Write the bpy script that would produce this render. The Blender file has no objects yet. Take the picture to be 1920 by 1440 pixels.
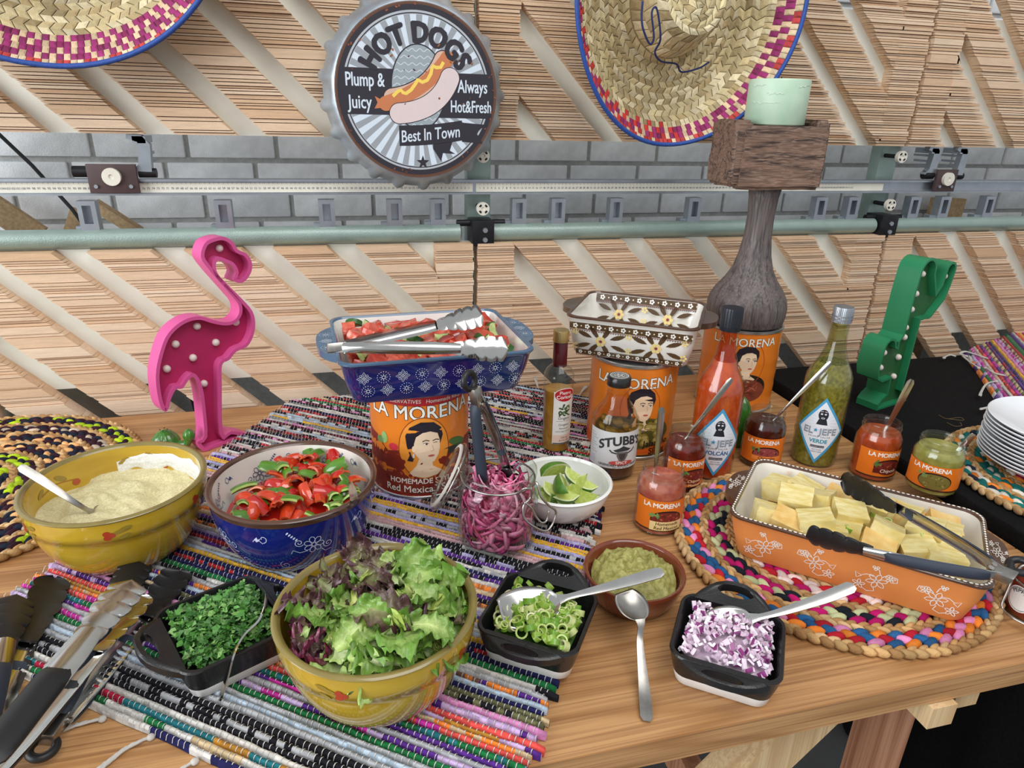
import bpy, bmesh, math, random
from math import sin, cos, pi, radians as R_, sqrt, atan2
from mathutils import Vector as V, Matrix, noise as mnoise
from mathutils.geometry import tessellate_polygon
random.seed(7)
rnd = random.random
def ru(a, b): return a + (b - a) * random.random()

# ------------------------------------------------------------------ camera, world, lights, exposure
sc = bpy.context.scene
TZ = 0.75                      # table top height
FPX, PITCH, YAW, ROLL, CAMH = 1264.0, R_(21.96), R_(14.69), R_(1.49), 0.57
CAM = V((0, 0, TZ + CAMH))
cam = bpy.data.objects.new('camera', bpy.data.cameras.new('camera'))
sc.collection.objects.link(cam)
cam.data.sensor_width = 36.0
cam.data.lens = FPX * 36.0 / 1920.0
cam.data.clip_start = 0.02
_f = V((sin(YAW) * cos(PITCH), cos(YAW) * cos(PITCH), -sin(PITCH)))
_r0 = V((cos(YAW), -sin(YAW), 0)); _u0 = _r0.cross(_f)
_r = _r0 * cos(ROLL) + _u0 * sin(ROLL); _u = _u0 * cos(ROLL) - _r0 * sin(ROLL)
cam.matrix_world = Matrix.Translation(CAM) @ Matrix((_r, _u, -_f)).transposed().to_4x4()
sc.camera = cam
sc.view_settings.view_transform = 'Standard'
sc.view_settings.look = 'None'
sc.view_settings.exposure = -0.10
sc.view_settings.gamma = 1.0
sc.view_settings.use_curve_mapping = False
sc.cycles.transparent_max_bounces = 24

world = bpy.data.worlds.new('hall_daylight'); sc.world = world
world.use_nodes = True
bg = world.node_tree.nodes['Background']
bg.inputs[0].default_value = (0.92, 0.96, 1.0, 1)
bg.inputs[1].default_value = 0.63
def area(name, loc, target, sx, sy, energy, col):
    l = bpy.data.lights.new(name, 'AREA'); l.shape = 'RECTANGLE'; l.size = sx; l.size_y = sy
    l.energy = energy; l.color = col
    o = bpy.data.objects.new(name, l); sc.collection.objects.link(o)
    o.location = loc
    o.rotation_euler = (V(target) - V(loc)).to_track_quat('-Z', 'Y').to_euler()
    return o
area('window_light', (-2.9, -0.4, 1.8), (0.2, 1.1, 0.85), 2.6, 2.1, 112, (0.93, 0.97, 1.0))
area('skylight', (0.6, -0.6, 3.6), (0.4, 1.0, 0.8), 2.4, 2.0, 60, (1.0, 0.98, 0.95))

# ------------------------------------------------------------------ helpers
def ray(x, y): return _f + _r * ((x - 960) / FPX) - _u * ((y - 720) / FPX)
def P(x, y, z=0.0):
    """point at height z above the table top seen at photo pixel x, y"""
    d = ray(x, y); return CAM + d * ((TZ + z - CAM.z) / d.z)
def PY(x, y, Y):
    d = ray(x, y); return CAM + d * (Y / d.y)
def PL(x, y, p0, ang):
    """point on the vertical plane through p0 along direction ang -> (s, z)"""
    n = V((-sin(ang), cos(ang), 0)); d = ray(x, y); q = CAM + d * ((V((p0[0], p0[1], 0)) - CAM).dot(n) / d.dot(n))
    return ((q.x - p0[0]) * cos(ang) + (q.y - p0[1]) * sin(ang), q.z)

def lin(c):
    return tuple((x / 255 / 12.92) if x / 255 <= 0.04045 else ((x / 255 + 0.055) / 1.055) ** 2.4 for x in c[:3]) + (1.0,)
def vary(c, a, b):
    k = a + (b - a) * random.random(); return lin(tuple(min(255, max(0, x * k)) for x in c))
_mats = {}
def M(name, rgb, rough=0.5, metal=0.0, var=0.10, scale=40, bump=0.0, bscale=200, coat=0.0, rgb2=None, stretch=None, sss=0.0, attr=False, spec=0.5, trans=0.0, alpha=1.0):
    """procedural material: noise between two tints (or a colour attribute), optional fine relief"""
    if name in _mats: return _mats[name]
    m = bpy.data.materials.new(name); m.use_nodes = True
    nt = m.node_tree; N = nt.nodes; L = nt.links
    b = N['Principled BSDF']
    tc = N.new('ShaderNodeTexCoord'); mp = N.new('ShaderNodeMapping')
    L.new(tc.outputs['Object'], mp.inputs[0])
    if stretch: mp.inputs['Scale'].default_value = stretch
    nz = N.new('ShaderNodeTexNoise'); nz.inputs['Scale'].default_value = scale; nz.inputs['Detail'].default_value = 4
    L.new(mp.outputs[0], nz.inputs[0])
    mx = N.new('ShaderNodeMix'); mx.data_type = 'RGBA'
    if attr:
        at = N.new('ShaderNodeAttribute'); at.attribute_name = 'Col'
        mr = N.new('ShaderNodeMapRange'); mr.inputs['To Min'].default_value = 1 - var; mr.inputs['To Max'].default_value = 1 + var
        L.new(nz.outputs[0], mr.inputs[0])
        mx.blend_type = 'MULTIPLY'; mx.inputs[0].default_value = 1
        L.new(at.outputs['Color'], mx.inputs[6]); L.new(mr.outputs[0], mx.inputs[7])
    else:
        a = lin(rgb); c2 = lin(rgb2) if rgb2 else tuple(min(1, v * (1 - 1.6 * var)) for v in a[:3]) + (1,)
        mr = N.new('ShaderNodeMapRange'); mr.inputs['From Min'].default_value = 0.35; mr.inputs['From Max'].default_value = 0.65
        L.new(nz.outputs[0], mr.inputs[0]); L.new(mr.outputs[0], mx.inputs[0])
        mx.inputs[6].default_value = a; mx.inputs[7].default_value = c2
    L.new(mx.outputs[2], b.inputs['Base Color'])
    b.inputs['Roughness'].default_value = rough; b.inputs['Metallic'].default_value = metal
    b.inputs['Specular IOR Level'].default_value = spec
    if coat: b.inputs['Coat Weight'].default_value = coat; b.inputs['Coat Roughness'].default_value = 0.08
    if sss: b.inputs['Subsurface Weight'].default_value = sss; b.inputs['Subsurface Radius'].default_value = (0.01, 0.01, 0.01); b.inputs['Subsurface Scale'].default_value = 0.5
    if trans: b.inputs['Transmission Weight'].default_value = trans
    if bump:
        n2 = N.new('ShaderNodeTexNoise'); n2.inputs['Scale'].default_value = bscale; n2.inputs['Detail'].default_value = 3
        L.new(mp.outputs[0], n2.inputs[0])
        bp = N.new('ShaderNodeBump'); bp.inputs['Strength'].default_value = bump; bp.inputs['Distance'].default_value = 0.002
        L.new(n2.outputs[0], bp.inputs['Height']); L.new(bp.outputs[0], b.inputs['Normal'])
    _mats[name] = m
    return m
def wood(name, c1, c2, c3, axis='X', scale=1.0, rough=0.5, knots=True, bump=0.15):
    if name in _mats: return _mats[name]
    m = bpy.data.materials.new(name); m.use_nodes = True
    nt = m.node_tree; N = nt.nodes; L = nt.links; b = N['Principled BSDF']
    tc = N.new('ShaderNodeTexCoord'); mp = N.new('ShaderNodeMapping'); L.new(tc.outputs['Object'], mp.inputs[0])
    s = {'X': (0.9, 9, 9), 'Y': (9, 0.9, 9), 'Z': (9, 9, 0.9)}[axis]
    mp.inputs['Scale'].default_value = tuple(v * scale for v in s)
    warp = N.new('ShaderNodeTexNoise'); warp.inputs['Scale'].default_value = 0.9; warp.inputs['Detail'].default_value = 2
    L.new(mp.outputs[0], warp.inputs[0])
    n1 = N.new('ShaderNodeTexNoise'); n1.inputs['Scale'].default_value = 2.6; n1.inputs['Detail'].default_value = 8; n1.inputs['Distortion'].default_value = 0.5
    mf = N.new('ShaderNodeMapping'); mf.inputs['Scale'].default_value = tuple(v * scale * (1.3 if v < 2 else 11.0) for v in s); L.new(tc.outputs['Object'], mf.inputs[0])
    L.new(mf.outputs[0], n1.inputs[0])
    wv = N.new('ShaderNodeMath'); wv.operation = 'MULTIPLY'; wv.inputs[1].default_value = 60.0; L.new(warp.outputs[0], wv.inputs[0])
    sn = N.new('ShaderNodeMath'); sn.operation = 'SINE'; L.new(wv.outputs[0], sn.inputs[0])
    mr = N.new('ShaderNodeMapRange'); mr.inputs['From Min'].default_value = -1; L.new(sn.outputs[0], mr.inputs[0])
    pw = N.new('ShaderNodeMath'); pw.operation = 'POWER'; pw.inputs[1].default_value = 2.5; L.new(mr.outputs[0], pw.inputs[0])
    cr = N.new('ShaderNodeMix'); cr.data_type = 'RGBA'; cr.inputs[6].default_value = lin(c1); cr.inputs[7].default_value = lin(c2)
    L.new(pw.outputs[0], cr.inputs[0])
    m2 = N.new('ShaderNodeMix'); m2.data_type = 'RGBA'; m2.inputs[7].default_value = lin(c3); L.new(cr.outputs[2], m2.inputs[6])
    r2 = N.new('ShaderNodeMapRange'); r2.inputs['From Min'].default_value = 0.42; r2.inputs['From Max'].default_value = 0.72; r2.inputs['To Max'].default_value = 0.95
    L.new(n1.outputs[0], r2.inputs[0]); L.new(r2.outputs[0], m2.inputs[0])
    out = m2.outputs[2]
    if knots:
        mk = N.new('ShaderNodeMapping'); mk.inputs['Scale'].default_value = {'X': (1.6, 4.2, 4.2), 'Y': (4.2, 1.6, 4.2), 'Z': (4.2, 4.2, 1.6)}[axis]
        L.new(tc.outputs['Object'], mk.inputs[0])
        vo = N.new('ShaderNodeTexVoronoi'); vo.inputs['Scale'].default_value = 1.3; L.new(mk.outputs[0], vo.inputs[0])
        rk = N.new('ShaderNodeMapRange'); rk.inputs['From Min'].default_value = 0.03; rk.inputs['From Max'].default_value = 0.10; rk.inputs['To Min'].default_value = 0.85; rk.inputs['To Max'].default_value = 0.0
        L.new(vo.outputs['Distance'], rk.inputs[0])
        m3 = N.new('ShaderNodeMix'); m3.data_type = 'RGBA'; L.new(out, m3.inputs[6]); m3.inputs[7].default_value = lin(tuple(v * 0.55 for v in c3)); L.new(rk.outputs[0], m3.inputs[0]); out = m3.outputs[2]
    L.new(out, b.inputs['Base Color']); b.inputs['Roughness'].default_value = rough
    if bump:
        bp = N.new('ShaderNodeBump'); bp.inputs['Strength'].default_value = bump; bp.inputs['Distance'].default_value = 0.001
        L.new(n1.outputs[0], bp.inputs['Height']); L.new(bp.outputs[0], b.inputs['Normal'])
    _mats[name] = m; return m
def glass(name, tint=(255, 255, 255), refl=1.0):
    """thin clear glass: what is behind it shows through, the surface mirrors by Fresnel"""
    if name in _mats: return _mats[name]
    m = bpy.data.materials.new(name); m.use_nodes = True
    nt = m.node_tree; N = nt.nodes; L = nt.links; N.remove(N['Principled BSDF'])
    t = N.new('ShaderNodeBsdfTransparent'); t.inputs[0].default_value = lin(tint)
    g = N.new('ShaderNodeBsdfGlossy'); g.inputs['Roughness'].default_value = 0.04
    fc = N.new('ShaderNodeLayerWeight'); fc.inputs[0].default_value = 0.5
    pw = N.new('ShaderNodeMath'); pw.operation = 'POWER'; pw.inputs[1].default_value = 4.0; L.new(fc.outputs['Facing'], pw.inputs[0])
    fr = N.new('ShaderNodeMapRange'); fr.inputs['To Min'].default_value = 0.05; fr.inputs['To Max'].default_value = 0.85; L.new(pw.outputs[0], fr.inputs[0])
    nz = N.new('ShaderNodeTexNoise'); nz.inputs['Scale'].default_value = 25
    bp = N.new('ShaderNodeBump'); bp.inputs['Strength'].default_value = 0.12; bp.inputs['Distance'].default_value = 0.001
    L.new(nz.outputs[0], bp.inputs['Height']); L.new(bp.outputs[0], g.inputs['Normal'])
    mu = N.new('ShaderNodeMath'); mu.operation = 'MULTIPLY'; mu.inputs[1].default_value = refl; mu.use_clamp = True
    L.new(fr.outputs[0], mu.inputs[0])
    mx = N.new('ShaderNodeMixShader'); L.new(mu.outputs[0], mx.inputs[0]); L.new(t.outputs[0], mx.inputs[1]); L.new(g.outputs[0], mx.inputs[2])
    L.new(mx.outputs[0], N['Material Output'].inputs['Surface'])
    _mats[name] = m; return m

class G:
    """collects shapes for ONE mesh object"""
    def __init__(s): s.v = []; s.f = []; s.c = []; s.m = []
    def add(s, vf, col=None, mi=0, mat=None):
        v, f = vf; o = len(s.v)
        s.v += [tuple(mat @ V(p)) for p in v] if mat else [tuple(p) for p in v]
        s.f += [tuple(i + o for i in q) for q in f]; s.c += [col] * len(f); s.m += [mi] * len(f)
        return s
    def mesh(s, name, mats, smooth=40, off=None):
        me = bpy.data.meshes.new(name)
        vs = [(p[0] - off[0], p[1] - off[1], p[2] - off[2]) for p in s.v] if off else s.v
        me.from_pydata(vs, [], s.f)
        for mt in (mats if isinstance(mats, (list, tuple)) else [mats]): me.materials.append(mt)
        if any(s.m): me.polygons.foreach_set('material_index', s.m)
        if any(c is not None for c in s.c):
            ca = me.color_attributes.new('Col', 'FLOAT_COLOR', 'CORNER')
            arr = []
            for q, c in zip(s.f, s.c):
                arr += list(c or (1, 1, 1, 1)) * len(q)
            ca.data.foreach_set('color', arr)
        if smooth:
            me.shade_smooth()
            if smooth < 179: me.set_sharp_from_angle(angle=R_(smooth))
        me.update(); return me
COL = sc.collection
def _props(o, label=None, cat=None, group=None, kind=None):
    if label: o['label'] = label
    if cat: o['category'] = cat
    if group: o['group'] = group
    if kind: o['kind'] = kind
    return o
def thing(name, label, cat, loc=(0, 0, 0), rz=0.0, group=None):
    o = bpy.data.objects.new(name, None); COL.objects.link(o)
    o.empty_display_size = 0.02; o.location = loc; o.rotation_euler = (0, 0, rz)
    return _props(o, label, cat, group)
def part(g, name, mats, root, world=False, smooth=40, label=None, kind=None):
    me = g.mesh(name, mats, smooth, tuple(root_origin(root)) if world else None) if isinstance(g, G) else g
    o = bpy.data.objects.new(name, me); COL.objects.link(o); o.parent = root
    return _props(o, label, None, None, kind)
def root_origin(o):
    p = V(o.location)
    while o.parent: o = o.parent; p = p + V(o.location)
    return p
def solo(g, name, mats, label, cat, loc=(0, 0, 0), rz=0.0, group=None, world=False, smooth=40, kind=None):
    me = g.mesh(name, mats, smooth, tuple(loc) if world else None) if isinstance(g, G) else g
    o = bpy.data.objects.new(name, me); COL.objects.link(o); o.location = loc; o.rotation_euler = (0, 0, rz)
    return _props(o, label, cat, group, kind)
def struct(g, name, mats, smooth=0, label=None):
    o = bpy.data.objects.new(name, g.mesh(name, mats, smooth)); COL.objects.link(o); o['kind'] = 'structure'
    if label: o['label'] = label
    return o

# ---- shape generators: each returns (verts, faces)
def box(x0, x1, y0, y1, z0, z1):
    v = [(x, y, z) for x in (x0, x1) for y in (y0, y1) for z in (z0, z1)]
    return v, [(0, 1, 3, 2), (4, 6, 7, 5), (0, 4, 5, 1), (2, 3, 7, 6), (0, 2, 6, 4), (1, 5, 7, 3)]
def bbox_(x0, x1, y0, y1, z0, z1, b=0.002):
    """box with chamfered edges"""
    bm = bmesh.new(); v, f = box(x0, x1, y0, y1, z0, z1)
    vs = [bm.verts.new(p) for p in v]; [bm.faces.new([vs[i] for i in q]) for q in f]
    bmesh.ops.recalc_face_normals(bm, faces=bm.faces)
    bmesh.ops.bevel(bm, geom=list(bm.edges), offset=b, segments=2, affect='EDGES', profile=0.6)
    return frombm(bm)
def frombm(bm):
    bm.verts.index_update()
    r = [tuple(v.co) for v in bm.verts], [tuple(v.index for v in f.verts) for f in bm.faces]
    bm.free(); return r
def lathe(prof, n=40, a0=0, a1=2 * pi):
    full = abs(a1 - a0 - 2 * pi) < 1e-6; m = n if full else n + 1
    v = []; idx = []
    for (r, z) in prof:
        if r < 1e-5: idx.append([len(v)] * m); v.append((0, 0, z))
        else:
            idx.append(list(range(len(v), len(v) + m)))
            v += [(r * cos(a0 + (a1 - a0) * k / n), r * sin(a0 + (a1 - a0) * k / n), z) for k in range(m)]
    f = []
    for a, b in zip(idx, idx[1:]):
        for k in range(n):
            j = (k + 1) % m
            q = [a[k], a[j], b[j], b[k]]; q2 = []
            for i in q:
                if i not in q2: q2.append(i)
            if len(q2) > 2: f.append(tuple(q2))
    return v, f
def cyl(r, z0, z1, n=24): return lathe([(0, z0), (r, z0), (r, z1), (0, z1)], n)
def loft(loops, cap0=False, cap1=False, closed=True):
    v = [tuple(p) for l in loops for p in l]; n = len(loops[0]); f = []
    for i in range(len(loops) - 1):
        for k in range(n if closed else n - 1):
            j = (k + 1) % n; f.append((i * n + k, i * n + j, (i + 1) * n + j, (i + 1) * n + k))
    if cap0: f.append(tuple(reversed(range(n))))
    if cap1: f.append(tuple(range((len(loops) - 1) * n, len(loops) * n)))
    return v, f
def rrect(w, d, r, z, n=5, cx=0, cy=0):
    p = []
    for (sx, sy, a) in ((1, 1, 0), (-1, 1, pi / 2), (-1, -1, pi), (1, -1, 3 * pi / 2)):
        for k in range(n + 1):
            t = a + pi / 2 * k / n
            p.append((cx + sx * (w / 2 - r) + r * cos(t), cy + sy * (d / 2 - r) + r * sin(t), z))
    return p
def frames(path, up=None, closed=False):
    path = [V(p) for p in path]; n = len(path); out = []
    prev = None
    for i in range(n):
        t = (path[(i + 1) % n] - path[i - 1]) if closed else (path[min(i + 1, n - 1)] - path[max(i - 1, 0)])
        t = t.normalized() if t.length > 1e-9 else V((0, 0, 1))
        u = V(up) if up is not None else (prev if prev is not None else (V((0, 0, 1)) if abs(t.z) < 0.9 else V((1, 0, 0))))
        u = u - t * u.dot(t); u = u.normalized() if u.length > 1e-6 else t.orthogonal().normalized()
        if up is None: prev = u
        out.append((path[i], t, t.cross(u), u))
    return out
def tube(path, r, n=8, caps=True, closed=False, up=None):
    loops = []
    for i, (p, t, s, u) in enumerate(frames(path, up, closed)):
        rr = r[i] if isinstance(r, (list, tuple)) else r
        loops.append([p + s * (rr * cos(2 * pi * k / n)) + u * (rr * sin(2 * pi * k / n)) for k in range(n)])
    if closed: loops.append(loops[0])
    return loft(loops, caps and not closed, caps and not closed)
def blade(path, up, wfn, dfn, th, m=7, tfn=None):
    """strip along path: width wfn(t), dish depth dfn(t) (+ = hollow towards up), thickness th"""
    fr = frames(path, up); n = len(fr); loops = []
    for i, (p, t, s, u) in enumerate(fr):
        q = i / (n - 1); w = wfn(q); d = dfn(q); h = tfn(q) if tfn else th
        top = [p + s * (w * (k / (m - 1) - .5)) + u * (-d * (1 - (2 * k / (m - 1) - 1) ** 2)) for k in range(m)]
        bot = [a - u * h for a in reversed(top)]
        loops.append(top + bot)
    return loft(loops, True, True)
def bez(p0, p1, p2, n=12):
    p0, p1, p2 = V(p0), V(p1), V(p2)
    return [p0 * (1 - t) ** 2 + p1 * (2 * t * (1 - t)) + p2 * t * t for t in [k / n for k in range(n + 1)]]
def smoothpath(pts, n=6, closed=False):
    """Catmull-Rom through pts"""
    pts = [V(p) for p in pts]; N = len(pts); out = []
    rng = range(N if closed else N - 1)
    for i in rng:
        a = pts[i - 1] if (closed or i > 0) else pts[0] * 2 - pts[1]
        b = pts[i]; c = pts[(i + 1) % N]
        d = pts[(i + 2) % N] if (closed or i + 2 < N) else c * 2 - b
        for k in range(n):
            t = k / n
            out.append(0.5 * ((2 * b) + (c - a) * t + (2 * a - 5 * b + 4 * c - d) * t * t + (3 * b - a - 3 * c + d) * t ** 3))
    if not closed: out.append(pts[-1])
    return out
def blob(rx, ry, rz, n=10, m=6, jit=0.0):
    prof = [(sin(pi * k / m), -cos(pi * k / m)) for k in range(m + 1)]
    v, f = lathe(prof, n)
    return [(x * rx * (1 + ru(-jit, jit)), y * ry * (1 + ru(-jit, jit)), z * rz * (1 + ru(-jit, jit))) for x, y, z in v], f
def tri2(pts):
    return [tuple(t) for t in tessellate_polygon([[V((p[0], p[1], 0)) for p in pts]])]
def slab(pts, z0, z1):
    """prism over a 2-D outline"""
    n = len(pts); v = [(p[0], p[1], z0) for p in pts] + [(p[0], p[1], z1) for p in pts]
    f = [(k, (k + 1) % n, n + (k + 1) % n, n + k) for k in range(n)]
    for t in tri2(pts): f.append(t); f.append(tuple(n + i for i in t))
    return fixn(v, f)
def fixn(v, f):
    bm = bmesh.new(); vs = [bm.verts.new(p) for p in v]
    for q in f:
        try: bm.faces.new([vs[i] for i in q])
        except ValueError: pass
    bmesh.ops.recalc_face_normals(bm, faces=bm.faces)
    return frombm(bm)
def xf(vf, mat): return [tuple(mat @ V(p)) for p in vf[0]], vf[1]
def T(x, y, z): return Matrix.Translation((x, y, z))
def RZ(a): return Matrix.Rotation(a, 4, 'Z')
def RX(a): return Matrix.Rotation(a, 4, 'X')
def RY(a): return Matrix.Rotation(a, 4, 'Y')
def RND(): return RZ(ru(0, 6.28)) @ RX(ru(0, 6.28)) @ RY(ru(0, 6.28))

# ---- flat print: 2-D drawing laid on a surface
_txt = {}
def text2d(s, bold=0.0, shear=0.0, space=1.0):
    key = (s, bold, shear, space)
    if key not in _txt:
        cu = bpy.data.curves.new('t', 'FONT'); cu.body = s; cu.size = 1; cu.offset = bold; cu.shear = shear; cu.space_character = space
        cu.resolution_u = 3; cu.align_x = 'CENTER'
        o = bpy.data.objects.new('t', cu)
        me = o.to_mesh(); vs = [(v.co.x, v.co.y) for v in me.vertices]; fs = [tuple(p.vertices) for p in me.polygons]
        o.to_mesh_clear(); bpy.data.objects.remove(o); bpy.data.curves.remove(cu)
        _txt[key] = (vs, fs)
    return _txt[key]
class D:
    """flat coloured shapes; x, y in metres on the surface, layers stacked a hair apart"""
    def __init__(s): s.g = G(); s.k = 0
    def tris(s, vs, fs, col, layer): s.g.add(([(x, y, layer) for x, y in vs], fs), lin(col)); return s
    def poly(s, pts, col, layer=1): return s.tris(pts, tri2(pts), col, layer)
    def ell(s, cx, cy, rx, ry, col, layer=1, n=28, rot=0):
        p = [(cx + rx * cos(a) * cos(rot) - ry * sin(a) * sin(rot), cy + rx * cos(a) * sin(rot) + ry * sin(a) * cos(rot)) for a in [2 * pi * k / n for k in range(n)]]
        return s.poly(p, col, layer)
    def rect(s, x0, y0, x1, y1, col, layer=1):
        return s.poly([(x0, y0), (x1, y0), (x1, y1), (x0, y1)], col, layer)
    def line(s, pts, w, col, layer=1, closed=False):
        pts = [V((p[0], p[1])) for p in pts]; n = len(pts); a = []; b = []
        for i in range(n):
            t = (pts[(i + 1) % n] - pts[i - 1]) if closed else pts[min(i + 1, n - 1)] - pts[max(i - 1, 0)]
            t = t.normalized() if t.length > 0 else V((1, 0)); q = V((-t.y, t.x)) * (w / 2)
            a.append(tuple(pts[i] + q)); b.append(tuple(pts[i] - q))
        f = [(k, (k + 1) % n, n + (k + 1) % n, n + k) for k in range(n if closed else n - 1)]
        return s.tris(a + b, f, col, layer)
    def ring(s, cx, cy, rx, ry, w, col, layer=1, n=28):
        return s.line([(cx + rx * cos(2 * pi * k / n), cy + ry * sin(2 * pi * k / n)) for k in range(n)], w, col, layer, True)
    def text(s, t, cx, cy, size, col, layer=2, bold=0.0, shear=0.0, space=1.0, rot=0.0, fn=None, sx=1.0):
        if bold > .004:      # heavier strokes: overlapping copies of the letters
            nb = 8
            for k in range(nb):
                s.text(t, cx, cy, size, col, layer - .08 * (k + 1), 0, shear, space, rot, (lambda x, y, k=k: (fn or (lambda a, b: (a, b)))(x + bold * size * cos(2 * pi * k / nb), y + bold * size * sin(2 * pi * k / nb))), sx)
        vs, fs = text2d(t, 0.0, shear, space)
        if not vs: return s
        o = []
        for x, y in vs:
            x, y = x * size * sx, y * size
            if fn: x, y = fn(x, y)
            o.append((cx + x * cos(rot) - y * sin(rot), cy + x * sin(rot) + y * cos(rot)))
        return s.tris(o, fs, col, layer)
    def finish(s, name, root, fn, step=None, eps=0.00025, mat=None, label=None, ystep=None):
        """fn(x, y, h) -> local point, h = height off the surface"""
        bm = bmesh.new(); cl = bm.loops.layers.float_color.new('Col')
        vs = [bm.verts.new(p) for p in s.g.v]
        for q, c in zip(s.g.f, s.g.c):
            try: fc = bm.faces.new([vs[i] for i in q])
            except ValueError: continue
            for l in fc.loops: l[cl] = c
        for st, ax in ((step, 0), (ystep, 1)):
            if not st: continue
            xs = [v.co[ax] for v in bm.verts]; k0, k1 = int(min(xs) // st), int(max(xs) // st) + 1
            for k in range(k0, k1 + 1):
                no = (1, 0, 0) if ax == 0 else (0, 1, 0)
                bmesh.ops.bisect_plane(bm, geom=list(bm.verts) + list(bm.edges) + list(bm.faces), plane_co=(k * st, k * st, 0), plane_no=no, dist=1e-7)
        for v in bm.verts: v.co = fn(v.co.x, v.co.y, v.co.z * eps)
        me = bpy.data.meshes.new(name); bm.to_mesh(me); bm.free()
        me.materials.append(mat or PRINT)
        o = bpy.data.objects.new(name, me); COL.objects.link(o); o.parent = root
        return _props(o, label, kind='stuff' if name in ('painted_flowers', 'interior_flowers', 'interior_sprigs', 'painted_band', 'ruler_marks', 'white_swirls', 'glaze_pattern', 'interior_pattern', 'handle_pattern', 'painted_leaves', 'interior_leaves') else None)
PRINT = M('printed_ink', (255, 255, 255), rough=0.45, attr=True, var=0.05, scale=60)
PRINTG = M('glazed_paint', (255, 255, 255), rough=0.18, attr=True, var=0.06, scale=60)
def oncyl(Rad, ang=-pi / 2, z0=0.0, rfn=None):
    """map x around a cylinder (centre at angle ang), y up"""
    def fn(x, y, h):
        rr = (rfn(z0 + y) if rfn else Rad) + h; a = ang + x / Rad
        return (rr * cos(a), rr * sin(a), z0 + y)
    return fn
def prof_r(prof):
    def fn(z):
        for (r0, z0), (r1, z1) in zip(prof, prof[1:]):
            if min(z0, z1) <= z <= max(z0, z1) and abs(z1 - z0) > 1e-9: return r0 + (r1 - r0) * (z - z0) / (z1 - z0)
        return prof[-1][0]
    return fn
def spiral(cx, cy, r, turns=1.4, a0=0, n=18, sgn=1):
    return [(cx + r * (1 - k / n * .85) * cos(a0 + sgn * turns * 2 * pi * k / n), cy + r * (1 - k / n * .85) * sin(a0 + sgn * turns * 2 * pi * k / n)) for k in range(n + 1)]
# ------------------------------------------------------------------ the setting: floor, brick wall
g = G(); g.add(([(-6, -4, 0), (6, -4, 0), (6, 3, 0), (-6, 3, 0)], [(0, 1, 2, 3)]))
struct(g, 'floor', M('concrete_floor', (128, 130, 132), rough=0.55, var=0.25, scale=5, bump=0.3, bscale=60, rgb2=(96, 98, 100)), label='grey concrete hall floor')
YW = 1.70
MORTAR = M('mortar', (186, 186, 184), rough=0.95, var=0.12, scale=90, bump=0.6, bscale=300)
g = G(); g.add(box(-2.6, 4.2, YW - 0.005, YW + 0.2, 0, 3.0))
wall = struct(g, 'wall_back', MORTAR, label='grey painted brick wall behind the saw frame')
BRICK = [M('grey_brick_%d' % k, c, rough=0.8, var=0.10, scale=30, bump=0.5, bscale=350) for k, c in enumerate([(244, 246, 250), (236, 238, 242), (248, 249, 252)])]
bm_ = [G().add(bbox_(-.0885, .0885, -.012, .012, -.0272, .0272, .0035)).mesh('brick', m, 30) for m in BRICK]
rows = [(1.237 + 0.065 * k, k) for k in range(-4, 2)] + [(1.237 + 0.065 * k, k) for k in range(4, 8)]
for zc, k in rows:
    off = {0: -.401, 1: -.451}.get(k % 2) + (0.022 if k == -2 else 0)
    for j in range(-5, 18):
        x = off +   .187 * j
        if -1.25 < x < 2.75:
            o = bpy.data.objects.new('brick', random.choice(bm_)); COL.objects.link(o); o.parent = wall
            o.location = (x, YW + ru(-.002, .002), zc)

# ------------------------------------------------------------------ panel saw frame
saw = thing('panel_saw', 'upright panel saw frame with diagonal grooved wooden slats and steel rails', 'saw', (0.4, 1.442, 0))
YF, YB = 1.4, 1.43
SLAT = M('sawn_spruce', (255, 255, 255), rough=0.75, attr=True, var=0.22, scale=22, stretch=(1, 6, 14), bump=0.5, bscale=260)
PANEL = M('pale_green_panel', (242, 244, 233), rough=0.5, var=0.05, scale=6)
SEAM = [-.753, .281, 1.315, 2.349, 3.383]; ST = .082
def layers(z0, z1, broad):
    out = []; z = z0
    while z < z1:
        h = ru(.0035, .0075)
        if rnd() < broad: h = ru(.012, .028)
        out.append((z, min(z + h, z1), ru(0, .0075) if h < .01 else ru(0, .0012), rnd())); z += h
    return out
def wcol(t):
    a = (240, 214, 186); b = (214, 174, 136)
    return lin(tuple(a[i] + (b[i] - a[i]) * t for i in range(3)))
def slat(lays, fl, fr):
    """a board cut into sawn lamellae between left edge fl(z) and right edge fr(z)"""
    g = G()
    for (z0, z1, dp, t) in lays:
        zc = (z0 + z1) / 2; a, b = fl(zc), fr(zc)
        if b - a < .006: continue
        a2, b2 = a + ru(0, .0016), b - ru(0, .0026)
        y = YF + max(0, dp + ru(-.0015, .0015))
        sh = (fl(z1) - fl(z0)) / 2; sr = (fr(z1) - fr(z0)) / 2; gp = .0007
        v = [(a2 - sh, y, z0 + gp), (b2 - sr, y, z0 + gp), (b2 + sr, y, z1 - gp), (a2 + sh, y, z1 - gp), (a - sh, YB, z0), (b - sr, YB, z0), (b + sr, YB, z1), (a + sh, YB, z1)]
        g.add((v, [(0, 1, 2, 3), (1, 5, 6, 2), (4, 0, 3, 7), (3, 2, 6, 7), (4, 5, 1, 0)]), wcol(min(1, max(0, t * .7 + ru(-.15, .3)))))
    return g
K = .97
lowX = {0: [-.454, -.288, -.126, .035], 1: [PY(p, q, YB).x for p, q in ((955, 455), (1082, 450), (1205, 446), (1325, 444), (1443, 440), (1552, 437))], 2: [PY(p, q, YB).x for p, q in ((1699, 435), (1793, 430), (1885, 428))], 3: [2.52, 2.68, 2.84]}
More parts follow.
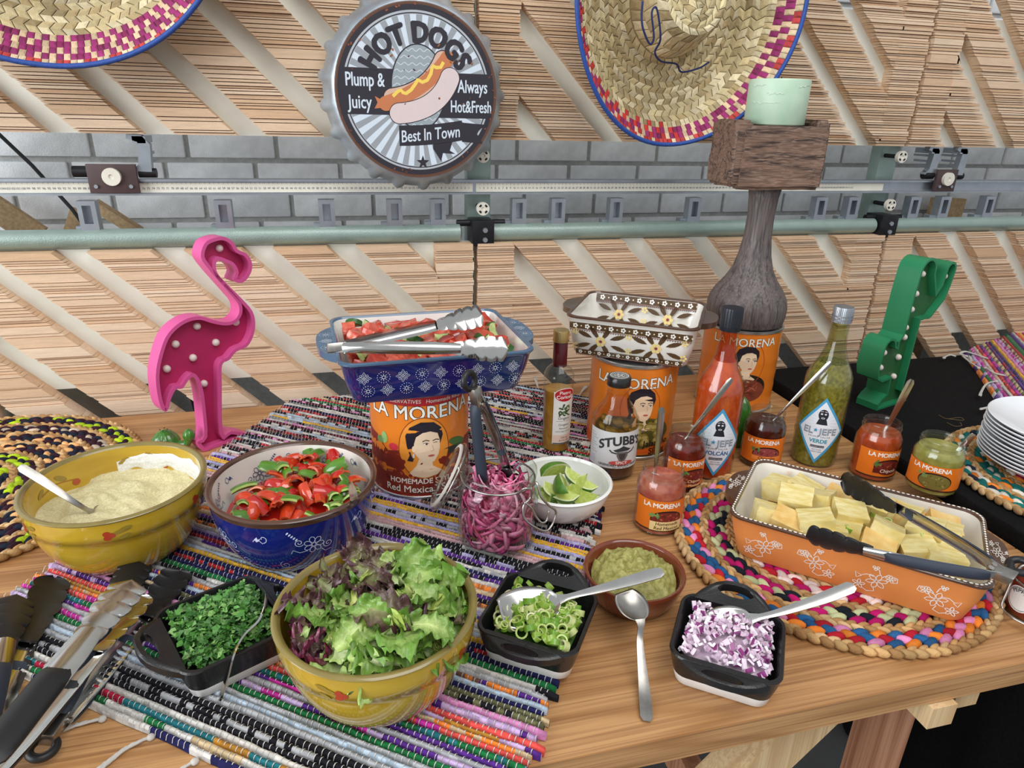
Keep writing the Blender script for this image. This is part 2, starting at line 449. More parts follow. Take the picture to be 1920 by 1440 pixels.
upX = {0: [-.426, -.272, -.114, .042], 1: [.448, .605, .762, .919, 1.076, 1.232], 2: [1.478, 1.636], 3: [2.51, 2.667]}
for lo in (0, 1):
    for mod in range(4):
        X0, X1 = SEAM[mod] + .004, SEAM[mod + 1] - .004
        z0, z1 = (.66, 1.061) if lo else (1.267, 1.68)
        zr = 1.061 if lo else 1.267
        gw = .058 if lo else .052
        lays = layers(z0, z1, .30 if (lo and mod == 0) else .06)
        xs = list((lowX if lo else upX)[mod]); per = (xs[-1] - xs[0]) / (len(xs) - 1)
        xs = [xs[0] - per * k for k in range(5, 0, -1)] + xs + [xs[-1] + per * k for k in range(1, 6)]
        xi0, xi1 = X0 + ST - .006, X1 - ST + .006
        for k in range(len(xs) - 1):
            fl = lambda z, a=xs[k]: min(max(a - (z - zr) * K, xi0), xi1)
            fr = lambda z, b=xs[k + 1] - gw: min(max(b - (z - zr) * K, xi0), xi1)
            gg = slat(lays, fl, fr)
            if gg.v and -1.05 < fl(z0 if lo else z1) < 3.3: part(gg, 'slat', SLAT, saw, True, 0)
        for (a, b) in ((X0, X0 + ST), (X1 - ST, X1)):
            part(slat(lays, lambda z, a=a: a, lambda z, b=b: b), 'upright_board', SLAT, saw, True, 0)
        part(G().add(box(X0, X1, YB, YB + .012, .783 if lo else 1.267, 1.061 if lo else 1.544)), 'backing_panel', PANEL, saw, True, 0)
STEEL = M('hammered_green_steel', (150, 170, 162), rough=0.38, metal=0.25, var=0.06, scale=30, bump=0.35, bscale=420, coat=0.3)
ALU = M('aluminium', (176, 182, 190), rough=0.35, metal=0.85, var=0.08, scale=40)
DARK = M('black_iron', (38, 38, 42), rough=0.45, metal=0.5, var=0.2, scale=60)
BROWNP = M('brown_plate', (84, 66, 66), rough=0.5, metal=0.3, var=0.1, scale=50)
WHITEP = M('ivory_plastic', (228, 224, 210), rough=0.4, var=0.04)
for sx in (.300, 1.328, -.753):
    part(G().add(bbox_(sx - .026, sx + .026, 1.467, 1.502, .3, 2.1, .004)), 'post', STEEL, saw, True)
# pipe
for a, b in ((-1.3, .254), (.305, 1.290), (1.342, 3.3)):
    part(G().add(tube([(a, 1.427, 1.081), (a + .004, 1.427, 1.081), (b - .004, 1.427, 1.081), (b, 1.427, 1.081)], [.013, .0178, .0178, .013], 20)), 'pipe_rail', STEEL, saw, True)
# scale rail
rl = part(G().add(box(-1.3, 3.3, 1.43, 1.448, 1.1595, 1.1885)).add(box(-1.3, 3.3, 1.422, 1.432, 1.1845, 1.1885)).add(box(-1.3, 3.3, 1.422, 1.432, 1.1595, 1.163)), 'scale_rail', ALU, saw, True, 0)
part(G().add(box(-1.3, .279, 1.428, 1.431, 1.164, 1.1815)), 'ruler_strip', WHITEP, rl, True, 0)
part(G().add(box(.286, 1.295, 1.428, 1.431, 1.164, 1.1815)), 'ruler_strip', WHITEP, rl, True, 0)
d = D()
for k in range(1, 113):
    x = .286 + .0082 * k
    if x < 1.29:
        d.text(str(k), x, .006, .0055, (70, 80, 90), 1); d.rect(x - .0002, .0135, x + .0002, .0172, (90, 95, 100), 1)
    if k < 150: d.text(str(k), .279 - .0082 * k, .006, .0055, (90, 95, 105), 1); d.rect(.279 - .0082 * k - .0002, .0155, .279 - .0082 * k + .0002, .0195, (90, 95, 100), 1)
o = root_origin(saw)
d.finish('ruler_marks', rl, lambda x, y, h: (x - o.x, 1.4275 - h - o.y, 1.164 + y - o.z), eps=.0003)
def clip(px):
    x = PY(px, 400, 1.427).x; w = .0155; z0, z1 = 1.095, 1.150; t = .005
    g = G().add(box(x - w, x - w + .008, 1.42, 1.442, z0, z1)).add(box(x + w - .008, x + w, 1.42, 1.442, z0, z1)).add(box(x - w + .008, x + w - .008, 1.42, 1.442, z1 - .008, z1)).add(box(x - w + .008, x + w - .008, 1.42, 1.442, z0, z0 + .014)).add(box(x - w + .008, x + w - .008, 1.438, 1.442, z0, z1))
    g.add(box(x - w - .012, x - w, 1.432, 1.452, z0, z0 + .008))
    part(g, 'stop_clip', ALU, saw, True, 0)
for px in (166, 420, 613, 740, 821, 972, 1045, 1153, 1299, 1440, 1534, 1594, 1708, 1764, 1847): clip(px)
def knob(root, p, r=.0135):
    kb = part(G().add(xf(lathe([(0, .004), (r * .25, .004), (r * .3, .006), (r, .006), (r, -.004), (0, -.004)], 20), T(*p) @ RX(pi / 2))), 'knob', WHITEP, root, True, 30)
    return kb
def slots(root, p, r=.0135):
    for k in range(4):
        g = G(); a0 = pi / 2 * k + .45
        pts = [(r * .78 * cos(a0 + t * .65), r * .78 * sin(a0 + t * .65)) for t in (0, .5, 1)] + [(r * .5 * cos(a0 + t * .65), r * .5 * sin(a0 + t * .65)) for t in (1, .5, 0)]
        g.add(xf(slab(pts, 0, .0006), T(p[0], p[1] - .0062, p[2]) @ RX(pi / 2)))
        part(g, 'slot', DARK, root, True, 0)
for px, py in ((905, 292), (905, 391), (1689, 294), (1668, 384)):
    q = PY(px, py, 1.417); part(G().add(xf(cyl(.005, 0, .07, 10), T(q.x, q.y, q.z) @ RX(-pi / 2))), 'spindle', DARK, saw, True)
    kb = knob(saw, q); slots(kb, q)
for px in (905, 1662):
    q = PY(px, 428, 1.412)
    br = part(G().add(bbox_(q.x - .024, q.x + .024, 1.404, 1.462, 1.055, 1.108, .003)).add(xf(cyl(.007, -.052, .052, 10), T(q.x, 1.432, 1.100) @ RY(pi / 2))), 'coupling', DARK, saw, True)
    for dz in (1.068, 1.088): part(G().add(xf(lathe([(0, .003), (.005, .003), (.006, 0), (.006, -.003)], 10), T(q.x + .004, 1.404, dz) @ RX(pi / 2))), 'bolt', ALU, br, True)
# sliding stops on the scale rail
def carriage(px0, px1, py0, py1, flaps):
    a = PY(px0, py1, 1.414); b = PY(px1, py0, 1.414)
    c = part(G().add(bbox_(a.x, b.x, 1.41, 1.418, a.z, b.z, .001)), 'sliding_stop', BROWNP, saw, True)
    q = V(((a.x + b.x) / 2, 1.408, (a.z + b.z) / 2 + .004)); kb = knob(c, q, .0155)
    for sx in (a.x + .012, b.x - .012): part(G().add(xf(cyl(.0035, 0, .004, 10), T(sx, 1.4105, a.z + .012) @ RX(pi / 2))), 'rivet', ALU, c, True)
    part(G().add(xf(cyl(.010, -.026, .0, 14), T(a.x, 1.427, b.z - .014) @ RY(pi / 2))), 'pivot_pin', DARK, c, True)
    part(G().add(xf(cyl(.0085, 0, .03, 14), T(b.x, 1.427, b.z - .016) @ RY(pi / 2))), 'pivot_pin', DARK, c, True)
    for fx in flaps:
        x = (a.x if fx < 0 else b.x) + (fx if fx > 0 else fx)
        g = G().add(xf(slab([(-.02, -.012), (.012, -.014), (.016, .034), (.004, .05), (-.02, .052), (-.022, .044), (-.004, .038), (-.008, .0)], -.008, .008), T(x, 1.427, b.z) @ RX(pi / 2)))
        g.add(box(x - .012, x + .01, 1.419, 1.472, b.z + .036, b.z + .048))
        for k in range(3): g.add(box(x + .004 - .004 * k, x + .012 - .004 * k, 1.432, 1.482, b.z + .002 + .013 * k, b.z + .007 + .013 * k))
        part(g, 'stop_flap', ALU, c, True, 30)
carriage(171, 254, 308, 362, [.012])
carriage(1748, 1796, 318, 359, [-.012, .012])

# things behind the frame
CH = M('chipboard', (190, 160, 122), rough=0.9, var=0.18, scale=160, bump=0.4)
def plank_at(p0, p1, w, t, name, label):
    a, b = V(p0), V(p1); dr = (b - a); L = dr.length; an = atan2(dr.z, dr.x)
    m = T(*((a + b) / 2)) @ RY(-an)
    solo(G().add(xf(bbox_(-L / 2, L / 2, -t / 2, t / 2, -w / 2, w / 2, .001), m)), name, CH, label, 'offcut', tuple(a), world=True)
def pb(p0, p1, w, t, Y, lab): plank_at(PY(*p0, Y), PY(*p1, Y), w, t, 'wood_offcut', lab)
pb((-70, 350), (75, 445), .05, .016, 1.62, 'brown chipboard strip leaning against the brick wall at far left')
pb((128, 470), (152, 396), .035, .02, 1.58, 'short wooden wedge leaning behind the rail under the left stop')
pb((176, 382), (262, 436), .02, .03, 1.54, 'thin pine batten sloping down behind the leftmost stop clip')
xb = PY(1768, 395, 1.63).x
plank_at((xb - .02, 1.64, .004), (xb + .02, 1.64, 1.12), .11, .02, 'wood_offcut', 'dark brown board standing behind the right end of the rail')
solo(G().add(tube([PY(-30, 225, 1.56), PY(60, 310, 1.555), PY(135, 392, 1.55), PY(170, 440, 1.55), (-.36, 1.52, .9), (-.28, 1.52, .004)], .0038, 8)), 'power_cable', M('black_rubber', (26, 27, 30), rough=0.5), 'black cable hanging diagonally in front of the brick wall', 'cable', (-.28, 1.52, 0), world=True)
g = G(); nn, mm = 26, 30; vs = []
for i in range(nn + 1):
    for k in range(mm):
        a = 2 * pi * k / mm; h = i / nn; r = .19 * (1 - .25 * h ** 3) * (1 if i < nn else .05)
        r *= 1 + .10 * mnoise.noise(V((cos(a) * 1.6, sin(a) * 1.6, h * 4)))
        vs.append((-.58 + r * 1.1 * cos(a), 1.57 + r * .45 * sin(a) * .9, .80 * h))
g.add((vs, [(i * mm + k, i * mm + (k + 1) % mm, (i + 1) * mm + (k + 1) % mm, (i + 1) * mm + k) for i in range(nn) for k in range(mm)]))
solo(g, 'cloth_sack', M('dusty_canvas', (178, 168, 152), rough=0.95, var=0.2, scale=8, bump=0.5, bscale=120), 'dusty beige canvas sack standing on the floor behind the slats', 'sack', (-.58, 1.57, 0), world=True, smooth=180)

# ------------------------------------------------------------------ bottle-cap sign
sgn = thing('bottle_cap_sign', 'round tin bottle cap sign advertising hot dogs in black and grey', 'sign', (.158, 1.372, 1.348), R_(2)); sgn.scale = (.735, .735, .735)
# local: face looks to -Y, x right, z up
TIN = M('galvanised_tin', (186, 196, 204), rough=0.42, metal=0.55, var=0.14, scale=14, bump=0.25, bscale=60, rgb2=(150, 158, 166))
RF = .200
def capring(r, y, amp, n=21, m=252):
    out = []
    for k in range(m):
        a = 2 * pi * k / m; w = max(0, cos(n * a)) ** .8
        rr = r + amp * w; out.append((rr * cos(a), y - 0.0 * w, rr * sin(a)))
    return out
lp = [capring(RF - .001, -.052, 0), capring(RF + .004, -.050, 0), capring(RF + .010, -.040, .001), capring(RF + .018, -.022, .006), capring(RF + .024, -.004, .011), capring(RF + .026, .006, .012), capring(RF + .02, .006, .012)]
part(G().add(fixn(*loft(lp))), 'crimped_skirt', TIN, sgn, smooth=50)
part(G().add(xf(lathe([(0, .0515), (RF, .0515), (RF, .0495), (0, .0495)], 96), RX(pi / 2))), 'face_disc', M('printed_tin', (176, 182, 188), rough=0.5, var=0.12, scale=30), sgn, smooth=30)
d = D(); BK = (44, 40, 50); LT = (208, 220, 232); MG = (150, 156, 162)
d.ell(0, 0, RF * .985, RF * .985, BK, 1, 96); d.ring(0, 0, RF * .985, RF * .985, .007, (96, 62, 44), 2, 96)
d.ell(0, 0, RF * .905, RF * .905, (176, 182, 188), 3, 96); d.ring(0, 0, RF * .875, RF * .875, .0025, BK, 6, 96)
for k in range(36):
    a0 = 2 * pi * k / 36; a1 = a0 + pi / 36
    d.poly([(.02 * cos(a0), .02 * sin(a0)), (RF * .86 * cos(a0), RF * .86 * sin(a0)), (RF * .86 * cos((a0 + a1) / 2), RF * .86 * sin((a0 + a1) / 2)), (RF * .86 * cos(a1), RF * .86 * sin(a1))], LT, 4)
    a2 = a1 + pi / 36
    d.poly([(.02 * cos(a1), .02 * sin(a1)), (RF * .86 * cos(a1), RF * .86 * sin(a1)), (RF * .86 * cos(a2), RF * .86 * sin(a2))], MG, 4)
d.rect(-.188, -.052, -.02, .052, BK, 7); d.rect(.02, -.056, .188, .048, BK, 7)
d.ell(.002, .012, .0685, .098, BK, 8, 48); d.ell(.002, .012, .0655, .095, (150, 162, 168), 9, 48)
for j in range(12):
    y = -.075 + .0155 * j; hw = sqrt(max(0, 1 - ((y - .012) / .095) ** 2)) * .063
    if hw > .01: d.line([(.002 + x, y + .003 * sin(x * 330)) for x in [-hw + 2 * hw * k / 30 for k in range(31)]], .0016, (206, 214, 220), 10)
def band(c, w0, w1, col, ly):   # sausage-shaped area along a centre line
    n = len(c); d.line([c[k] for k in range(n)], w0, col, ly)
    d.ell(c[0][0], c[0][1], w0 / 2, w0 / 2, col, ly - .3); d.ell(c[-1][0], c[-1][1], w0 / 2, w0 / 2, col, ly - .5)
def curve2(p0, p1, p2, n=20): return [(q.x, q.y) for q in bez((*p0, 0), (*p1, 0), (*p2, 0), n)]
back = curve2((-.060, -.018), (.030, -.004), (.066, .070)); band([(x - .004, y + .006) for x, y in back], .045, 0, BK, 11); band([(x - .004, y + .006) for x, y in back], .040, 0, (212, 176, 156), 12)
saus = curve2((-.080, -.026), (.020, .006), (.074, .080)); band(saus, .034, 0, (196, 120, 78), 13)
for (x, y) in (saus[0], saus[-1]):
    s = -1 if x < 0 else 1
    d.poly([(x + s * .006, y + .006 * 1), (x + s * .026, y + .016), (x + s * .020, y + .002), (x + s * .028, y - .012), (x + s * .006, y - .010)], (196, 120, 78), 13)
d.line([(x + .004 * sin(k * 1.3) - .002, y + .010 + .009 * sin(k * 1.15)) for k, (x, y) in enumerate(saus[2:-2])], .008, (240, 208, 96), 14)
fr = curve2((-.048, -.048), (.050, -.040), (.080, .036)); band(fr, .050, 0, BK, 15); band(fr, .0465, 0, (218, 200, 200), 16)
def arcf(rad):
    def fn(x, y):
        a = pi / 2 - x / rad; return ((rad + y) * cos(a), (rad + y) * sin(a))
    return fn
d.text('HOT DOGS', 0, 0, .062, BK, 17, bold=.05, space=1.08, fn=lambda x, y: arcf(.113)(x - .004, y), sx=.74)
d.text('Plump &', -.128, .012, .043, LT, 17, bold=.014, sx=.64); d.text('Juicy', -.142, -.038, .043, LT, 17, bold=.012, sx=.70)
d.text('Always', .138, .004, .042, LT, 17, bold=.012, sx=.64); d.text('Hot&Fresh', .134, -.042, .040, LT, 17, bold=.012, sx=.60)
rb = lambda x: -.098 + .06 * x + .9 * x * x * .6
d.poly([(-.05 + .16 * k / 10, rb(-.05 + .16 * k / 10) + .024) for k in range(11)] + [(.11 - .16 * k / 10, rb(.11 - .16 * k / 10) - .024) for k in range(11)], BK, 11)
d.poly([(.11, -.066), (.172, -.070), (.148, -.090), (.165, -.116), (.11, -.112)], BK, 11)
d.poly([(.035, -.118), (.085, -.112), (.078, -.134), (.092, -.142), (.060, -.140), (.055, -.160), (.035, -.130)], BK, 11)
d.text('Best In Town', .030, -.108, .040, LT, 17, bold=.01, rot=.10, shear=.15, sx=.70)
d.poly([((.017 if k % 2 == 0 else .007) * sin(pi * k / 5) + .008, (.017 if k % 2 == 0 else .007) * cos(pi * k / 5) - .163) for k in range(10)], BK, 11)
for k in range(46):   # rust specks
    a = ru(0, 6.28); r = RF * (ru(.9, .99) if k % 3 else ru(.2, .9)); d.ell(r * cos(a), r * sin(a), ru(.0012, .005), ru(.0012, .003), random.choice([(126, 70, 44), (150, 88, 56), (86, 52, 40)]), 18, 7, ru(0, 3))
d.finish('printed_face', sgn, lambda x, y, h: (x, -.0518 - h, y), eps=.00006)

# ------------------------------------------------------------------ straw sombreros
STRAW = M('straw_weave', (255, 255, 255), rough=0.75, attr=True, var=0.25, scale=160, bump=0.4, bscale=500)
TRIM = M('blue_binding', (40, 78, 158), rough=0.6, var=0.1, scale=120, bump=0.3)
def sombrero(name, label, c, A, B, crown, seedv):
    random.seed(seedv)
    t = thing(name, label, 'hat', c, group='sombreros on the saw frame')
    def surf(a, q):
        """brim surface: q 0 at the crown base .. 1 at the edge; hat opens towards the viewer (-Y)"""
        x = A * q * cos(a); z = B * q * sin(a)
        side = abs(cos(a)) ** 1.5
        up = .066 * max(0, (q - .66) / .34) ** 1.5 * (.75 + .9 * side)
        cr = max(0, (.40 - q) / .40); y = -.03 - .0 - up
        if crown and q < .42:
            h = min(1, (.42 - q) / .16); h = h * h * (3 - 2 * h); y -= .12 * h * (1 - .25 * cr * (1 - abs(sin(a))))
        return V((x, y, z))
    g = G(); du = .0098
    nr = int(1.0 / (du / ((A + B) / 2))); straw = [(206, 190, 148), (190, 172, 130), (216, 202, 166), (172, 152, 110), (200, 182, 138)]
    for i in range(nr):
        q0, q1 = .02 + .98 * i / nr, .02 + .98 * (i + 1) / nr
        per = 2 * pi * sqrt((A * A + B * B) / 2) * (q0 + q1) / 2
        n = max(8, int(per / (du * (1.0 if q0 > .815 else 1.7))))
        for k in range(n):
            a0, a1 = 2 * pi * (k + (i % 2) * .5) / n, 2 * pi * (k + 1 + (i % 2) * .5) / n
            zc = B * q0 * sin((a0 + a1) / 2)
            if c[2] + zc > 1.68: continue
            if q0 > (.935 if seedv == 5 else .945): col = (190, 66, 64) if (k // 2 + i) % 2 else (222, 200, 166)
            elif q0 > (.825 if seedv == 5 else .865): col = (150, 40, 104) if (k + i) % 2 == 0 else ((214, 186, 152) if (k * 7 + i * 3) % 5 else (132, 28, 84))
            else: col = random.choice(straw)
            if crown and seedv == 3 and q0 > .815 and cos(a0) < .1 and k % 3 == 0: col = (198, 50, 48)
            sk = (a1 - a0) * (.45 if i % 2 else -.45) if q0 <= .815 else 0
            e = .04
            p = [surf(a0 + (a1 - a0) * e, q0), surf(a1 - (a1 - a0) * e, q0), surf(a1 - (a1 - a0) * e + sk, q1), surf(a0 + (a1 - a0) * e + sk, q1)]
            mid = (p[0] + p[1] + p[2] + p[3]) / 4; nrm = (p[1] - p[0]).cross(p[3] - p[0]).normalized()
            if nrm.y > 0: nrm = -nrm
            lift = .0022
            l0 = (p[0] + p[3]) / 2 + nrm * lift * .2; l1 = (p[1] + p[2]) / 2 + nrm * lift * .2; up_ = mid + nrm * lift
            vv = p + [mid + (l0 - mid) * .45 + nrm * lift * .8, mid + (l1 - mid) * .45 + nrm * lift * .8]
            g.add((vv, [(0, 1, 5, 4), (1, 2, 5), (2, 3, 4, 5), (3, 0, 4)]), vary(col, .88, 1.08))
    part(g, 'woven_straw', STRAW, t, smooth=0, kind='stuff')
    # solid backing under the weave
    g = G(); rings = []
    for i in range(21):
        rings.append([surf(2 * pi * k / 64, .01 + .99 * i / 20) + V((0, .003, 0)) for k in range(64)])
    back = [[p + V((0, .004, 0)) for p in r] for r in reversed(rings)]
    g.add(loft(rings + back)); part(g, 'straw_body', M('dark_straw', (150, 130, 92), rough=0.9, var=0.15, scale=80), t, smooth=180)
    part(G().add(tube([surf(2 * pi * k / 96, 1.0) for k in range(96)], .0042, 8, closed=True)), 'edge_binding', TRIM, t, smooth=180)
    return t, surf
hatl, _ = sombrero('sombrero', 'straw sombrero with magenta checked rim hanging at the top left', (-.41, 1.395, 1.645), .295, .275, True, 5)
hatr, sf = sombrero('sombrero', 'straw sombrero hanging above the candle with its crown facing out', (.652, 1.395, 1.525), .226, .258, True, 3)
def oh(px, py, dy): q = PY(px, py, 1.395 - dy * .9); return (q.x - .652, q.y - 1.395, q.z - 1.525)
cord = [oh(1205, 2, .185), oh(1203, 30, .185), oh(1206, 55, .183), oh(1218, 82, .17), oh(1226, 70, .175), oh(1222, 25, .185), oh(1230, 14, .187), oh(1236, 40, .18), oh(1238, 75, .165), oh(1228, 98, .14), oh(1240, 115, .11), oh(1268, 120, .08), oh(1278, 135, .055), oh(1310, 128, .06), oh(1330, 116, .075)]
part(G().add(tube(smoothpath(cord, 6), .0019, 6)), 'chin_cord', M('navy_cord', (38, 48, 100), rough=0.8), hatr, smooth=180)
random.seed(11)
# ------------------------------------------------------------------ wooden trestle table
PINE = wood('oiled_pine', (198, 150, 100), (174, 126, 78), (142, 98, 60), 'X', 1.0, rough=0.38)
PALE = wood('raw_pine', (226, 196, 150), (206, 170, 122), (196, 160, 116), 'Z', 1.2, rough=0.7)
REDP = wood('reddish_pine', (196, 142, 108), (172, 116, 84), (150, 98, 70), 'Z', 1.2, rough=0.65)
def edge_x(y): return .928 + (y - .55) * .008        # slanted right end, butting the black table
tb = thing('wooden_table', 'long oiled pine plank table carrying the taco buffet', 'table', (0, .9, TZ - .034))
YT = [.431, .612, .795, .98, 1.162, 1.345]
for a, b in zip(YT, YT[1:]):
    g = G(); e = .0004
    bm = bmesh.new(); v = [(-1.25, a + e, TZ - .034), (edge_x(a) - .004, a + e, TZ - .034), (edge_x(b) - .004, b - e, TZ - .034), (-1.25, b - e, TZ - .034)]
    v += [(x, y, TZ) for x, y, z in v]; vs = [bm.verts.new(p) for p in v]
    for q in ((3, 2, 1, 0), (4, 5, 6, 7), (0, 1, 5, 4), (1, 2, 6, 5), (2, 3, 7, 6), (3, 0, 4, 7)): bm.faces.new([vs[i] for i in q])
    bmesh.ops.bevel(bm, geom=list(bm.edges), offset=.0009, segments=2, affect='EDGES')
    o = part(g.add(frombm(bm)), 'plank', PINE, tb, True, 30)
def beam(name, p0, p1, w, t, mat, root, up=(0, 0, 1)):
    fr = frames([p0, p1], up); lo = []
    for p, tt, s, u in fr: lo.append([p + s * (w / 2 * a) + u * (t / 2 * b) for a, b in ((-1, -1), (1, -1), (1, 1), (-1, 1))])
    return part(G().add(loft(lo, True, True)), name, mat, root, True, 0)
cx0 = P(1722, 1325, -.066).x
for cx, lbl in ((cx0, 'pale pine folding trestle holding up the right end of the plank table'), (-.75, 'pine folding trestle holding up the left end of the plank table')):
    tr = thing('trestle', lbl, 'trestle', (cx, .95, 0), group='trestles under the plank table')
    beam('top_beam', (cx, .425, TZ - .050), (cx, 1.32, TZ - .050), .034, .030, PALE, tr)
    beam('top_beam', (cx + .05, .44, TZ - .049), (cx + .05, 1.32, TZ - .049), .034, .028, PALE, tr)
    for y in (.50, 1.22):
        la = PY(1490, 1345, .5); lb_ = PY(1392, 1440, .5); dx_ = (lb_.x - la.x) / (lb_.z - la.z); x0_ = la.x - cx0
        beam('leg', (cx + x0_ + dx_ * (TZ - .036 - la.z), y, TZ - .036), (cx + x0_ + dx_ * (.012 - la.z), y, .012), .045, .06, PALE, tr, (1, 0, 0))
        xr = PY(1647, 1380, .56).x - cx0; beam('leg', (cx + xr, y + .06, TZ - .036), (cx + xr, y + .06, .006), .045, .055, REDP, tr, (1, 0, 0))
    beam('cross_bar', (cx - .19, .48, .33), (cx + .0, .48, .345), .012, .022, ALU, tr)
    beam('stretcher', (cx - .14, .52, .35), (cx - .14, 1.22, .35), .03, .06, REDP, tr)
# ------------------------------------------------------------------ black table
BLK = M('black_felt', (22, 21, 22), rough=0.95, var=0.25, scale=200, bump=0.4, bscale=500, spec=0.15)
ZB = .022
bt = thing('black_table', 'table wrapped in black cloth standing at the right of the wooden one', 'table', (1.6, 1.0, 0))
def bl_outline(ins=0.0, rr=.06):
    pts = [(edge_x(.42) + ins, .42 + ins), (2.5 - ins, .42 + ins), (2.5 - ins, 1.296 - ins)]
    c = V((edge_x(1.296) + ins + rr, 1.296 - ins - rr))
    for k in range(7):
        a = pi / 2 + (pi / 2) * k / 6; pts.append((c.x + rr * cos(a), c.y + rr * sin(a)))
    return pts
g = G(); o = bl_outline(); n = len(o); i0 = bl_outline(.004)
lo = [[(x, y, TZ - .02) for x, y in o], [(x, y, TZ + ZB - .005) for x, y in o], [(x, y, TZ + ZB) for x, y in i0]]
g.add(fixn(*loft(lo, True, True))); part(g, 'covered_top', BLK, bt, True, 40)
# cloth skirt with folds
g = G(); pts = []
oo = [V((x, y)) for x, y in o]; per = []
for a, b in zip(oo, oo[1:] + oo[:1]):
    L = (b - a).length; m = max(1, int(L / .02))
    for k in range(m): per.append(a + (b - a) * (k / m))
cen = V((1.7, .86)); loops = []
for j in range(7):
    h = j / 6; z = TZ - .02 - h * (TZ - .03); lp = []
    for k, p in enumerate(per):
        dr = (p - cen).normalized(); w = -.012 - .02 * h - .012 * h * (1 + sin(k * .55 + 2 * sin(k * .11)))
        lp.append((max(p.x + dr.x * w, .928 + .14 - .012 * h * sin(k * .9)), p.y + dr.y * w, z))
    loops.append(lp)
g.add(loft(loops)); part(g, 'cloth_skirt', BLK, bt, True, 180)
for x, y in ((1.05, .55), (2.4, .55), (1.1, 1.2), (2.4, 1.2)): part(G().add(xf(cyl(.016, 0, TZ - .02, 14), T(x, y, 0))), 'leg', M('chrome', (210, 212, 216), rough=0.12, metal=1.0, var=0.03), bt, True)
# loose hairs of jute on the black cloth
for k, (pts, lb) in enumerate((([(1760, 778), (1775, 785), (1800, 783), (1806, 788), (1780, 786)], 'curled jute thread lying on the black cloth nearest the cactus lamp'), ([(1775, 792), (1790, 799), (1803, 798), (1800, 792)], 'looped jute thread lying on the black cloth nearest the white plates'))):
    q = [P(x, y, ZB + .0012) for x, y in pts]
    solo(G().add(tube(smoothpath(q, 6), .0006, 5)), 'jute_thread', M('jute_thread', (120, 96, 66), rough=0.9), lb, 'thread', tuple(q[0]), world=True, smooth=180)

# ------------------------------------------------------------------ rag rugs
RAG = M('rag_cotton', (255, 255, 255), rough=0.92, attr=True, var=0.18, scale=120, bump=0.55, bscale=260, spec=0.2)
WARP = M('warp_thread', (200, 196, 190), rough=0.9, var=0.08)
CLR = dict(teal=(38, 112, 122), crim=(170, 34, 62), och=(176, 124, 48), grn=(28, 108, 58), dgr=(30, 66, 50), wht=(206, 202, 196), blk=(26, 25, 32), gry=(166, 168, 172), lbl=(178, 196, 214), mag=(190, 48, 150), pur=(86, 44, 132), lil=(196, 168, 214), org=(228, 128, 50), cor=(226, 84, 78), pnk=(214, 138, 188), oli=(104, 104, 72), brn=(110, 76, 62), nav=(32, 32, 78), yel=(226, 172, 52), red=(176, 38, 48), mau=(196, 156, 160), lav=(170, 164, 206), tan=(206, 180, 140), dkr=(92, 26, 46), mgr=(120, 122, 124))
NEAR = ['nav/wht:p', 'grn/tan/wht:p', 'teal/crim/och:p', 'wht', 'blk', 'blk/gry:t', 'blk', 'gry', 'lbl', 'gry', 'grn', 'mag/lil/pur:p', 'gry', 'mag/pur/och:p', 'grn/teal:t', 'cor/mag:p', 'org/tan:t', 'lil/pur/och:p', 'cor', 'pur/lil:t', 'pnk', 'blk/oli:t', 'oli/tan:p', 'nav', 'lbl', 'brn/pur/org:t', 'gry', 'blk/wht:p', 'grn', 'nav', 'red/nav:t', 'nav', 'yel', 'lbl', 'wht', 'gry/pur:t', 'red/yel:p', 'pur', 'lav', 'wht', 'brn/org:t', 'blk/nav:t', 'pur', 'tan', 'org', 'wht', 'blk/pur:t', 'nav', 'wht/gry:t', 'blk/wht:p', 'pur', 'lav/blk:t', 'blk', 'blk/wht:p', 'mau', 'mau', 'yel', 'lav', 'blk/gry:t', 'lav', 'yel', 'yel', 'pur/blk:t', 'lav', 'mau/brn:t', 'blk/wht:p']
FAR = ['blk/wht:t', 'dkr/blk:t', 'mau/blk:p', 'wht/blk:t', 'blk/mgr:t', 'red/blk:t', 'wht/mgr:t', 'nav/mgr:t', 'blk/wht:p', 'dkr/pnk:t', 'wht', 'blk/nav:t', 'brn/blk:t', 'red/dkr:t', 'gry/blk:t', 'wht/lbl:t', 'blk/wht:t', 'dkr', 'pnk/wht:t', 'blk/mgr:p', 'yel/lbl:p', 'lbl/gry:t', 'blk/lbl:t', 'cor/brn:t', 'blk/wht:p', 'dkr/red:t', 'nav/blk:t', 'wht', 'wht/mgr:p', 'blk', 'dkr/pnk:t', 'blk/wht:t', 'grn', 'red', 'oli/tan:t', 'blk/lbl:t']
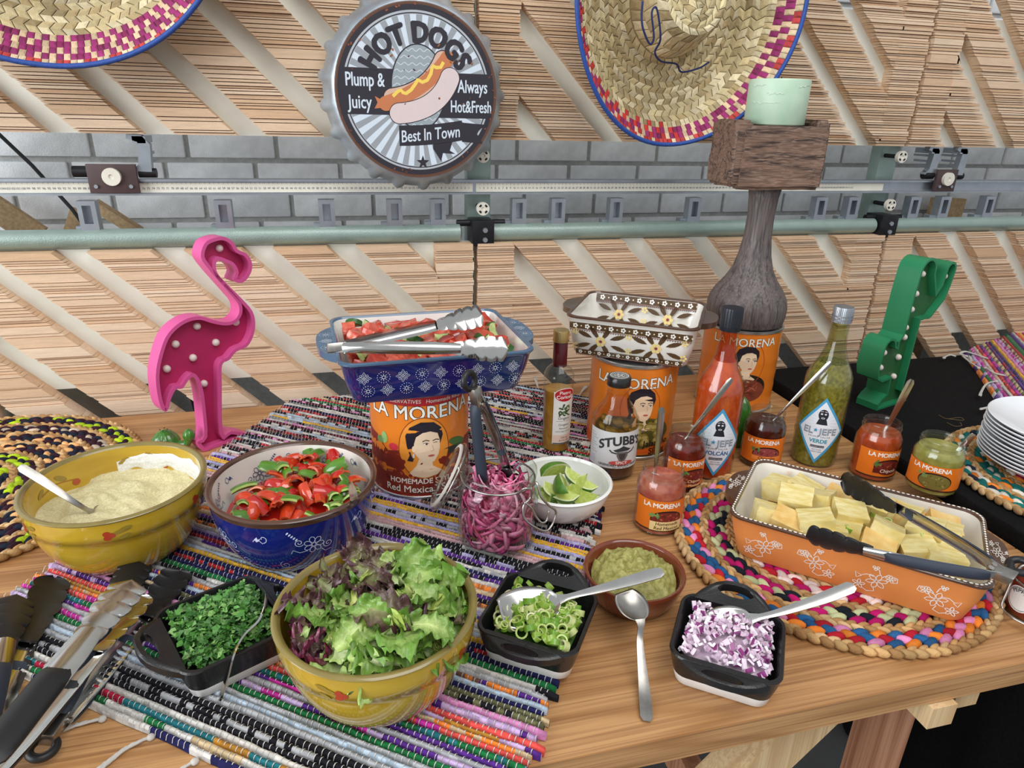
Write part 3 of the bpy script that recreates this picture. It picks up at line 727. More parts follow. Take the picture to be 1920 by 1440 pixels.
def rug(name, label, A, e, w, L, W, rows, z, clampy, seedv, fringe_near=True, rad=.0044, stitch=.0072):
    random.seed(seedv)
    t = thing(name, label, 'rug', (A[0], A[1], TZ + z))
    e, w = V(e), V(w)
    def pos(s, q, h):
        p = V(A) + e * s + w * q; x, y = p.x, p.y; zz = TZ + z + h
        if clampy:
            y0, y1 = clampy
            if y < y0:
                dy = y0 - y; r = .012
                zz -= max(0, dy - r * .5); y = y0 - min(dy, r * .6) - h * .8 * min(1, dy / r)
            elif y > y1:
                dy = y - y1; zz -= max(0, dy - .004); y = y1 + min(dy, .006) + h * .8 * min(1, dy / .012)
        return V((x, y, zz))
    n = len(rows); ws = [ru(.8, 1.3) * (1.5 if sp == 'grn' else 1) for sp in rows]; tot = sum(ws); s = 0; st = G()
    nseg = int(W / .0085)
    for i, spec in enumerate(rows):
        hw = L * ws[i] / tot; c = s + hw / 2; s += hw
        cols, mode = (spec.split(':') + [''])[:2]; cols = [CLR[k] for k in cols.split('/')]
        j0, j1 = ru(-.006, .006), ru(-.006, .008)
        loops = []; q0 = []
        for k in range(nseg + 1):
            q = j0 + (W + j1 - j0) * k / nseg; bul = 1 + .16 * mnoise.noise(V((q * 60, i * 7.3, 0))); wav = .0016 * mnoise.noise(V((q * 14, i * 3.1, 5)))
            taper = .82 if k in (0, nseg) else 1
            a = hw * .53 * bul * taper; hgt = rad * 2 * bul * taper
            loops.append([pos(c + wav + a * x_, q, h_ * hgt) for x_, h_ in ((-1, .05), (-.8, .62), (-.3, .97), (.3, .97), (.8, .62), (1, .05))]); q0.append(q)
        g = G(); vf = loft(loops, True, True, closed=False); ncol = len(cols); cc = cols[0]; run = 0
        per_face = []
        for k in range(nseg):
            if ncol > 1:
                if mode == 'p':
                    if run <= 0: cc = random.choice(cols); run = random.randint(2, 5)
                    run -= 1
                elif mode == 't': cc = random.choice(cols)
            per_face.append(cc)
        g.v = [tuple(p) for p in vf[0]]; g.f = vf[1]
        g.c = [vary(per_face[min(k // 5, nseg - 1)], .84, 1.1) for k in range(nseg * 5)] + [lin(cols[0])] * 2; g.m = [0] * len(g.f)
        part(g, 'weft_row', RAG, t, True, 180)
        for k in range(int(W / stitch)):      # warp stitches showing over the rags
            q = stitch * (k + .5 * (i % 2)) + ru(-.0008, .0008)
            bul = 1 + .16 * mnoise.noise(V((q * 60, i * 7.3, 0))); a = hw * .53 * bul; hh = rad * 2 * bul + .0006; tw = .00042
            pts = [pos(c + a * x_, q + x_ * .0012, h_ * hh + .0004) for x_, h_ in ((-.95, .35), (-.5, .86), (0, 1.0), (.5, .86), (.95, .35))]
            wv = w * tw; vs = []
            for p in pts: vs += [(p.x - wv.x, p.y - wv.y, p.z), (p.x + wv.x, p.y + wv.y, p.z)]
            st.add((vs, [(2 * m_, 2 * m_ + 1, 2 * m_ + 3, 2 * m_ + 2) for m_ in range(4)]))
    part(st, 'warp_stitches', WARP, t, True, 0, kind='stuff')
    return t, pos
e_ = V((.485, .875)); w_ = V((.809, -.588))
rug1, rpos = rug('rag_rug', 'striped multicoloured rag rug runner lying across the plank table', (-.460, .728), e_, w_, .989, .678, NEAR + FAR + [FAR[(k * 11 + 5) % 32] for k in range(32)], .0006, (.431, 1.345), 21)
def fringe(root, pts, r=.0016, n=5, spread=.004, name='fringe_tassel'):
    base = [V(p) for p in pts]; g = G()
    sp = smoothpath(base, 6)
    for k in range(n):
        ox, oy = ru(-spread, spread), ru(-spread, spread)
        m = len(sp); g.add(tube([p + V((ox * i / m, oy * i / m, ru(0, .001))) for i, p in enumerate(sp)], r * ru(.6, 1), 5))
    g.add(xf(blob(.0042, .0042, .0032, 8, 5), T(*sp[0])))
    part(g, name, WARP, root, True, 180)
for pts in ([(192, 1348), (150, 1358), (120, 1368), (100, 1372)], [(283, 1382), (240, 1402), (205, 1428), (180, 1450)], [(365, 1428), (340, 1445), (320, 1470)], [(60, 1220), (40, 1225), (15, 1255), (2, 1285)], [(50, 1165), (55, 1190), (45, 1230), (50, 1262)]):
    fringe(rug1, [P(x, y, .003) for x, y in pts])
for pts in ([(1010, 735), (1008, 722), (1004, 708)], [(1086, 742), (1092, 732), (1098, 724)]): fringe(rug1, [P(x, y, .004) for x, y in pts])
# second rug on the black table
A2 = P(1898, 800, ZB); B2 = P(1806, 664, ZB)
e2 = V((.93, .37)); w2 = (V((B2.x, B2.y)) - V((A2.x, A2.y))); W2 = w2.length; w2.normalize()
rug2, _ = rug('rag_rug', 'bright rag rug with white knotted fringe on the black table', (A2.x, A2.y), e2, w2, .62, W2, ['org/pur/wht:p', 'grn/lil:p', 'pnk/mag:t', 'wht/tan:t', 'cor/red:t', 'mag/pur:t', 'oli/tan:t', 'red/pur:t', 'nav/pur:t', 'yel', 'pnk', 'lil/mag:t', 'brn/tan:t', 'red', 'grn', 'pur', 'wht', 'cor', 'yel', 'mag', 'nav', 'pnk', 'tan', 'red', 'pur', 'grn', 'wht', 'cor', 'lil', 'mag', 'nav', 'yel', 'pnk', 'tan'], ZB + .0006, None, 33)
for pts in ([(1868, 715), (1850, 720), (1840, 735), (1838, 742)], [(1905, 762), (1870, 762), (1838, 768)], [(1812, 668), (1800, 664), (1812, 660), (1850, 672)], [(1835, 690), (1820, 680), (1806, 668)], [(1848, 690), (1865, 700), (1885, 705)], [(1880, 725), (1895, 740), (1915, 762)], [(1770, 671), (1780, 666), (1790, 668)]):
    fringe(rug2, [P(x, y, ZB + .012) for x, y in pts], r=.0022, n=4, spread=.003)

# ------------------------------------------------------------------ round braided mats
JUTE = M('jute_braid', (255, 255, 255), rough=0.95, attr=True, var=0.22, scale=90, bump=0.7, bscale=400, spec=0.15)
def mat_round(name, label, c, Rad, z, bands, seedv, vis=None):
    """bands from the outside in: list of palettes; 'j' = jute rope"""
    random.seed(seedv)
    t = thing(name, label, 'placemat', (c[0], c[1], TZ + z), group='round braided placemats')
    r = Rad; jc = [(196, 158, 108), (180, 140, 92), (208, 174, 128), (168, 128, 84)]
    for b, sp in enumerate(bands):
        jute = sp == 'j'; bw = .0125 if jute else .024
        if r - bw < .004: break
        rc = r - bw / 2; g = G(); per = 2 * pi * rc
        lobe = .0145 if jute else .021
        nl = max(6, int(per / lobe)) ; strands = 2 if jute else 3
        for k in range(nl):
            for j in range(strands):
                a = 2 * pi * (k + j / strands) / nl
                off = (j - (strands - 1) / 2) * bw * (.42 if jute else .30)
                x, y = (rc + off) * cos(a), (rc + off) * sin(a)
                if vis and not vis(c[0] + x, c[1] + y): continue
                col = random.choice(jc) if jute else sp[(k // 1 + j * 2 + (1 if rnd() < .18 else 0)) % len(sp)]
                L_ = lobe * (.72 if jute else .60); Wd = bw * (.34 if jute else .27)
                tw = (.42 if jute else .38) * (1 if j % 2 == 0 else -1)
                g.add(blob(L_, Wd, .0062 if not jute else .0058, 8, 5, .05), vary(col, .86, 1.1), mat=T(x, y, .0062) @ RZ(a + pi / 2 + tw))
        part(g, 'jute_braid' if jute else 'fabric_braid', JUTE, t, smooth=180)
        r -= bw
    g = G().add(lathe([(0, .0005), (Rad - .008, .0005), (Rad - .006, .004), (0, .006)], 48)); part(g, 'stitched_base', M('jute_base', (150, 118, 80), rough=0.95, var=0.3, scale=60), t, smooth=30)
    return t
red_, blu, yel, org, pnk, mag, blk, mint, crm = (178, 34, 48), (44, 92, 140), (232, 178, 60), (224, 128, 50), (222, 140, 186), (184, 28, 104), (30, 36, 46), (190, 196, 150), (232, 214, 210)
lime, plum, peach, navy, wh, teal = (176, 206, 42), (58, 32, 44), (232, 176, 118), (34, 40, 56), (226, 220, 206), (30, 112, 108)
mat_c = mat_round('braided_placemat', 'red, pink and blue braided jute placemat under the orange dish', (.645, .670), .212, .0005, ['j', [blu, red_, pnk, blu, org], 'j', [blk, mint, mag, blk, mint, mag], 'j', [mag, crm, red_, crm, mag], 'j', [yel, red_, org, mint], 'j', [blk, pnk, mag], 'j', [red_, blu, yel], 'j', [mag, crm]], 41)
mat_l = mat_round('braided_placemat', 'lime green and black braided jute placemat at the left table end', (-.605, 1.098), .263, .0005, ['j', [lime, plum, navy, lime, plum, navy], 'j', [plum, (196, 178, 158), navy, plum], 'j', [peach, navy, plum], 'j', [peach, plum, navy], 'j', [lime, navy, plum, lime], 'j', [lime, plum, navy, lime, navy], 'j', [peach, plum], 'j', [lime, navy], 'j', [plum, peach]], 43, vis=lambda x, y: x > -.95)
q = P(1905, 880, ZB)
mat_r = mat_round('braided_placemat', 'teal and orange braided jute placemat under the stack of plates', (1.174, .703), .2125, ZB + .0005, ['j', [teal, wh, org, teal, navy], 'j', [teal, org, wh, teal], 'j', [teal, mag, wh, org], 'j', [plum, teal, org], 'j', [teal, wh]], 47)
random.seed(13)
# ------------------------------------------------------------------ tin cans
RUGZ = .0085
TINM = M('can_metal', (196, 198, 200), rough=0.28, metal=0.9, var=0.06)
def portrait(d, cx, cy, s, ly):
    """printed head of a dark-haired woman in an oval"""
    Q = lambda pts: [(cx + x * s, cy + y * s) for x, y in pts]
    SK, HR = (244, 216, 184), (34, 28, 40)
    d.poly(Q([(-.55, -1.0), (-.30, -.72), (-.20, -.45), (.25, -.45), (.30, -.75), (.62, -.95), (.45, -1.12), (0, -1.2), (-.42, -1.12)]), SK, ly)
    d.poly(Q([(-.42, -.55), (-.62, -.52), (-.52, -.30), (-.62, .05), (-.66, .45), (-.50, .78), (-.10, .98), (.35, .95), (.62, .72), (.68, .42), (.58, .1), (.3, .2), (-.2, .1)]), HR, ly + 1)
    d.poly(Q([(-.34, -.22), (-.36, .15), (-.28, .42), (-.05, .58), (.22, .62), (.48, .52), (.56, .25), (.56, -.05), (.50, -.32), (.36, -.56), (.18, -.66), (0, -.60), (-.2, -.42)]), SK, ly + 2)
    d.ell(cx - .36 * s, cy - .05 * s, .08 * s, .13 * s, SK, ly + 2, 12)
    for ex in (.06, .42):
        d.ell(cx + ex * s, cy + .13 * s, .09 * s, .035 * s, (250, 248, 244), ly + 3, 12); d.ell(cx + (ex + .02) * s, cy + .13 * s, .035 * s, .035 * s, (60, 40, 34), ly + 4, 10)
        d.line(Q([(ex - .12, .24), (ex, .29), (ex + .12, .25)]), .035 * s, (52, 36, 36), ly + 3); d.line(Q([(ex - .1, .16), (ex, .18), (ex + .1, .15)]), .02 * s, (52, 36, 36), ly + 4)
    d.line(Q([(.27, .12), (.33, -.12), (.24, -.16)]), .02 * s, (206, 160, 130), ly + 3)
    d.ell(cx + .24 * s, cy - .33 * s, .12 * s, .045 * s, (196, 96, 90), ly + 3, 14)
    d.ell(cx - .38 * s, cy - .30 * s, .035 * s, .1 * s, (230, 226, 216), ly + 3, 10)
def can(name, label, c, z, ang, kind):
    t = thing(name, label, 'can', (c[0], c[1], TZ + z), group='food cans propping up the dishes')
    Rc, Hc = .0785, .178
    prof = [(0, .002), (Rc - .004, .002), (Rc - .002, 0), (Rc + .001, .001), (Rc + .001, .004), (Rc - .001, .006)]
    nb = 15
    part(G().add(lathe([(0, .002), (Rc - .004, .002), (Rc - .002, 0), (Rc + .001, .001), (Rc + .001, .005), (Rc - .002, .007)], 64)), 'bottom_rim', TINM, t, smooth=35)
    body = [(Rc - .001 + (.0006 * sin(k * 2.1) if 2 < k < 12 else 0), .006 + (Hc - .012) * k / nb) for k in range(nb + 1)]
    pw_ = part(G().add(lathe(body, 72)), 'paper_wrap', M('can_label_orange', (238, 132, 38), rough=0.32, var=0.05, scale=20, coat=0.4), t, smooth=60)
    part(G().add(lathe([(Rc - .002, Hc - .008), (Rc + .001, Hc - .005), (Rc + .001, Hc - .001), (Rc - .002, Hc), (Rc - .005, Hc - .001), (Rc - .006, Hc - .006), (0, Hc - .006)], 64)), 'lid_rim', TINM, t, smooth=35)
    d = D(); W_ = (250, 246, 236); Kk = (40, 26, 22)
    arch = lambda x, y: (x, y + .012 * cos(x * 22) - .012)
    if kind == 'salsa':
        d.rect(-.11, .158, .11, .172, (186, 34, 44), 1); d.text('NO PRESERVATIVES   Homemade Recipe', .0, .1625, .0085, W_, 2, shear=.12)
        dn = lambda x, y: (x, y - .9 * x * x * 1.1 + .0 + 0)
        d.text('LA MORENA', 0, .136, .0310, Kk, 2, bold=.045, fn=lambda x, y: (x, y + .5 * x * x), space=1.02); d.text('LA MORENA', 0, .136, .0310, W_, 3, bold=.012, fn=lambda x, y: (x, y + .5 * x * x), space=1.02)
        d.poly([(-.11, .0), (.11, .0), (.11, .085), (.085, .088), (.06, .078), (.03, .082), (0, .075), (-.03, .085), (-.055, .080), (-.08, .10), (-.11, .105)], (132, 44, 30), 2)
        for k in range(70): d.ell(ru(-.1, .1), ru(.008, .076), ru(.002, .006), ru(.0015, .004), random.choice([(168, 58, 36), (110, 30, 24), (190, 84, 48), (96, 62, 34), (150, 36, 30)]), 3, 8, ru(0, 3))
        d.ell(-.062, .10, .006, .010, (150, 190, 120), 4, 14); d.ell(-.072, .094, .008, .006, (110, 140, 80), 4, 14); d.ell(.062, .088, .018, .007, (74, 110, 52), 4, 18, -.3); d.ell(.05, .078, .022, .006, (60, 60, 52), 4, 18)
        d.ell(-.045, .088, .008, .006, (214, 52, 70), 4, 14)
        d.ell(.004, .088, .040, .052, (150, 66, 22), 4, 40); d.ell(.004, .088, .0385, .0505, (240, 150, 52), 5, 40)
        portrait(d, .004, .090, .043, 6); d.text('R', .034, .062, .005, (60, 40, 30), 7); d.ring(.034, .0635, .0035, .0035, .0006, (60, 40, 30), 7, 14)
        d.text('HOMEMADE STYLE', .0, .028, .0125, W_, 5, bold=.02); d.text('Red Mexican Salsa', .0, .0125, .0165, Kk, 5, bold=.03); d.text('Red Mexican Salsa', .0, .0128, .0165, W_, 6, bold=.012)
        d.rect(-.11, .001, .11, .009, (150, 30, 26), 4); d.text('NET WEIGHT 6 LB 3 OZ', .0, .0022, .0072, (232, 150, 80), 5)
    elif kind == 'jal':
        d.text('LA MORENA', .0, .136, .0270, Kk, 2, bold=.04, fn=lambda x, y: (x, y + .8 * x * x)); d.text('LA MORENA', .0, .136, .0270, W_, 3, bold=.012, fn=lambda x, y: (x, y + .8 * x * x))
        d.ring(.012, .098, .036, .046, .0012, (190, 80, 26), 3, 40); portrait(d, .012, .100, .038, 4)
        d.rect(-.115, .012, .115, .030, (220, 96, 24), 2)
        d.ell(0, .052, .075, .032, (120, 92, 44), 3, 40); d.ell(0, .052, .072, .029, (88, 84, 36), 4, 40)
        for k in range(34):
            x, y = ru(-.06, .06), .052 + ru(-.022, .022)
            d.ell(x, y, .009, .0065, (150, 132, 62), 5, 12, ru(0, 3)); d.ell(x, y, .0055, .0036, (192, 176, 104), 6, 10)
        d.text('Jalape\u00f1o', .050, .026, .0165, Kk, 7, bold=.02); d.text('Slices', .052, .011, .0165, Kk, 7, bold=.02); d.rect(.01, .003, .075, .010, (74, 50, 28), 5); d.text('(2.8 kg)', .052, .0042, .0062, (230, 200, 150), 6)
    else:
        d.text('LA MORENA', .0, .146, .0240, Kk, 2, bold=.04, fn=lambda x, y: (x, y + .6 * x * x)); d.text('LA MORENA', .0, .146, .0240, W_, 3, bold=.012, fn=lambda x, y: (x, y + .6 * x * x))
        d.ring(.010, .110, .036, .046, .0012, (190, 80, 26), 3, 40); portrait(d, .008, .112, .036, 4)
        d.ell(.012, .058, .046, .030, (34, 26, 22), 3, 40); d.ell(.012, .052, .044, .025, (132, 62, 42), 4, 40)
        for k in range(24): d.line([(.012 + ru(-.03, .03), .052 + ru(-.018, .018)) for _ in range(2)], .0016, random.choice([(176, 96, 70), (108, 44, 32)]), 5)
        d.ell(-.055, .075, .016, .018, (196, 60, 34), 3, 20); d.ell(-.055, .075, .012, .013, (214, 92, 50), 4, 20)
        d.text('Refried', .0, .014, .014, Kk, 5, bold=.02)
    d.finish('printed_label', pw_, oncyl(Rc, ang, 0, prof_r(body)), step=.006, eps=.00012)
    return t
random.seed(17)
def toward(c): return atan2(-c[1], -c[0])        # direction from a point on the table back to the camera
C1 = (.107, .985); C2 = (.503, 1.050); C3 = (.808, 1.190)
can('food_can', 'orange salsa can with a woman\u2019s head under the blue baking dish', C1, RUGZ, toward(C1) + .02, 'salsa')
can('food_can', 'orange jalape\u00f1o slices can under the brown leaf-patterned dish', C2, .0005, toward(C2) + .08, 'jal')
can('food_can', 'orange can under the carved wooden candle holder', C3, .0005, toward(C3) + .12, 'chip')

# ------------------------------------------------------------------ rectangular baking dishes
def dish_geo(w, d, h, th, rc, flare=.85, lip=.006, n=6):
    """outer wall, rim, inner wall; returns (outer faces, inner faces)"""
    L = []
    def lp(k, z): ww, dd = w * k, d * k; return rrect(w - (1 - k) * min(w, d), d - (1 - k) * min(w, d), max(.004, rc * (.6 + .4 * k)), z, n)
    outer = [lp(flare * .97, 0), lp(flare, .003), lp(flare + (1 - flare) * .55, h * .55), lp(.965, h - lip * 1.6), lp(.985, h - lip), lp(1.0, h - lip * .6), lp(1.0, h - .001), lp(.99, h)]
    q = 1 - 2 * th / min(w, d)
    inner = [lp(.99, h), lp(q + .01, h), lp(q - .005, h - .003), lp(q - (1 - flare) * .6, h * .4), lp(flare * q + .01, th + .006), lp(flare * q - .04, th)]
    return outer, inner
WALLS = {}
def bake_dish(name, label, c, rz, w, d, h, m_out, m_in, m_rim, z, th=.006, rc=.022, flare=.85, handles=None, hmat=None, group='baking dishes', cat='baking dish', foot=None):
    t = thing(name, label, cat, (c[0], c[1], TZ + z), rz, group)
    o, i = dish_geo(w, d, h, th, rc, flare)
    n = len(o[0])
    t_o = part(G().add(fixn(*loft(o[:6], True))), 'outer_wall', m_out, t)
    part(G().add(fixn(*loft(o[5:] + i[1:3]))), 'rim', m_rim, t)
    t_i = part(G().add(loft([[tuple(p) for p in l] for l in i[2:]], False, True)), 'interior', m_in, t); WALLS[t.name] = (t_o, t_i)
    if foot:
        fl = [rrect(w * flare * .96, d * flare * .96, rc * .7, -.0002, 6), rrect(w * (flare + .035), d * (flare + .035), rc * .75, foot, 6)]
        part(G().add(fixn(*loft(fl, True, True))), 'white_base', M('white_glaze', (236, 234, 228), rough=0.2, var=0.03), t)
    for k, (side, hw, out) in enumerate(handles or []):
        # flat lug handle in the rim plane
        pts = []
        for j in range(13):
            a = j / 12; u_ = (a - .5) * 2; pts.append((u_ * hw, out * (1 - abs(u_) ** 3.2)))
        base = {'L': (-w / 2, 0, pi / 2), 'R': (w / 2, 0, -pi / 2), 'F': (0, -d / 2, pi), 'B': (0, d / 2, 0)}[side]
        sl = slab([(x, y - .006) for x, y in pts], h - .013, h - .003)
        part(G().add(xf(sl, T(base[0], base[1], 0) @ RZ(base[2]))), 'handle', hmat or m_rim, t, smooth=30)
    return t
BLUE = M('cobalt_glaze', (22, 36, 118), rough=0.12, var=0.18, scale=14, coat=0.8)
SLATE = M('slate_blue_glaze', (84, 112, 142), rough=0.2, var=0.12, scale=20, coat=0.5)
CREAM = M('cream_glaze', (240, 236, 228), rough=0.15, var=0.03, coat=0.5)
OCHRE = M('ochre_stoneware', (236, 148, 78), rough=0.55, var=0.06, scale=20)
BRIM = M('brown_glaze', (92, 62, 46), rough=0.2, var=0.2, scale=30, coat=0.5)
ZC = RUGZ + .178
# blue dish : corners measured at the rim
bdc = (.122, .990); bda = R_(3.0); BW, BDp, BH = .280, .235, .066
bd = bake_dish('baking_dish', 'cobalt blue snowflake-patterned baking dish full of tomato and cucumber', bdc, bda, BW, BDp, BH, BLUE, CREAM, SLATE, ZC + .0004, handles=[('L', .075, .030), ('R', .075, .030)], hmat=SLATE)
def flake(d, x, y, s, kind, col, ly=1):
    if kind == 0:
        for k in range(8):
            a = pi / 4 * k; d.line([(x + s * .25 * cos(a), y + s * .25 * sin(a)), (x + s * .62 * cos(a), y + s * .62 * sin(a))], s * .06, col, ly)
        for k in range(16):
            a = pi / 8 * k; d.ell(x + s * cos(a) * .95, y + s * sin(a) * .95, s * .075, s * .075, col, ly, 6)
        d.ring(x, y, s * .25, s * .25, s * .08, col, ly, 10)
    else:
        for k in range(4):
            a = pi / 2 * k; ca, sa = cos(a), sin(a); f = lambda u, v: (x + (u * ca - v * sa) * s, y + (u * sa + v * ca) * s)
            d.line([f(.15, 0), f(.45, .28), f(.7, .22), f(1.1, 0), f(.7, -.22), f(.45, -.28)], s * .065, col, ly, True)
            d.line([f(.35, 0), f(.75, 0)], s * .06, col, ly); d.ring(*f(.48, .48), s * .17, s * .17, s * .05, col, ly, 8)
        d.ring(x, y, s * .16, s * .16, s * .08, col, ly, 8)
d = D()
for r in range(2):
    for k in range(9): flake(d, -.107 + .0265 * k + (.005 if r else 0), .042 - .021 * r, .0092, (k + r + 1) % 2, (226, 232, 244))
def wallmap(dd, h, flare, w):
    def fn(x, y, hh):
        k = flare + (1 - flare) * .55 * (y / (h * .55)) if y < h * .55 else flare + (1 - flare) * .55 + (.965 - flare - (1 - flare) * .55) * (y - h * .55) / (h * .45 - .0096)
        half = (dd - (1 - k) * min(w, dd)) / 2
        return (x, -(half + hh + .0003), y)
    return fn
d.finish('glaze_pattern', WALLS[bd.name][0], wallmap(BDp, BH, .85, BW), eps=.0002, mat=PRINTG, ystep=.006)
for sx in (-1, 1):
    d = D()
    for k in range(3): flake(d, -.030 + .030 * k, 0, .010, (k) % 2, (220, 228, 240))
    d.finish('handle_pattern', bd, lambda x, y, h, sx=sx: (sx * (BW / 2 + .009 + y), x, BH - .0028 + h), eps=.0003, mat=PRINTG)
d = D()
for k in range(7):
    for j in range(14): d.ell(-.12 + .04 * k + .010 * cos(j * .45), .040 + .010 * sin(j * .45), .001, .001, (70, 80, 110), 1, 6)
d.finish('interior_pattern', WALLS[bd.name][1], lambda x, y, h: (x, (BDp / 2 - .0085 - (BH - y) * .32) - h - .0012, y), eps=.0003, mat=PRINTG)

# brown leaf dish on the jalapeno can
brc = (.513, 1.075); bra = R_(-33.0); W2_, D2_, H2_ = .226, .196, .072
BROWNL = (88, 66, 44)
br = bake_dish('baking_dish', 'empty cream baking dish painted with brown leaves and a patterned brown rim', brc, bra, W2_, D2_, H2_, CREAM, CREAM, BRIM, .179, handles=[('L', .05, .03), ('R', .05, .03)], hmat=BRIM, flare=.86)
def leafy(d, x, y, s, ly=1):
    for k, (a, r) in enumerate(((.5, 1.25), (2.6, 1.25), (-.45, 1.3), (3.6, 1.3), (1.2, 1.0), (-1.2, .9), (2.0, 1.0), (-2.1, .95))):
        cx, cy = x + s * r * cos(a) * .95, y + s * r * sin(a) * .62; ra = atan2(sin(a) * .62, cos(a) * .95)
        L_ = s * .52; Wl = s * .15; pts = [(cx + L_ * u * cos(ra) - Wl * v * sin(ra), cy + L_ * u * sin(ra) + Wl * v * cos(ra)) for u, v in ((-1, 0), (-.5, .75), (0, 1), (.5, .75), (1, 0), (.5, -.75), (0, -1), (-.5, -.75))]
        d.poly(pts, BROWNL, ly)
    for k in range(6):
        a = pi / 3 * k; d.ell(x + s * .23 * cos(a), y + s * .23 * sin(a), s * .12, s * .12, (240, 214, 140), ly + 1, 10)
    d.ell(x, y, s * .09, s * .09, (150, 50, 40), ly + 1, 8)
def rimband(d, w, y, h):
    d.rect(-w / 2, y - h / 2, w / 2, y + h / 2, BROWNL, 1); n = int(w / (h * 1.7))
    for k in range(n):
        x = -w / 2 + w * (k + .5) / n
        for j in range(5):
            a = 2 * pi * j / 5; d.ell(x + h * .25 * cos(a), y + h * .25 * sin(a), h * .15, h * .15, (246, 242, 232), 2, 8)
        d.ell(x, y, h * .1, h * .1, (90, 60, 40), 3, 6); d.ell(x + w / n / 2, y, h * .12, h * .12, (230, 220, 200), 2, 6)
    d.line([(-w / 2 + w * k / 60, y - h * .62) for k in range(61)], h * .08, (120, 40, 36), 1)
    for k in range(50): d.ell(-w / 2 + w * (k + .5) / 50, y - h * .75, h * .08, h * .08, (60, 40, 34), 1, 6)
d = D()
for x in (-.048, .046): leafy(d, x, .030, .028)
for x in (0, -.092, .092):
    for dy in (.045, .018):
        for k in range(5): d.ell(x + .004 * cos(k * 1.257), dy + .004 * sin(k * 1.257), .0022, .0022, (240, 214, 140), 1, 8)
rimband(d, .206, .0555, .0115); rimband(d, .182, .007, .009)
d.finish('painted_leaves', WALLS[br.name][0], wallmap(D2_, H2_, .86, W2_), eps=.0002, mat=PRINTG, ystep=.006)
d = D()
for x in (-.048, .045): leafy(d, x, .034, .028)
for dy in (.047, .025):
    for k in range(5): d.ell(.004 * cos(k * 1.257), dy + .004 * sin(k * 1.257), .0022, .0022, (240, 214, 140), 1, 8)
rimband(d, .190, .063, .0125)
d.finish('interior_leaves', WALLS[br.name][1], lambda x, y, h: (x, (D2_ / 2 - .0085 - (H2_ - y) * .26) - h - .0015, y), eps=.0003, mat=PRINTG)

# orange dish with tamale pieces
ord_ = (.652, .637); ora = R_(-44); W3, D3, H3 = .302, .193, .068; ZM = .0125
od = bake_dish('baking_dish', 'orange terracotta baking dish with white flowers holding pale yellow cubes', ord_, ora, W3, D3, H3, OCHRE, CREAM, BRIM, ZM, handles=[('L', .055, .026), ('R', .055, .026)], hmat=BRIM, flare=.84)
WL = (248, 240, 230)
def vine(d, x, y, s, col=WL, ly=1, lw=.0011, flip=1):
    f = lambda u, v: (x + u * s * flip, y + v * s)
    def flower(u, v, r, n=6):
        for k in range(n):
            a = 2 * pi * k / n + .3; c0 = f(u, v)
            p = [(c0[0] + s * r * (q * cos(a) - ww * sin(a)), c0[1] + s * r * (q * sin(a) + ww * cos(a))) for q, ww in ((.15, 0), (.5, .26), (.85, .22), (1.1, 0), (.85, -.22), (.5, -.26))]
            d.line(p, lw, col, ly, True)
        d.ring(*f(u, v), s * r * .18, s * r * .18, lw, col, ly, 8)
    flower(0, 0, .52, 6); flower(.85, -.55, .32, 5); flower(-.62, .45, .26, 5)
    d.line([f(*p) for p in ((-.2, .4), (-.5, .72), (-.95, .62), (-1.0, .3), (-.75, .22))], lw, col, ly)
    d.line([f(*p) for p in ((.2, .3), (.55, .35), (.85, .15), (1.15, .3), (1.05, -.1), (.8, .1))], lw, col, ly)
    d.line([f(*p) for p in ((.1, -.45), (.0, -.8), (.35, -.95), (.6, -.8))], lw, col, ly)
    d.line([f(*p) for p in ((-.1, .5), (0, .85), (.22, .95))], lw, col, ly)
    for u, v in ((.1, 1.02), (.3, 1.0), (.2, .85)): d.ring(*f(u, v), s * .07, s * .07, lw, col, ly, 8)
d = D()
for k, x in enumerate((-.098, -.036, .036, .100)): vine(d, x, .030, .0215, flip=1 if k % 2 else -1)
d.finish('painted_flowers', WALLS[od.name][0], wallmap(D3, H3, .84, W3), eps=.0002, mat=PRINTG, ystep=.008)
d = D()
for k, x in enumerate((-.095, -.04, .02, .085)): vine(d, x, .040, .020, (226, 190, 160), flip=1 if k % 2 else -1, lw=.0007)
d.finish('interior_flowers', WALLS[od.name][1], lambda x, y, h: (x, (D3 / 2 - .0085 - (H3 - y) * .27) - h - .0012, y), eps=.0003, mat=PRINTG)
g = G()
lp = rrect(W3 - .007, D3 - .007, .021, H3 + .0004, 6); per = []
for a, b in zip(lp, lp[1:] + lp[:1]):
    L_ = (V(b) - V(a)).length; m = max(1, round(L_ / .0062))
    for k in range(m): p = V(a) + (V(b) - V(a)) * (k / m); per.append((p, atan2(b[1] - a[1], b[0] - a[0])))
for p, a in per: g.add(xf(blob(.0024, .0014, .0006, 8, 4), T(p.x, p.y, p.z) @ RZ(a)))
part(g, 'rim_dots', M('white_slip', (244, 238, 226), rough=0.3), od, kind='stuff')
for sx in (-1, 1):
    d = D(); vine(d, 0, 0, .017, WL, lw=.0009)
    d.finish('handle_flower', od, lambda x, y, h, sx=sx: (sx * (W3 / 2 + .008 + y * .6), x * 1.3, H3 - .0028 + h), eps=.0003, mat=PRINTG)

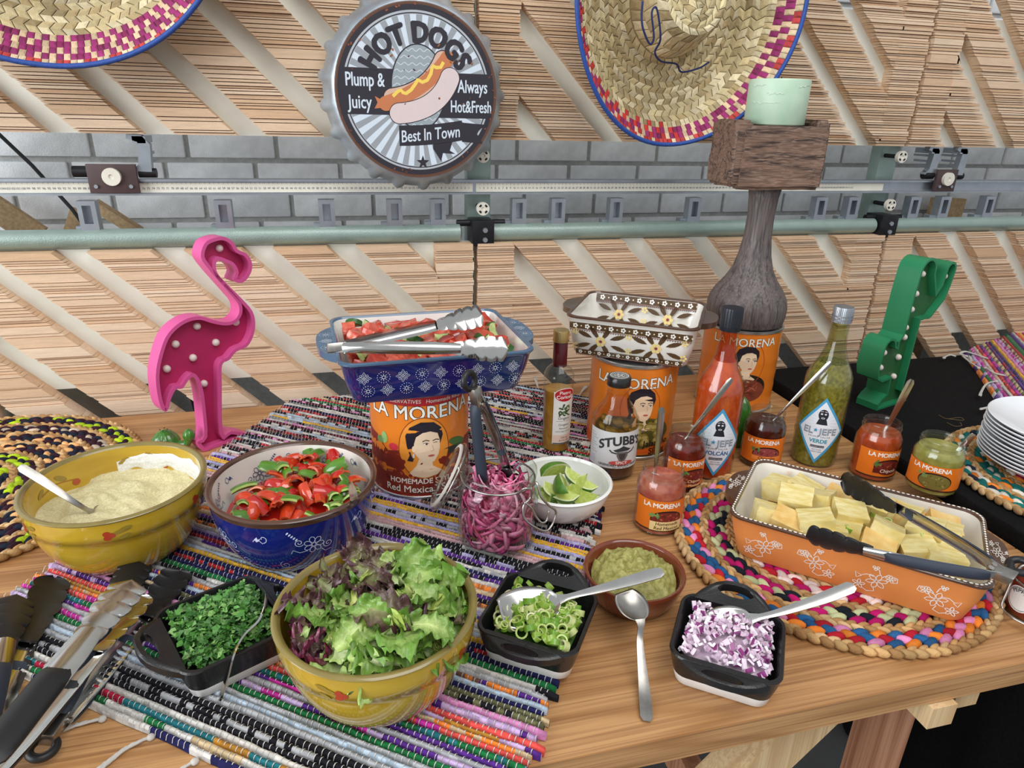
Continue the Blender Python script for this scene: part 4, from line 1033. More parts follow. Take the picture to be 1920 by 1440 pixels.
# ------------------------------------------------------------------ black cast dishes with white base
BLKG = M('black_stoneware', (24, 24, 26), rough=0.35, var=0.12, scale=40, bump=0.25, bscale=700, coat=0.25)
def black_dish(label, c, rz, z, w=.116, d=.114):
    t = thing('black_dish', label, 'dish', (c[0], c[1], TZ + z), rz, 'black stoneware dishes'); h = .044; rc = .020
    o, i = dish_geo(w, d, h, .006, rc, .86)
    fl = [rrect(w * .80, d * .80, .014, 0, 6), rrect(w * .84, d * .84, .015, .002, 6), rrect(w * .885, d * .885, .016, .014, 6)]
    part(G().add(fixn(*loft(fl, True, True))), 'white_base', M('white_matt_glaze', (238, 236, 232), rough=0.35, var=0.03), t)
    oo = [rrect(w * .885, d * .885, .016, .0138, 6), rrect(w * .94, d * .94, .018, h * .6, 6), rrect(w * .985, d * .985, rc, h - .004, 6), rrect(w, d, rc, h - .002, 6), rrect(w * .985, d * .985, rc, h, 6), rrect(w * .93, d * .93, rc * .9, h, 6), rrect(w * .905, d * .905, rc * .85, h - .004, 6), rrect(w * .84, d * .84, .015, .020, 6), rrect(w * .78, d * .78, .012, .0155, 6)]
    part(G().add(fixn(*loft(oo, False, True))), 'bowl', BLKG, t, smooth=50)
    # raised loop handle at the back, low lip handle at the front
    for sgn_, rise, out in ((1, .013, .030), (-1, .001, .020)):
        g = G(); nn = 24; ring_o = []; ring_i = []
        lo = []
        for k in range(nn + 1):
            a = k / nn; u_ = (a - .5) * 2; x = u_ * w * .40
            yo = sgn_ * (d / 2 - .004 + out * (1 - abs(u_) ** 2.6)); zo = h - .003 + rise * (1 - u_ * u_)
            lo.append((x, yo, zo))
        hole = [(w * .17 * cos(b), sgn_ * (d / 2 + out * .42 + .0065 * sin(b)), h - .003 + rise * (.55 + .3 * sin(b))) for b in [2 * pi * k / 24 for k in range(24)]]
        # plate with an oval hole: outer boundary loop resampled to the hole's 24 points
        outer = []
        for k in range(24):
            b = 2 * pi * k / 24; ox = w * .42 * cos(b) * (1 if sin(b) < 0 else 1)
            if sin(b) >= 0:
                uu = cos(b); yy = d / 2 - .004 + out * (1 - abs(uu) ** 2.6); zz = h - .003 + rise * (1 - uu * uu)
            else:
                uu = cos(b); yy = d / 2 - .006; zz = h - .003 + rise * .0
            outer.append((w * .40 * uu, sgn_ * yy, zz))
        th_ = .0075
        up = [[(x, y, z_) for x, y, z_ in outer], [(x * .97, y - sgn_ * .002, z_ + .002) for x, y, z_ in outer], [(x * 1.06, y, z_ + .002) for x, y, z_ in hole], hole, [(x, y, z_ - th_) for x, y, z_ in hole], [(x, y, z_ - th_) for x, y, z_ in outer], outer]
        part(G().add(fixn(*loft(up))), 'handle', BLKG, t, smooth=60)
    return t
SCAL = (.190, .578); ONI = (.3855, .504); PAR = (-.150, .638)
bs = black_dish('square black dish of sliced spring onions beside the salad bowl', SCAL, R_(-35), RUGZ)
bo = black_dish('square black dish of diced red onion at the table front edge', ONI, R_(-36.5), .0005)
bp_ = black_dish('square black dish of chopped parsley left of the salad bowl', PAR, R_(116), RUGZ, w=.122, d=.118)

# ------------------------------------------------------------------ round bowls
YEL = M('mustard_glaze', (204, 170, 48), rough=0.14, var=0.14, scale=9, stretch=(1, 1, 5), coat=0.8, rgb2=(186, 148, 34))
YRIM = M('olive_rim_glaze', (138, 122, 66), rough=0.2, var=0.1, coat=0.5)
def round_bowl(name, label, c, z, prof_o, prof_i, rim, m_o, m_i, m_rim, group='mixing bowls'):
    t = thing(name, label, 'bowl', (c[0], c[1], TZ + z), 0, group)
    t_o = part(G().add(lathe(prof_o, 80)), 'outer_wall', m_o, t, smooth=60)
    t_i = part(G().add(lathe(prof_i, 80)), 'interior', m_i, t, smooth=60); WALLS[t.name] = (t_o, t_i)
    part(G().add(lathe(rim, 80)), 'rim', m_rim, t, smooth=60)
    return t
def bowl_prof(Rm, H, rb, k=.62, th=.006):
    o = [(0, .0015), (rb - .006, .0015), (rb - .003, 0), (rb, .002)]
    for j in range(1, 13):
        a = j / 12; o.append((rb + (Rm - .002 - rb) * sin(a * pi / 2) ** k, .002 + (H - .006) * a))
    i = []
    for j in range(12, -1, -1):
        a = j / 12; i.append((max(0, rb - th * .3 + (Rm - th - rb) * sin(a * pi / 2) ** k), th + (H - .004 - th) * a))
    i.append((0, th))
    rim = [o[-1], (Rm + .001, H - .002), (Rm - .001, H), (Rm - th + .001, H), i[0]]
    return o, i, rim
def flowerband(d, per, n, y, s, flip=1):
    for k in range(n):
        x = -per / 2 + per * (k + .5) / n
        for a in (0, 2.1, 4.2): d.ell(x + s * .45 * cos(a), y + s * .45 * sin(a), s * .55, s * .48, (178, 62, 36), 1, 12)
        for (dx, dy, r) in ((1.6, .5, .25), (2.6, .9, .1), (2.2, -.6, .35)): d.ell(x + s * dx * flip, y + s * dy, s * .9, s * .32, (150, 128, 48), 1, 14, r * flip)
        d.line([(x + s * .6 * flip, y), (x + s * 1.6 * flip, y + s * .2), (x + s * 3.2 * flip, y + s * .6)], s * .12, (150, 110, 50), 1)
YB = (-.303, .869); YR, YH = .1085, .110
o1, i1, r1 = bowl_prof(YR, YH, .052, .52)
# a raised line below the rim
o1b = o1[:-4] + [(o1[-4][0], o1[-4][1]), (o1[-4][0] + .0018, o1[-4][1] + .001)] + [(r + .0016, z) for r, z in o1[-3:]]
yb = round_bowl('mixing_bowl', 'mustard yellow bowl of creamy herb dip beside the flamingo', YB, RUGZ * .6, o1b, i1, [(o1[-1][0] + .0016, o1[-1][1])] + r1[1:], YEL, YEL, YRIM)
d = D(); flowerband(d, 2 * pi * YR, 6, YH - .020, .0075)
d.finish('painted_band', WALLS[yb.name][0], oncyl(YR, 1.2, 0, lambda z: prof_r(o1b)(z) + .0004), step=.008, eps=.0002, mat=PRINTG, ystep=.006)
d = D()
for k in range(6):
    x = -.39 + .13 * k
    d.line([(x, YH - .03), (x + .03, YH - .024), (x + .06, YH - .028)], .0012, (170, 110, 50), 1); d.ell(x + .02, YH - .020, .010, .0035, (160, 134, 60), 1, 12, .5); d.ell(x + .06, YH - .024, .009, .003, (160, 134, 60), 1, 12, -.4)
    d.ell(x, YH - .034, .006, .0045, (176, 84, 50), 1, 10); d.ell(x + .034, YH - .029, .004, .004, (70, 116, 74), 1, 10)
ri = prof_r(list(reversed(i1))); d.finish('interior_sprigs', WALLS[yb.name][1], lambda x, y, h: ((ri(y) - .0006 - h) * cos(1.2 + x / YR), (ri(y) - .0006 - h) * sin(1.2 + x / YR), y), step=.01, ystep=.008, eps=.0002, mat=PRINTG)
SB = (.012, .556); SR, SH = .0995, .106
o2, i2, r2 = bowl_prof(SR, SH, .050, .55)
o2b = o2[:-4] + [(o2[-4][0], o2[-4][1]), (o2[-4][0] + .0018, o2[-4][1] + .001)] + [(r + .0016, z) for r, z in o2[-3:]]
sb_ = round_bowl('mixing_bowl', 'mustard yellow bowl of mixed salad leaves at the table front', SB, RUGZ, o2b, i2, [(o2[-1][0] + .0016, o2[-1][1])] + r2[1:], YEL, YEL, YRIM)
d = D(); flowerband(d, 2 * pi * SR, 5, SH - .022, .007, -1)
d.finish('painted_band', WALLS[sb_.name][0], oncyl(SR, .55, 0, lambda z: prof_r(o2b)(z) + .0004), step=.008, eps=.0002, mat=PRINTG, ystep=.006)
BB = (-.080, .831); BR_, BHt = .1085, .104
o3, i3, r3 = bowl_prof(BR_, BHt, .058, .46)
bb = round_bowl('mixing_bowl', 'dark blue bowl with white swirls and brown rim full of chopped peppers', BB, RUGZ, o3, i3, [(o3[-2][0] + .0006, o3[-1][1] - .006)] + [(o3[-1][0] + .001, o3[-1][1])] + r3[1:], BLUE, CREAM, BRIM)
def swirl_flower(d, x, y, s, col, lw):
    for k in range(7):
        a = 2 * pi * k / 7; p = [(x + s * (q * cos(a) - w * sin(a)), y + s * (q * sin(a) + w * cos(a))) for q, w in ((.2, 0), (.5, .25), (.8, .22), (.95, 0), (.8, -.22), (.5, -.25))]
        d.line(p, lw, col, 1, True)
    d.ring(x, y, s * .2, s * .2, lw, col, 1, 10)
    d.line(spiral(x + s * 1.35, y - s * .3, s * .5, 1.5, 2.5), lw, col, 1); d.line(spiral(x - s * 1.3, y + s * .5, s * .45, 1.5, -.6, sgn=-1), lw, col, 1)
    d.line([(x - s * .6, y - s * .6), (x - s * 1.3, y - s * .7), (x - s * 1.9, y - s * .3), (x - s * 2.1, y - s * .7)], lw, col, 1)
    d.line([(x + s * .7, y - s * .7), (x + s * 1.1, y - s * 1.2), (x + s * 1.7, y - s * 1.1)], lw, col, 1)
    for k in range(5): d.ell(x - s * (1.5 + .18 * k), y + s * (.9 + .2 * k), s * .16, s * .08, col, 1, 8, .8)
def bird(d, x, y, s, col, lw):
    d.line([(x + s * (-.9 + .2 * k), y + s * (.6 * sin(k * .45) - .5)) for k in range(9)], lw, col, 1); d.line(spiral(x + s * .8, y + s * .2, s * .8, .8, -1.6), lw, col, 1)
    d.poly([(x - s * .6, y), (x - s * .1, y + s * .5), (x, y + .0), (x + s * .5, y + s * .3), (x + s * .1, y - s * .3), (x - s * .3, y - s * .5)], col, 1)
d = D()
for k in range(6):
    x = -.36 + .13 * k; swirl_flower(d, x, BHt * .60, .014, (206, 216, 244), .0009); bird(d, x + .062, BHt * .74, .008, (206, 216, 244), .0009)
    for j in range(2): d.line(spiral(x + .03 + .06 * j, BHt * .30, .008, 1.4, j * 2), .0008, (190, 202, 238), 1); d.line([(x + .02 + .06 * j, BHt * .22), (x + .045 + .06 * j, BHt * .26), (x + .07 + .06 * j, BHt * .20)], .0008, (190, 202, 238), 1)
d.finish('white_swirls', WALLS[bb.name][0], oncyl(BR_, -1.6, 0, lambda z: prof_r(o3)(z) + .0003), step=.008, ystep=.005, eps=.0002, mat=PRINTG)
d = D()
for k in range(7):
    x = -.37 + .11 * k; swirl_flower(d, x, BHt * .68, .0125, (66, 84, 126), .0009); bird(d, x + .055, BHt * .82, .007, (66, 84, 126), .0009)
ri3 = prof_r(list(reversed(i3))); d.finish('interior_flowers', WALLS[bb.name][1], lambda x, y, h: ((ri3(y) - .0006 - h) * cos(1.5 + x / BR_), (ri3(y) - .0006 - h) * sin(1.5 + x / BR_), y), step=.008, ystep=.005, eps=.0002, mat=PRINTG)
# lime bowl
LB = (.300, .832); WHITE = M('white_porcelain', (244, 244, 240), rough=0.12, var=0.02, coat=0.5)
ol, il, rl_ = bowl_prof(.0735, .056, .034, .62, .004)
lb = round_bowl('serving_bowl', 'small white porcelain bowl of lime wedges', LB, RUGZ, ol, il, rl_, WHITE, WHITE, WHITE, None)
# guacamole dish
GD = (.332, .637); TERRA = M('glazed_terracotta', (126, 58, 36), rough=0.15, var=0.15, scale=20, coat=0.7)
gd = thing('guacamole_dish', 'brown glazed terracotta dish of guacamole with a spoon on it', 'dish', (GD[0], GD[1], TZ + .0005))
part(G().add(lathe([(0, .003), (.042, .003), (.045, 0), (.049, .002), (.057, .016), (.0625, .033), (.064, .039)], 64)), 'outer_wall', TERRA, gd, smooth=60)
part(G().add(lathe([(.064, .039), (.063, .042), (.060, .042), (.058, .039), (.053, .015), (.045, .007), (0, .006)], 64)), 'interior', TERRA, gd, smooth=60)
# plates
pl0 = None; PC = P(1945, 868, ZB + .02)
pprof = [(0, .003), (.055, .003), (.058, 0), (.062, .002), (.085, .008), (.112, .022), (.1145, .0245), (.1130, .0255), (.110, .024), (.084, .0115), (.062, .006), (0, .006)]
pm = G().add(lathe(pprof, 64)).mesh('dinner_plate', M('white_plate', (236, 238, 242), rough=0.2, var=0.02, coat=0.3), 60)
PXY = (1.130, .735)
for k in range(11):
    solo(pm, 'dinner_plate', None, 'white plate topmost of the stack at the right edge' if k == 10 else ('white plate at the bottom of the stack on the teal placemat' if k == 0 else 'white plate inside the tall stack on the teal placemat'), 'plate', (PXY[0] + ru(-.0015, .0015), PXY[1] + ru(-.0015, .0015), TZ + ZB + .013 + .0064 * k), ru(0, 6), 'stacked white plates')
# ------------------------------------------------------------------ glass bottles and jars
CLEAR = glass('clear_glass', (247, 251, 249), 1.0)
def mliq(name, c, c2=None, rough=0.25): return M(name, c, rough=rough, var=0.25, scale=60, rgb2=c2, coat=0.5)
def face_plane(c): return toward(c) + pi / 2              # direction of the vertical plane that faces the camera
def PF(x, y, c):
    a = face_plane(c); s, z = PL(x, y, c, a); return V((c[0] + s * cos(a), c[1] + s * sin(a), z))
def inset_prof(prof, d, zmax, zmin):
    o = [(max(0.0, r - d), max(zmin, z)) for r, z in prof if z <= zmax]
    rr = prof_r(prof)(zmax) - d
    return [(0, zmin)] + [(r, z) for r, z in o if r > 0.001] + [(rr, zmax), (0, zmax)]
def bottle(name, label, cat, c, z, prof, fill, mat_liq, group=None, n=48):
    t = thing(name, label, cat, (c[0], c[1], TZ + z), 0, group)
    part(G().add(lathe(prof, n)), 'glass', CLEAR, t, smooth=50)
    part(G().add(lathe(inset_prof(prof, .0016, fill, .003), n)), 'contents', mat_liq, t, smooth=50)
    return t
def wrap(t, prof, ang, x0, x1, z0, z1, mat, name='label'):
    rr = prof_r(prof); R0 = rr((z0 + z1) / 2); n = 24; L = []
    for j in range(7):
        z = z0 + (z1 - z0) * j / 6; L.append([((rr(z) + .0005) * cos(ang + (x0 + (x1 - x0) * k / n) / R0), (rr(z) + .0005) * sin(ang + (x0 + (x1 - x0) * k / n) / R0), z) for k in range(n + 1)])
    return part(G().add(loft(L, closed=False)), name, mat, t, smooth=60)
def capmesh(r, z0, z1, ridges=36, dome=.0005):
    lo = []; n = ridges * 2
    for (k, zz) in ((1.0, z0), (1.0, z0 + (z1 - z0) * .9), (.96, z1)):
        lo.append([(r * (k - (.025 if j % 2 else 0)) * cos(2 * pi * j / n), r * (k - (.025 if j % 2 else 0)) * sin(2 * pi * j / n), zz) for j in range(n)])
    return loft(lo, True, True)
# --- salsa jars
JP = [(0, .003), (.027, .003), (.029, 0), (.0335, .001), (.035, .004), (.0352, .030), (.0352, .068), (.0345, .074), (.0310, .082), (.0288, .086), (.0288, .089), (.0302, .0895), (.0302, .0910), (.0286, .0918), (.0286, .0955), (.0296, .0965), (.0296, .0985), (.0285, .100), (.0268, .0995), (.0266, .088), (.0270, .083)]
def salsa_jar(label, c, z, ang, liq, lines, food, k=1.0, fill=.082, hz=1.0, turn=0.0):
    prof = [(r * k, zz * hz) for r, zz in JP]
    t = bottle('salsa_jar', label, 'jar', c, z, prof[:19], fill * hz, liq, 'open salsa jars with spoons')
    part(G().add(lathe(prof[17:], 48)), 'mouth', CLEAR, t, smooth=50)
    a = toward(c) + turn; R0 = .0352 * k
    w0, w1 = -.036 * k, .062 * k; z0, z1 = .010, .060 * hz
    lab_ = wrap(t, prof, a, w0, w1, z0, z1, M('jar_label_orange', (232, 122, 30), rough=0.35, var=0.04))
    d = D(); W_ = (250, 246, 238)
    d.text('LA MORENA', .006, .049 * hz, .0105, W_, 3, bold=.03, space=.95)
    d.rect(w0, .010, w1, .0125, (60, 30, 20), 1)
    d.ell(.014, .030 * hz, .024, .0145, (48, 20, 16), 2, 30); d.ell(.014, .029 * hz, .0225, .013, food[0], 3, 30)
    for q in range(26): d.ell(.014 + ru(-.018, .018), .029 * hz + ru(-.009, .009), ru(.001, .0028), ru(.001, .002), random.choice(food), 4, 7, ru(0, 3))
    for q in range(5): d.ell(-.004 + ru(-.006, .006), .037 * hz + ru(-.004, .004), .004, .0018, random.choice([(88, 120, 60), (120, 150, 84)]), 5, 10, ru(0, 3))
    for j, (tx, col, sz, bgc) in enumerate(lines):
        y = .0205 - .0072 * j
        if bgc: d.rect(-.010, y - .0016, .040, y + .0060, bgc, 6)
        d.text(tx, .015, y, sz, col, 7, bold=.015, shear=.1)
    d.finish('label_print', lab_, oncyl(R0, a, 0, lambda zz: prof_r(prof)(zz) + .0006), step=.004, eps=.00007)
    return t
random.seed(23)
redf = [(120, 40, 30), (160, 66, 44), (186, 98, 60), (92, 26, 22)]
J1, J2, J3, J4, J5 = (.435, .780), (.527, .883), (.705, .927), (.874, .848), (.905, .757)
salsa_jar('open jar of pale red homemade salsa nearest the lime bowl', J1, .0005, 0, mliq('salmon_salsa', (196, 112, 90), (168, 70, 54)), [('Homemade', (60, 26, 16), .0072, (240, 214, 150)), ('Red Mexican', (60, 26, 16), .0072, (240, 214, 150))], redf)
salsa_jar('open jar of dark red salsa standing just behind the pale red one', J2, .0005, 0, mliq('dark_salsa', (120, 34, 22), (84, 22, 16)), [('Chipotle', (250, 220, 170), .0072, None), ('Mexican', (250, 220, 170), .0066, None)], redf, k=.95, turn=.25)
salsa_jar('open jar of brown-black salsa beside the small green ceramic cactus', J3, .0005, 0, mliq('black_salsa', (74, 22, 16), (48, 14, 12)), [('Chipotles', (60, 20, 14), .0075, (240, 140, 60))], [(150, 70, 66), (120, 40, 40), (176, 96, 84), (92, 30, 30)], turn=-.1)
salsa_jar('open jar of orange chipotle sauce behind the orange dish', J4, .0005, 0, mliq('orange_salsa', (190, 78, 34), (160, 56, 24)), [('Chipotle', (250, 230, 210), .0085, (96, 24, 20))], redf, k=1.03, turn=.35)
salsa_jar('short open jar of green tomatillo salsa on the black table', J5, ZB, 0, mliq('green_salsa', (172, 164, 84), (136, 132, 56)), [], [(120, 110, 50), (150, 140, 70), (96, 92, 40)], k=1.05, hz=.88, turn=-.25)

# --- herb oil bottle
PIET = (.356, 1.037)
pp = [(0, .004), (.020, .004), (.0235, 0), (.0245, .003), (.0255, .08), (.0262, .135), (.0262, .143), (.022, .152), (.0135, .160), (.0115, .166), (.0115, .20)]
bt_ = bottle('oil_bottle', 'slim bottle of golden oregano oil with a gold cap and maroon sleeve', 'bottle', PIET, RUGZ, pp, .115, mliq('golden_oil', (190, 138, 46), (168, 112, 30), .1))
part(G().add(lathe([(.0122, .158), (.0125, .163), (.0122, .202), (.0105, .204)], 32)), 'neck_sleeve', M('maroon_foil', (84, 18, 28), rough=0.3, var=0.08), bt_)
part(G().add(capmesh(.0138, .202, .222)).add(lathe([(.0142, .203), (.0142, .2045)], 30)), 'screw_cap', M('gold_cap', (206, 176, 116), rough=0.28, metal=0.8, var=0.05), bt_, smooth=30)
pa = toward(PIET) + .45
lab_ = wrap(bt_, pp, pa, -.018, .022, .018, .118, M('paper_white', (240, 236, 228), rough=0.6, var=0.03))
d = D(); d.ell(.002, .112, .020, .013, (246, 240, 236), 2, 30); d.ell(.002, .112, .0188, .0118, (190, 32, 44), 3, 30); d.text('Pietro', .002, .1135, .0088, (250, 246, 240), 4, bold=.01); d.text('Coricelli', .002, .1055, .0092, (250, 246, 240), 4, bold=.02)
for k in range(30): d.ell(.002 + ru(-.010, .011), .083 + ru(-.010, .010), .003, .0016, random.choice([(70, 96, 60), (96, 120, 76), (50, 74, 46)]), 3, 8, ru(0, 3))
d.text('Origano', .002, .066, .0068, (60, 60, 58), 3); d.rect(-.012, .0625, .016, .0629, (120, 116, 110), 2); d.text('Oregano', .002, .054, .0056, (90, 88, 84), 3); d.text('flavoured', .002, .0475, .0045, (120, 116, 110), 3); d.text('extra virgin olive oil', .002, .042, .0036, (120, 116, 110), 3)
d.rect(-.017, .022, .021, .036, (240, 206, 192), 2); d.text('250 ml', .004, .029, .005, (90, 80, 76), 3); d.text('8.4 FL OZ', .004, .0235, .0046, (90, 80, 76), 3); d.rect(-.017, .0185, .021, .0205, (60, 54, 60), 2)
d.finish('label_print', lab_, oncyl(.0258, pa, 0, lambda z: prof_r(pp)(z) + .0006), step=.005, eps=.00008)

# --- barbecue sauce bottle
STB = (.428, .945)
sp_ = [(0, .005), (.030, .005), (.034, 0), (.0385, .004), (.039, .020), (.039, .092), (.0375, .102), (.030, .116), (.021, .130), (.0175, .142), (.0172, .150), (.019, .152), (.019, .156), (.0165, .158), (.0165, .168)]
st_ = bottle('sauce_bottle', 'round-shouldered barbecue sauce bottle with a black lid and longhorn label', 'bottle', STB, RUGZ * .6, sp_, .018, mliq('bbq_sauce', (82, 34, 18), (60, 22, 12)))
part(G().add(lathe([(.0374, .02), (.0372, .09), (.036, .1), (.029, .114), (.020, .13), (.016, .145)], 40)), 'sauce_film', glass('amber_film', (250, 234, 216), .2), st_, smooth=50)
lid_ = part(G().add(lathe([(.0175, .156), (.0195, .157), (.0198, .159), (.0195, .170), (.018, .1725), (0, .1725)], 40)), 'lid', M('black_lid', (28, 28, 30), rough=0.3, var=0.05, coat=0.4), st_, smooth=40)
d = D(); d.ring(0, 0, .0145, .0145, .0014, (220, 220, 218), 1, 32); d.ring(0, 0, .0085, .0085, .001, (220, 220, 218), 1, 28)
for k in range(5):
    a = pi / 2 + 2 * pi * k / 5; b = a + 4 * pi / 5; d.line([(.008 * cos(a), .008 * sin(a)), (.008 * cos(b), .008 * sin(b))], .0014, (226, 226, 224), 1)
for k in range(28):
    a = 2 * pi * k / 28; d.line([(.0105 * cos(a), .0105 * sin(a)), (.0128 * cos(a), .0128 * sin(a))], .0012, (220, 220, 218), 1)
d.finish('lid_print', lid_, lambda x, y, h: (x, y, .1727 + h), eps=.00015)
sa = toward(STB) + .12
lab_ = wrap(st_, sp_, sa, -.052, .058, .022, .088, M('paper_grey', (226, 226, 226), rough=0.6, var=0.04))
d = D(); dk = (58, 60, 64)
d.text('STUBB\u2019S', .010, .066, .022, dk, 3, bold=.035, fn=lambda x, y: (x, y - 6 * x * x), rot=.06)
d.poly([(.006, .060), (.012, .064), (.020, .060), (.026, .058), (.022, .055), (.000, .053), (-.004, .056)], dk, 3)   # hat
d.poly([(.002, .053), (.020, .053), (.021, .046), (.017, .038), (.011, .034), (.006, .038), (.002, .046)], (110, 106, 104), 3); d.poly([(.005, .050), (.017, .050), (.016, .042), (.011, .037), (.007, .042)], (70, 66, 66), 4)
d.line([(-.010, .056), (-.006, .052), (.002, .050)], .0022, dk, 3); d.line([(.034, .058), (.028, .053), (.020, .050)], .0022, dk, 3)
d.ell(.011, .0325, .021, .0045, (208, 84, 78), 3, 26); d.text('SPICY', .011, .0305, .0072, (250, 240, 234), 4, bold=.03, space=1.1)
d.text('LEGENDARY BAR-B-Q SAUCE', .008, .0262, .0054, dk, 3, bold=.02); d.text('NET WT 18 OZ', .010, .0226, .0038, (110, 110, 112), 3)
for k in range(9): d.rect(-.049, .045 + .0042 * k, -.032 - .004 * (k % 3), .0458 + .0042 * k, (150, 152, 158), 2)
d.rect(-.050, .026, -.036, .040, (206, 208, 216), 2)
d.finish('label_print', lab_, oncyl(.039, sa, 0, lambda z: prof_r(sp_)(z) + .0006), step=.005, eps=.0001)

# --- two tall hot sauce bottles
HP = [(0, .006), (.030, .006), (.034, 0), (.0375, .003), (.0385, .010), (.0385, .150), (.0375, .162), (.032, .176), (.022, .196), (.0165, .214), (.0145, .235), (.0138, .262), (.0150, .264), (.0150, .270), (.0135, .272)]
def hot_sauce(label, c, liq, fill, cap, word, wcol, liqtop, turn):
    t = bottle('hot_sauce_bottle', label, 'bottle', c, .0005, HP, fill, liq, 'tall hot sauce bottles')
    part(G().add(lathe(inset_prof([(r - .0009, z) for r, z in HP], .0009, .262, .003)[1:-1], 40)), 'sauce_film', liqtop, t, smooth=50)
    if cap == 'black':
        part(G().add(capmesh(.0172, .262, .292, 30)).add(lathe([(.0160, .255), (.0166, .262)], 40)), 'screw_cap', M('black_cap', (28, 32, 42), rough=0.35, var=0.05), t, smooth=30)
    else:
        part(G().add(capmesh(.0160, .258, .284, 40)).add(lathe([(.0165, .262), (.0165, .264)], 40)).add(lathe([(.0165, .268), (.0165, .270)], 40)), 'screw_cap', ALU, t, smooth=30)
    a = toward(c) + turn; d = D(); bl = (70, 160, 206); W_ = (228, 234, 240); dk = (70, 78, 92)
    cy = .072; hw, hh = .041, .062
    d.poly([(0, cy + hh), (hw, cy), (0, cy - hh), (-hw, cy)], bl, 1); k_ = .88
    d.poly([(0, cy + hh * k_), (hw * k_, cy), (0, cy - hh * k_), (-hw * k_, cy)], W_, 2)
    for q in range(18):
        an = 2 * pi * q / 18; d.line([(.012 * cos(an), cy + .016 + .012 * sin(an)), (.026 * cos(an) * (1 - abs(sin(an)) * .2), cy + .016 + .022 * sin(an))], .0004, (176, 200, 220), 3)
    d.ell(.0, cy + .030, .0078, .0105, (34, 40, 52), 4, 22); d.poly([(-.009, cy + .012), (-.006, cy + .022), (.006, cy + .022), (.009, cy + .012)], (34, 40, 52), 4)
    for sx in (-1, 1): d.ell(sx * .003, cy + .032, .0019, .0015, (220, 226, 232), 5, 10); d.line([(sx * .001, cy + .037), (sx * .005, cy + .036)], .001, (220, 226, 232), 5)
    d.ell(0, cy + .0245, .003, .0016, (220, 226, 232), 5, 12); d.ell(0, cy + .0245, .0018, .0008, (34, 40, 52), 6, 10)
    for o_, cl, ly in ((.0012, (40, 46, 58), 4), (0, (150, 160, 172), 5)): d.text('EL', -.0195, cy - .006 - o_ * .5, .0165, cl, ly, bold=.025); d.text('JEFE', .0125, cy - .006 - o_ * .5, .0165, cl, ly, bold=.025)
    d.poly([(-.0075 + (.0042 if q % 2 == 0 else .0017) * sin(pi * q / 5), cy + .001 + (.0042 if q % 2 == 0 else .0017) * cos(pi * q / 5)) for q in range(10)], (50, 150, 190), 6)
    d.text('PRIMO SALSA', .0, cy - .0125, .0044, dk, 4, space=1.4); d.text(word, 0, cy - .0225, .0098, wcol, 4, bold=.035)
    d.rect(-.011, cy - .0315, .011, cy - .0272, (50, 56, 66), 4); d.text('MODERN SALSA', 0, cy - .0305, .0028, (220, 226, 232), 5); d.text('PUT IT ON', 0, cy - .0365, .0030, dk, 4); d.text('EVERYTHING', 0, cy - .0405, .0030, dk, 4)
    for q in range(7): d.rect(-.075, .066 + .0055 * q, -.058 - .003 * (q % 3), .0672 + .0055 * q, (236, 226, 220), 1)
    d.ell(-.066, .055, .006, .006, (60, 40, 40), 1, 16)
    d.finish('diamond_label', t, oncyl(.0385, a, 0, lambda z: prof_r(HP)(z) + .0004), step=.005, eps=.00012)
    return t
VOL, VER = (.597, .914), (.806, .915)
hot_sauce('tall bottle of orange-red hot sauce with a black cap and diamond label', VOL, mliq('volcano_sauce', (206, 82, 24), (180, 58, 14)), .205, 'black', 'VOLC\u00c1N', (60, 112, 160), glass('orange_film', (246, 196, 160), .2), .22)
hot_sauce('tall bottle of speckled green hot sauce with a silver cap and diamond label', VER, M('verde_sauce', (140, 130, 46), rough=0.25, var=0.4, scale=160, rgb2=(98, 92, 26), coat=0.5), .188, 'silver', 'VERDE', (60, 150, 170), glass('green_film', (226, 230, 190), .2), .10)

# --- pepper sauce bottle with swing top at the right edge
PEP = P(1942, 1150, 0); PEP = (PEP.x, PEP.y)
qp = [(0, .004), (.030, .004), (.033, 0), (.0365, .004), (.037, .040), (.035, .052), (.026, .062), (.018, .067), (.017, .074)]
pt = bottle('pepper_sauce_jar', 'small wire-clasped jar of red pepper sauce at the right edge of the table', 'jar', PEP, .0005, qp, .060, mliq('pepper_sauce', (150, 48, 28), (120, 32, 20)))
part(G().add(xf(blob(.021, .021, .016, 24, 12), T(0, 0, .082))), 'stopper', M('red_stopper', (140, 48, 30), rough=0.25, var=0.1, coat=0.5), pt, smooth=180)
wa = toward(PEP)
def wpt(a, r, z): return (r * cos(wa + a), r * sin(wa + a), z)
part(G().add(tube(smoothpath([wpt(-1.2, .018, .07), wpt(-1.0, .036, .062), wpt(-.8, .046, .03), wpt(-.7, .05, .012), wpt(-.4, .052, .010), wpt(.0, .052, .010)], 6), .0016, 8)), 'wire_clasp', M('wire', (190, 186, 180), rough=0.25, metal=0.9), pt, smooth=180)
part(G().add(tube([wpt(2 * pi * k / 24, .0375, .048) for k in range(24)], .0013, 6, closed=True)), 'wire_ring', M('wire', (190, 186, 180)), pt, smooth=180)
d = D(); d.ell(0, .028, .017, .017, (236, 234, 230), 1, 30); d.ring(0, .028, .015, .015, .0007, (70, 70, 76), 2, 30); d.text('PEPPER', 0, .0, .0066, (50, 50, 56), 3, bold=.02, fn=lambda x, y: ((.0095 + y) * cos(pi / 2 - x / .0095), .028 + (.0095 + y) * sin(pi / 2 - x / .0095)))
d.finish('round_label', pt, oncyl(.037, wa - .55, 0, lambda z: prof_r(qp)(z) + .0006), step=.004, eps=.0001)

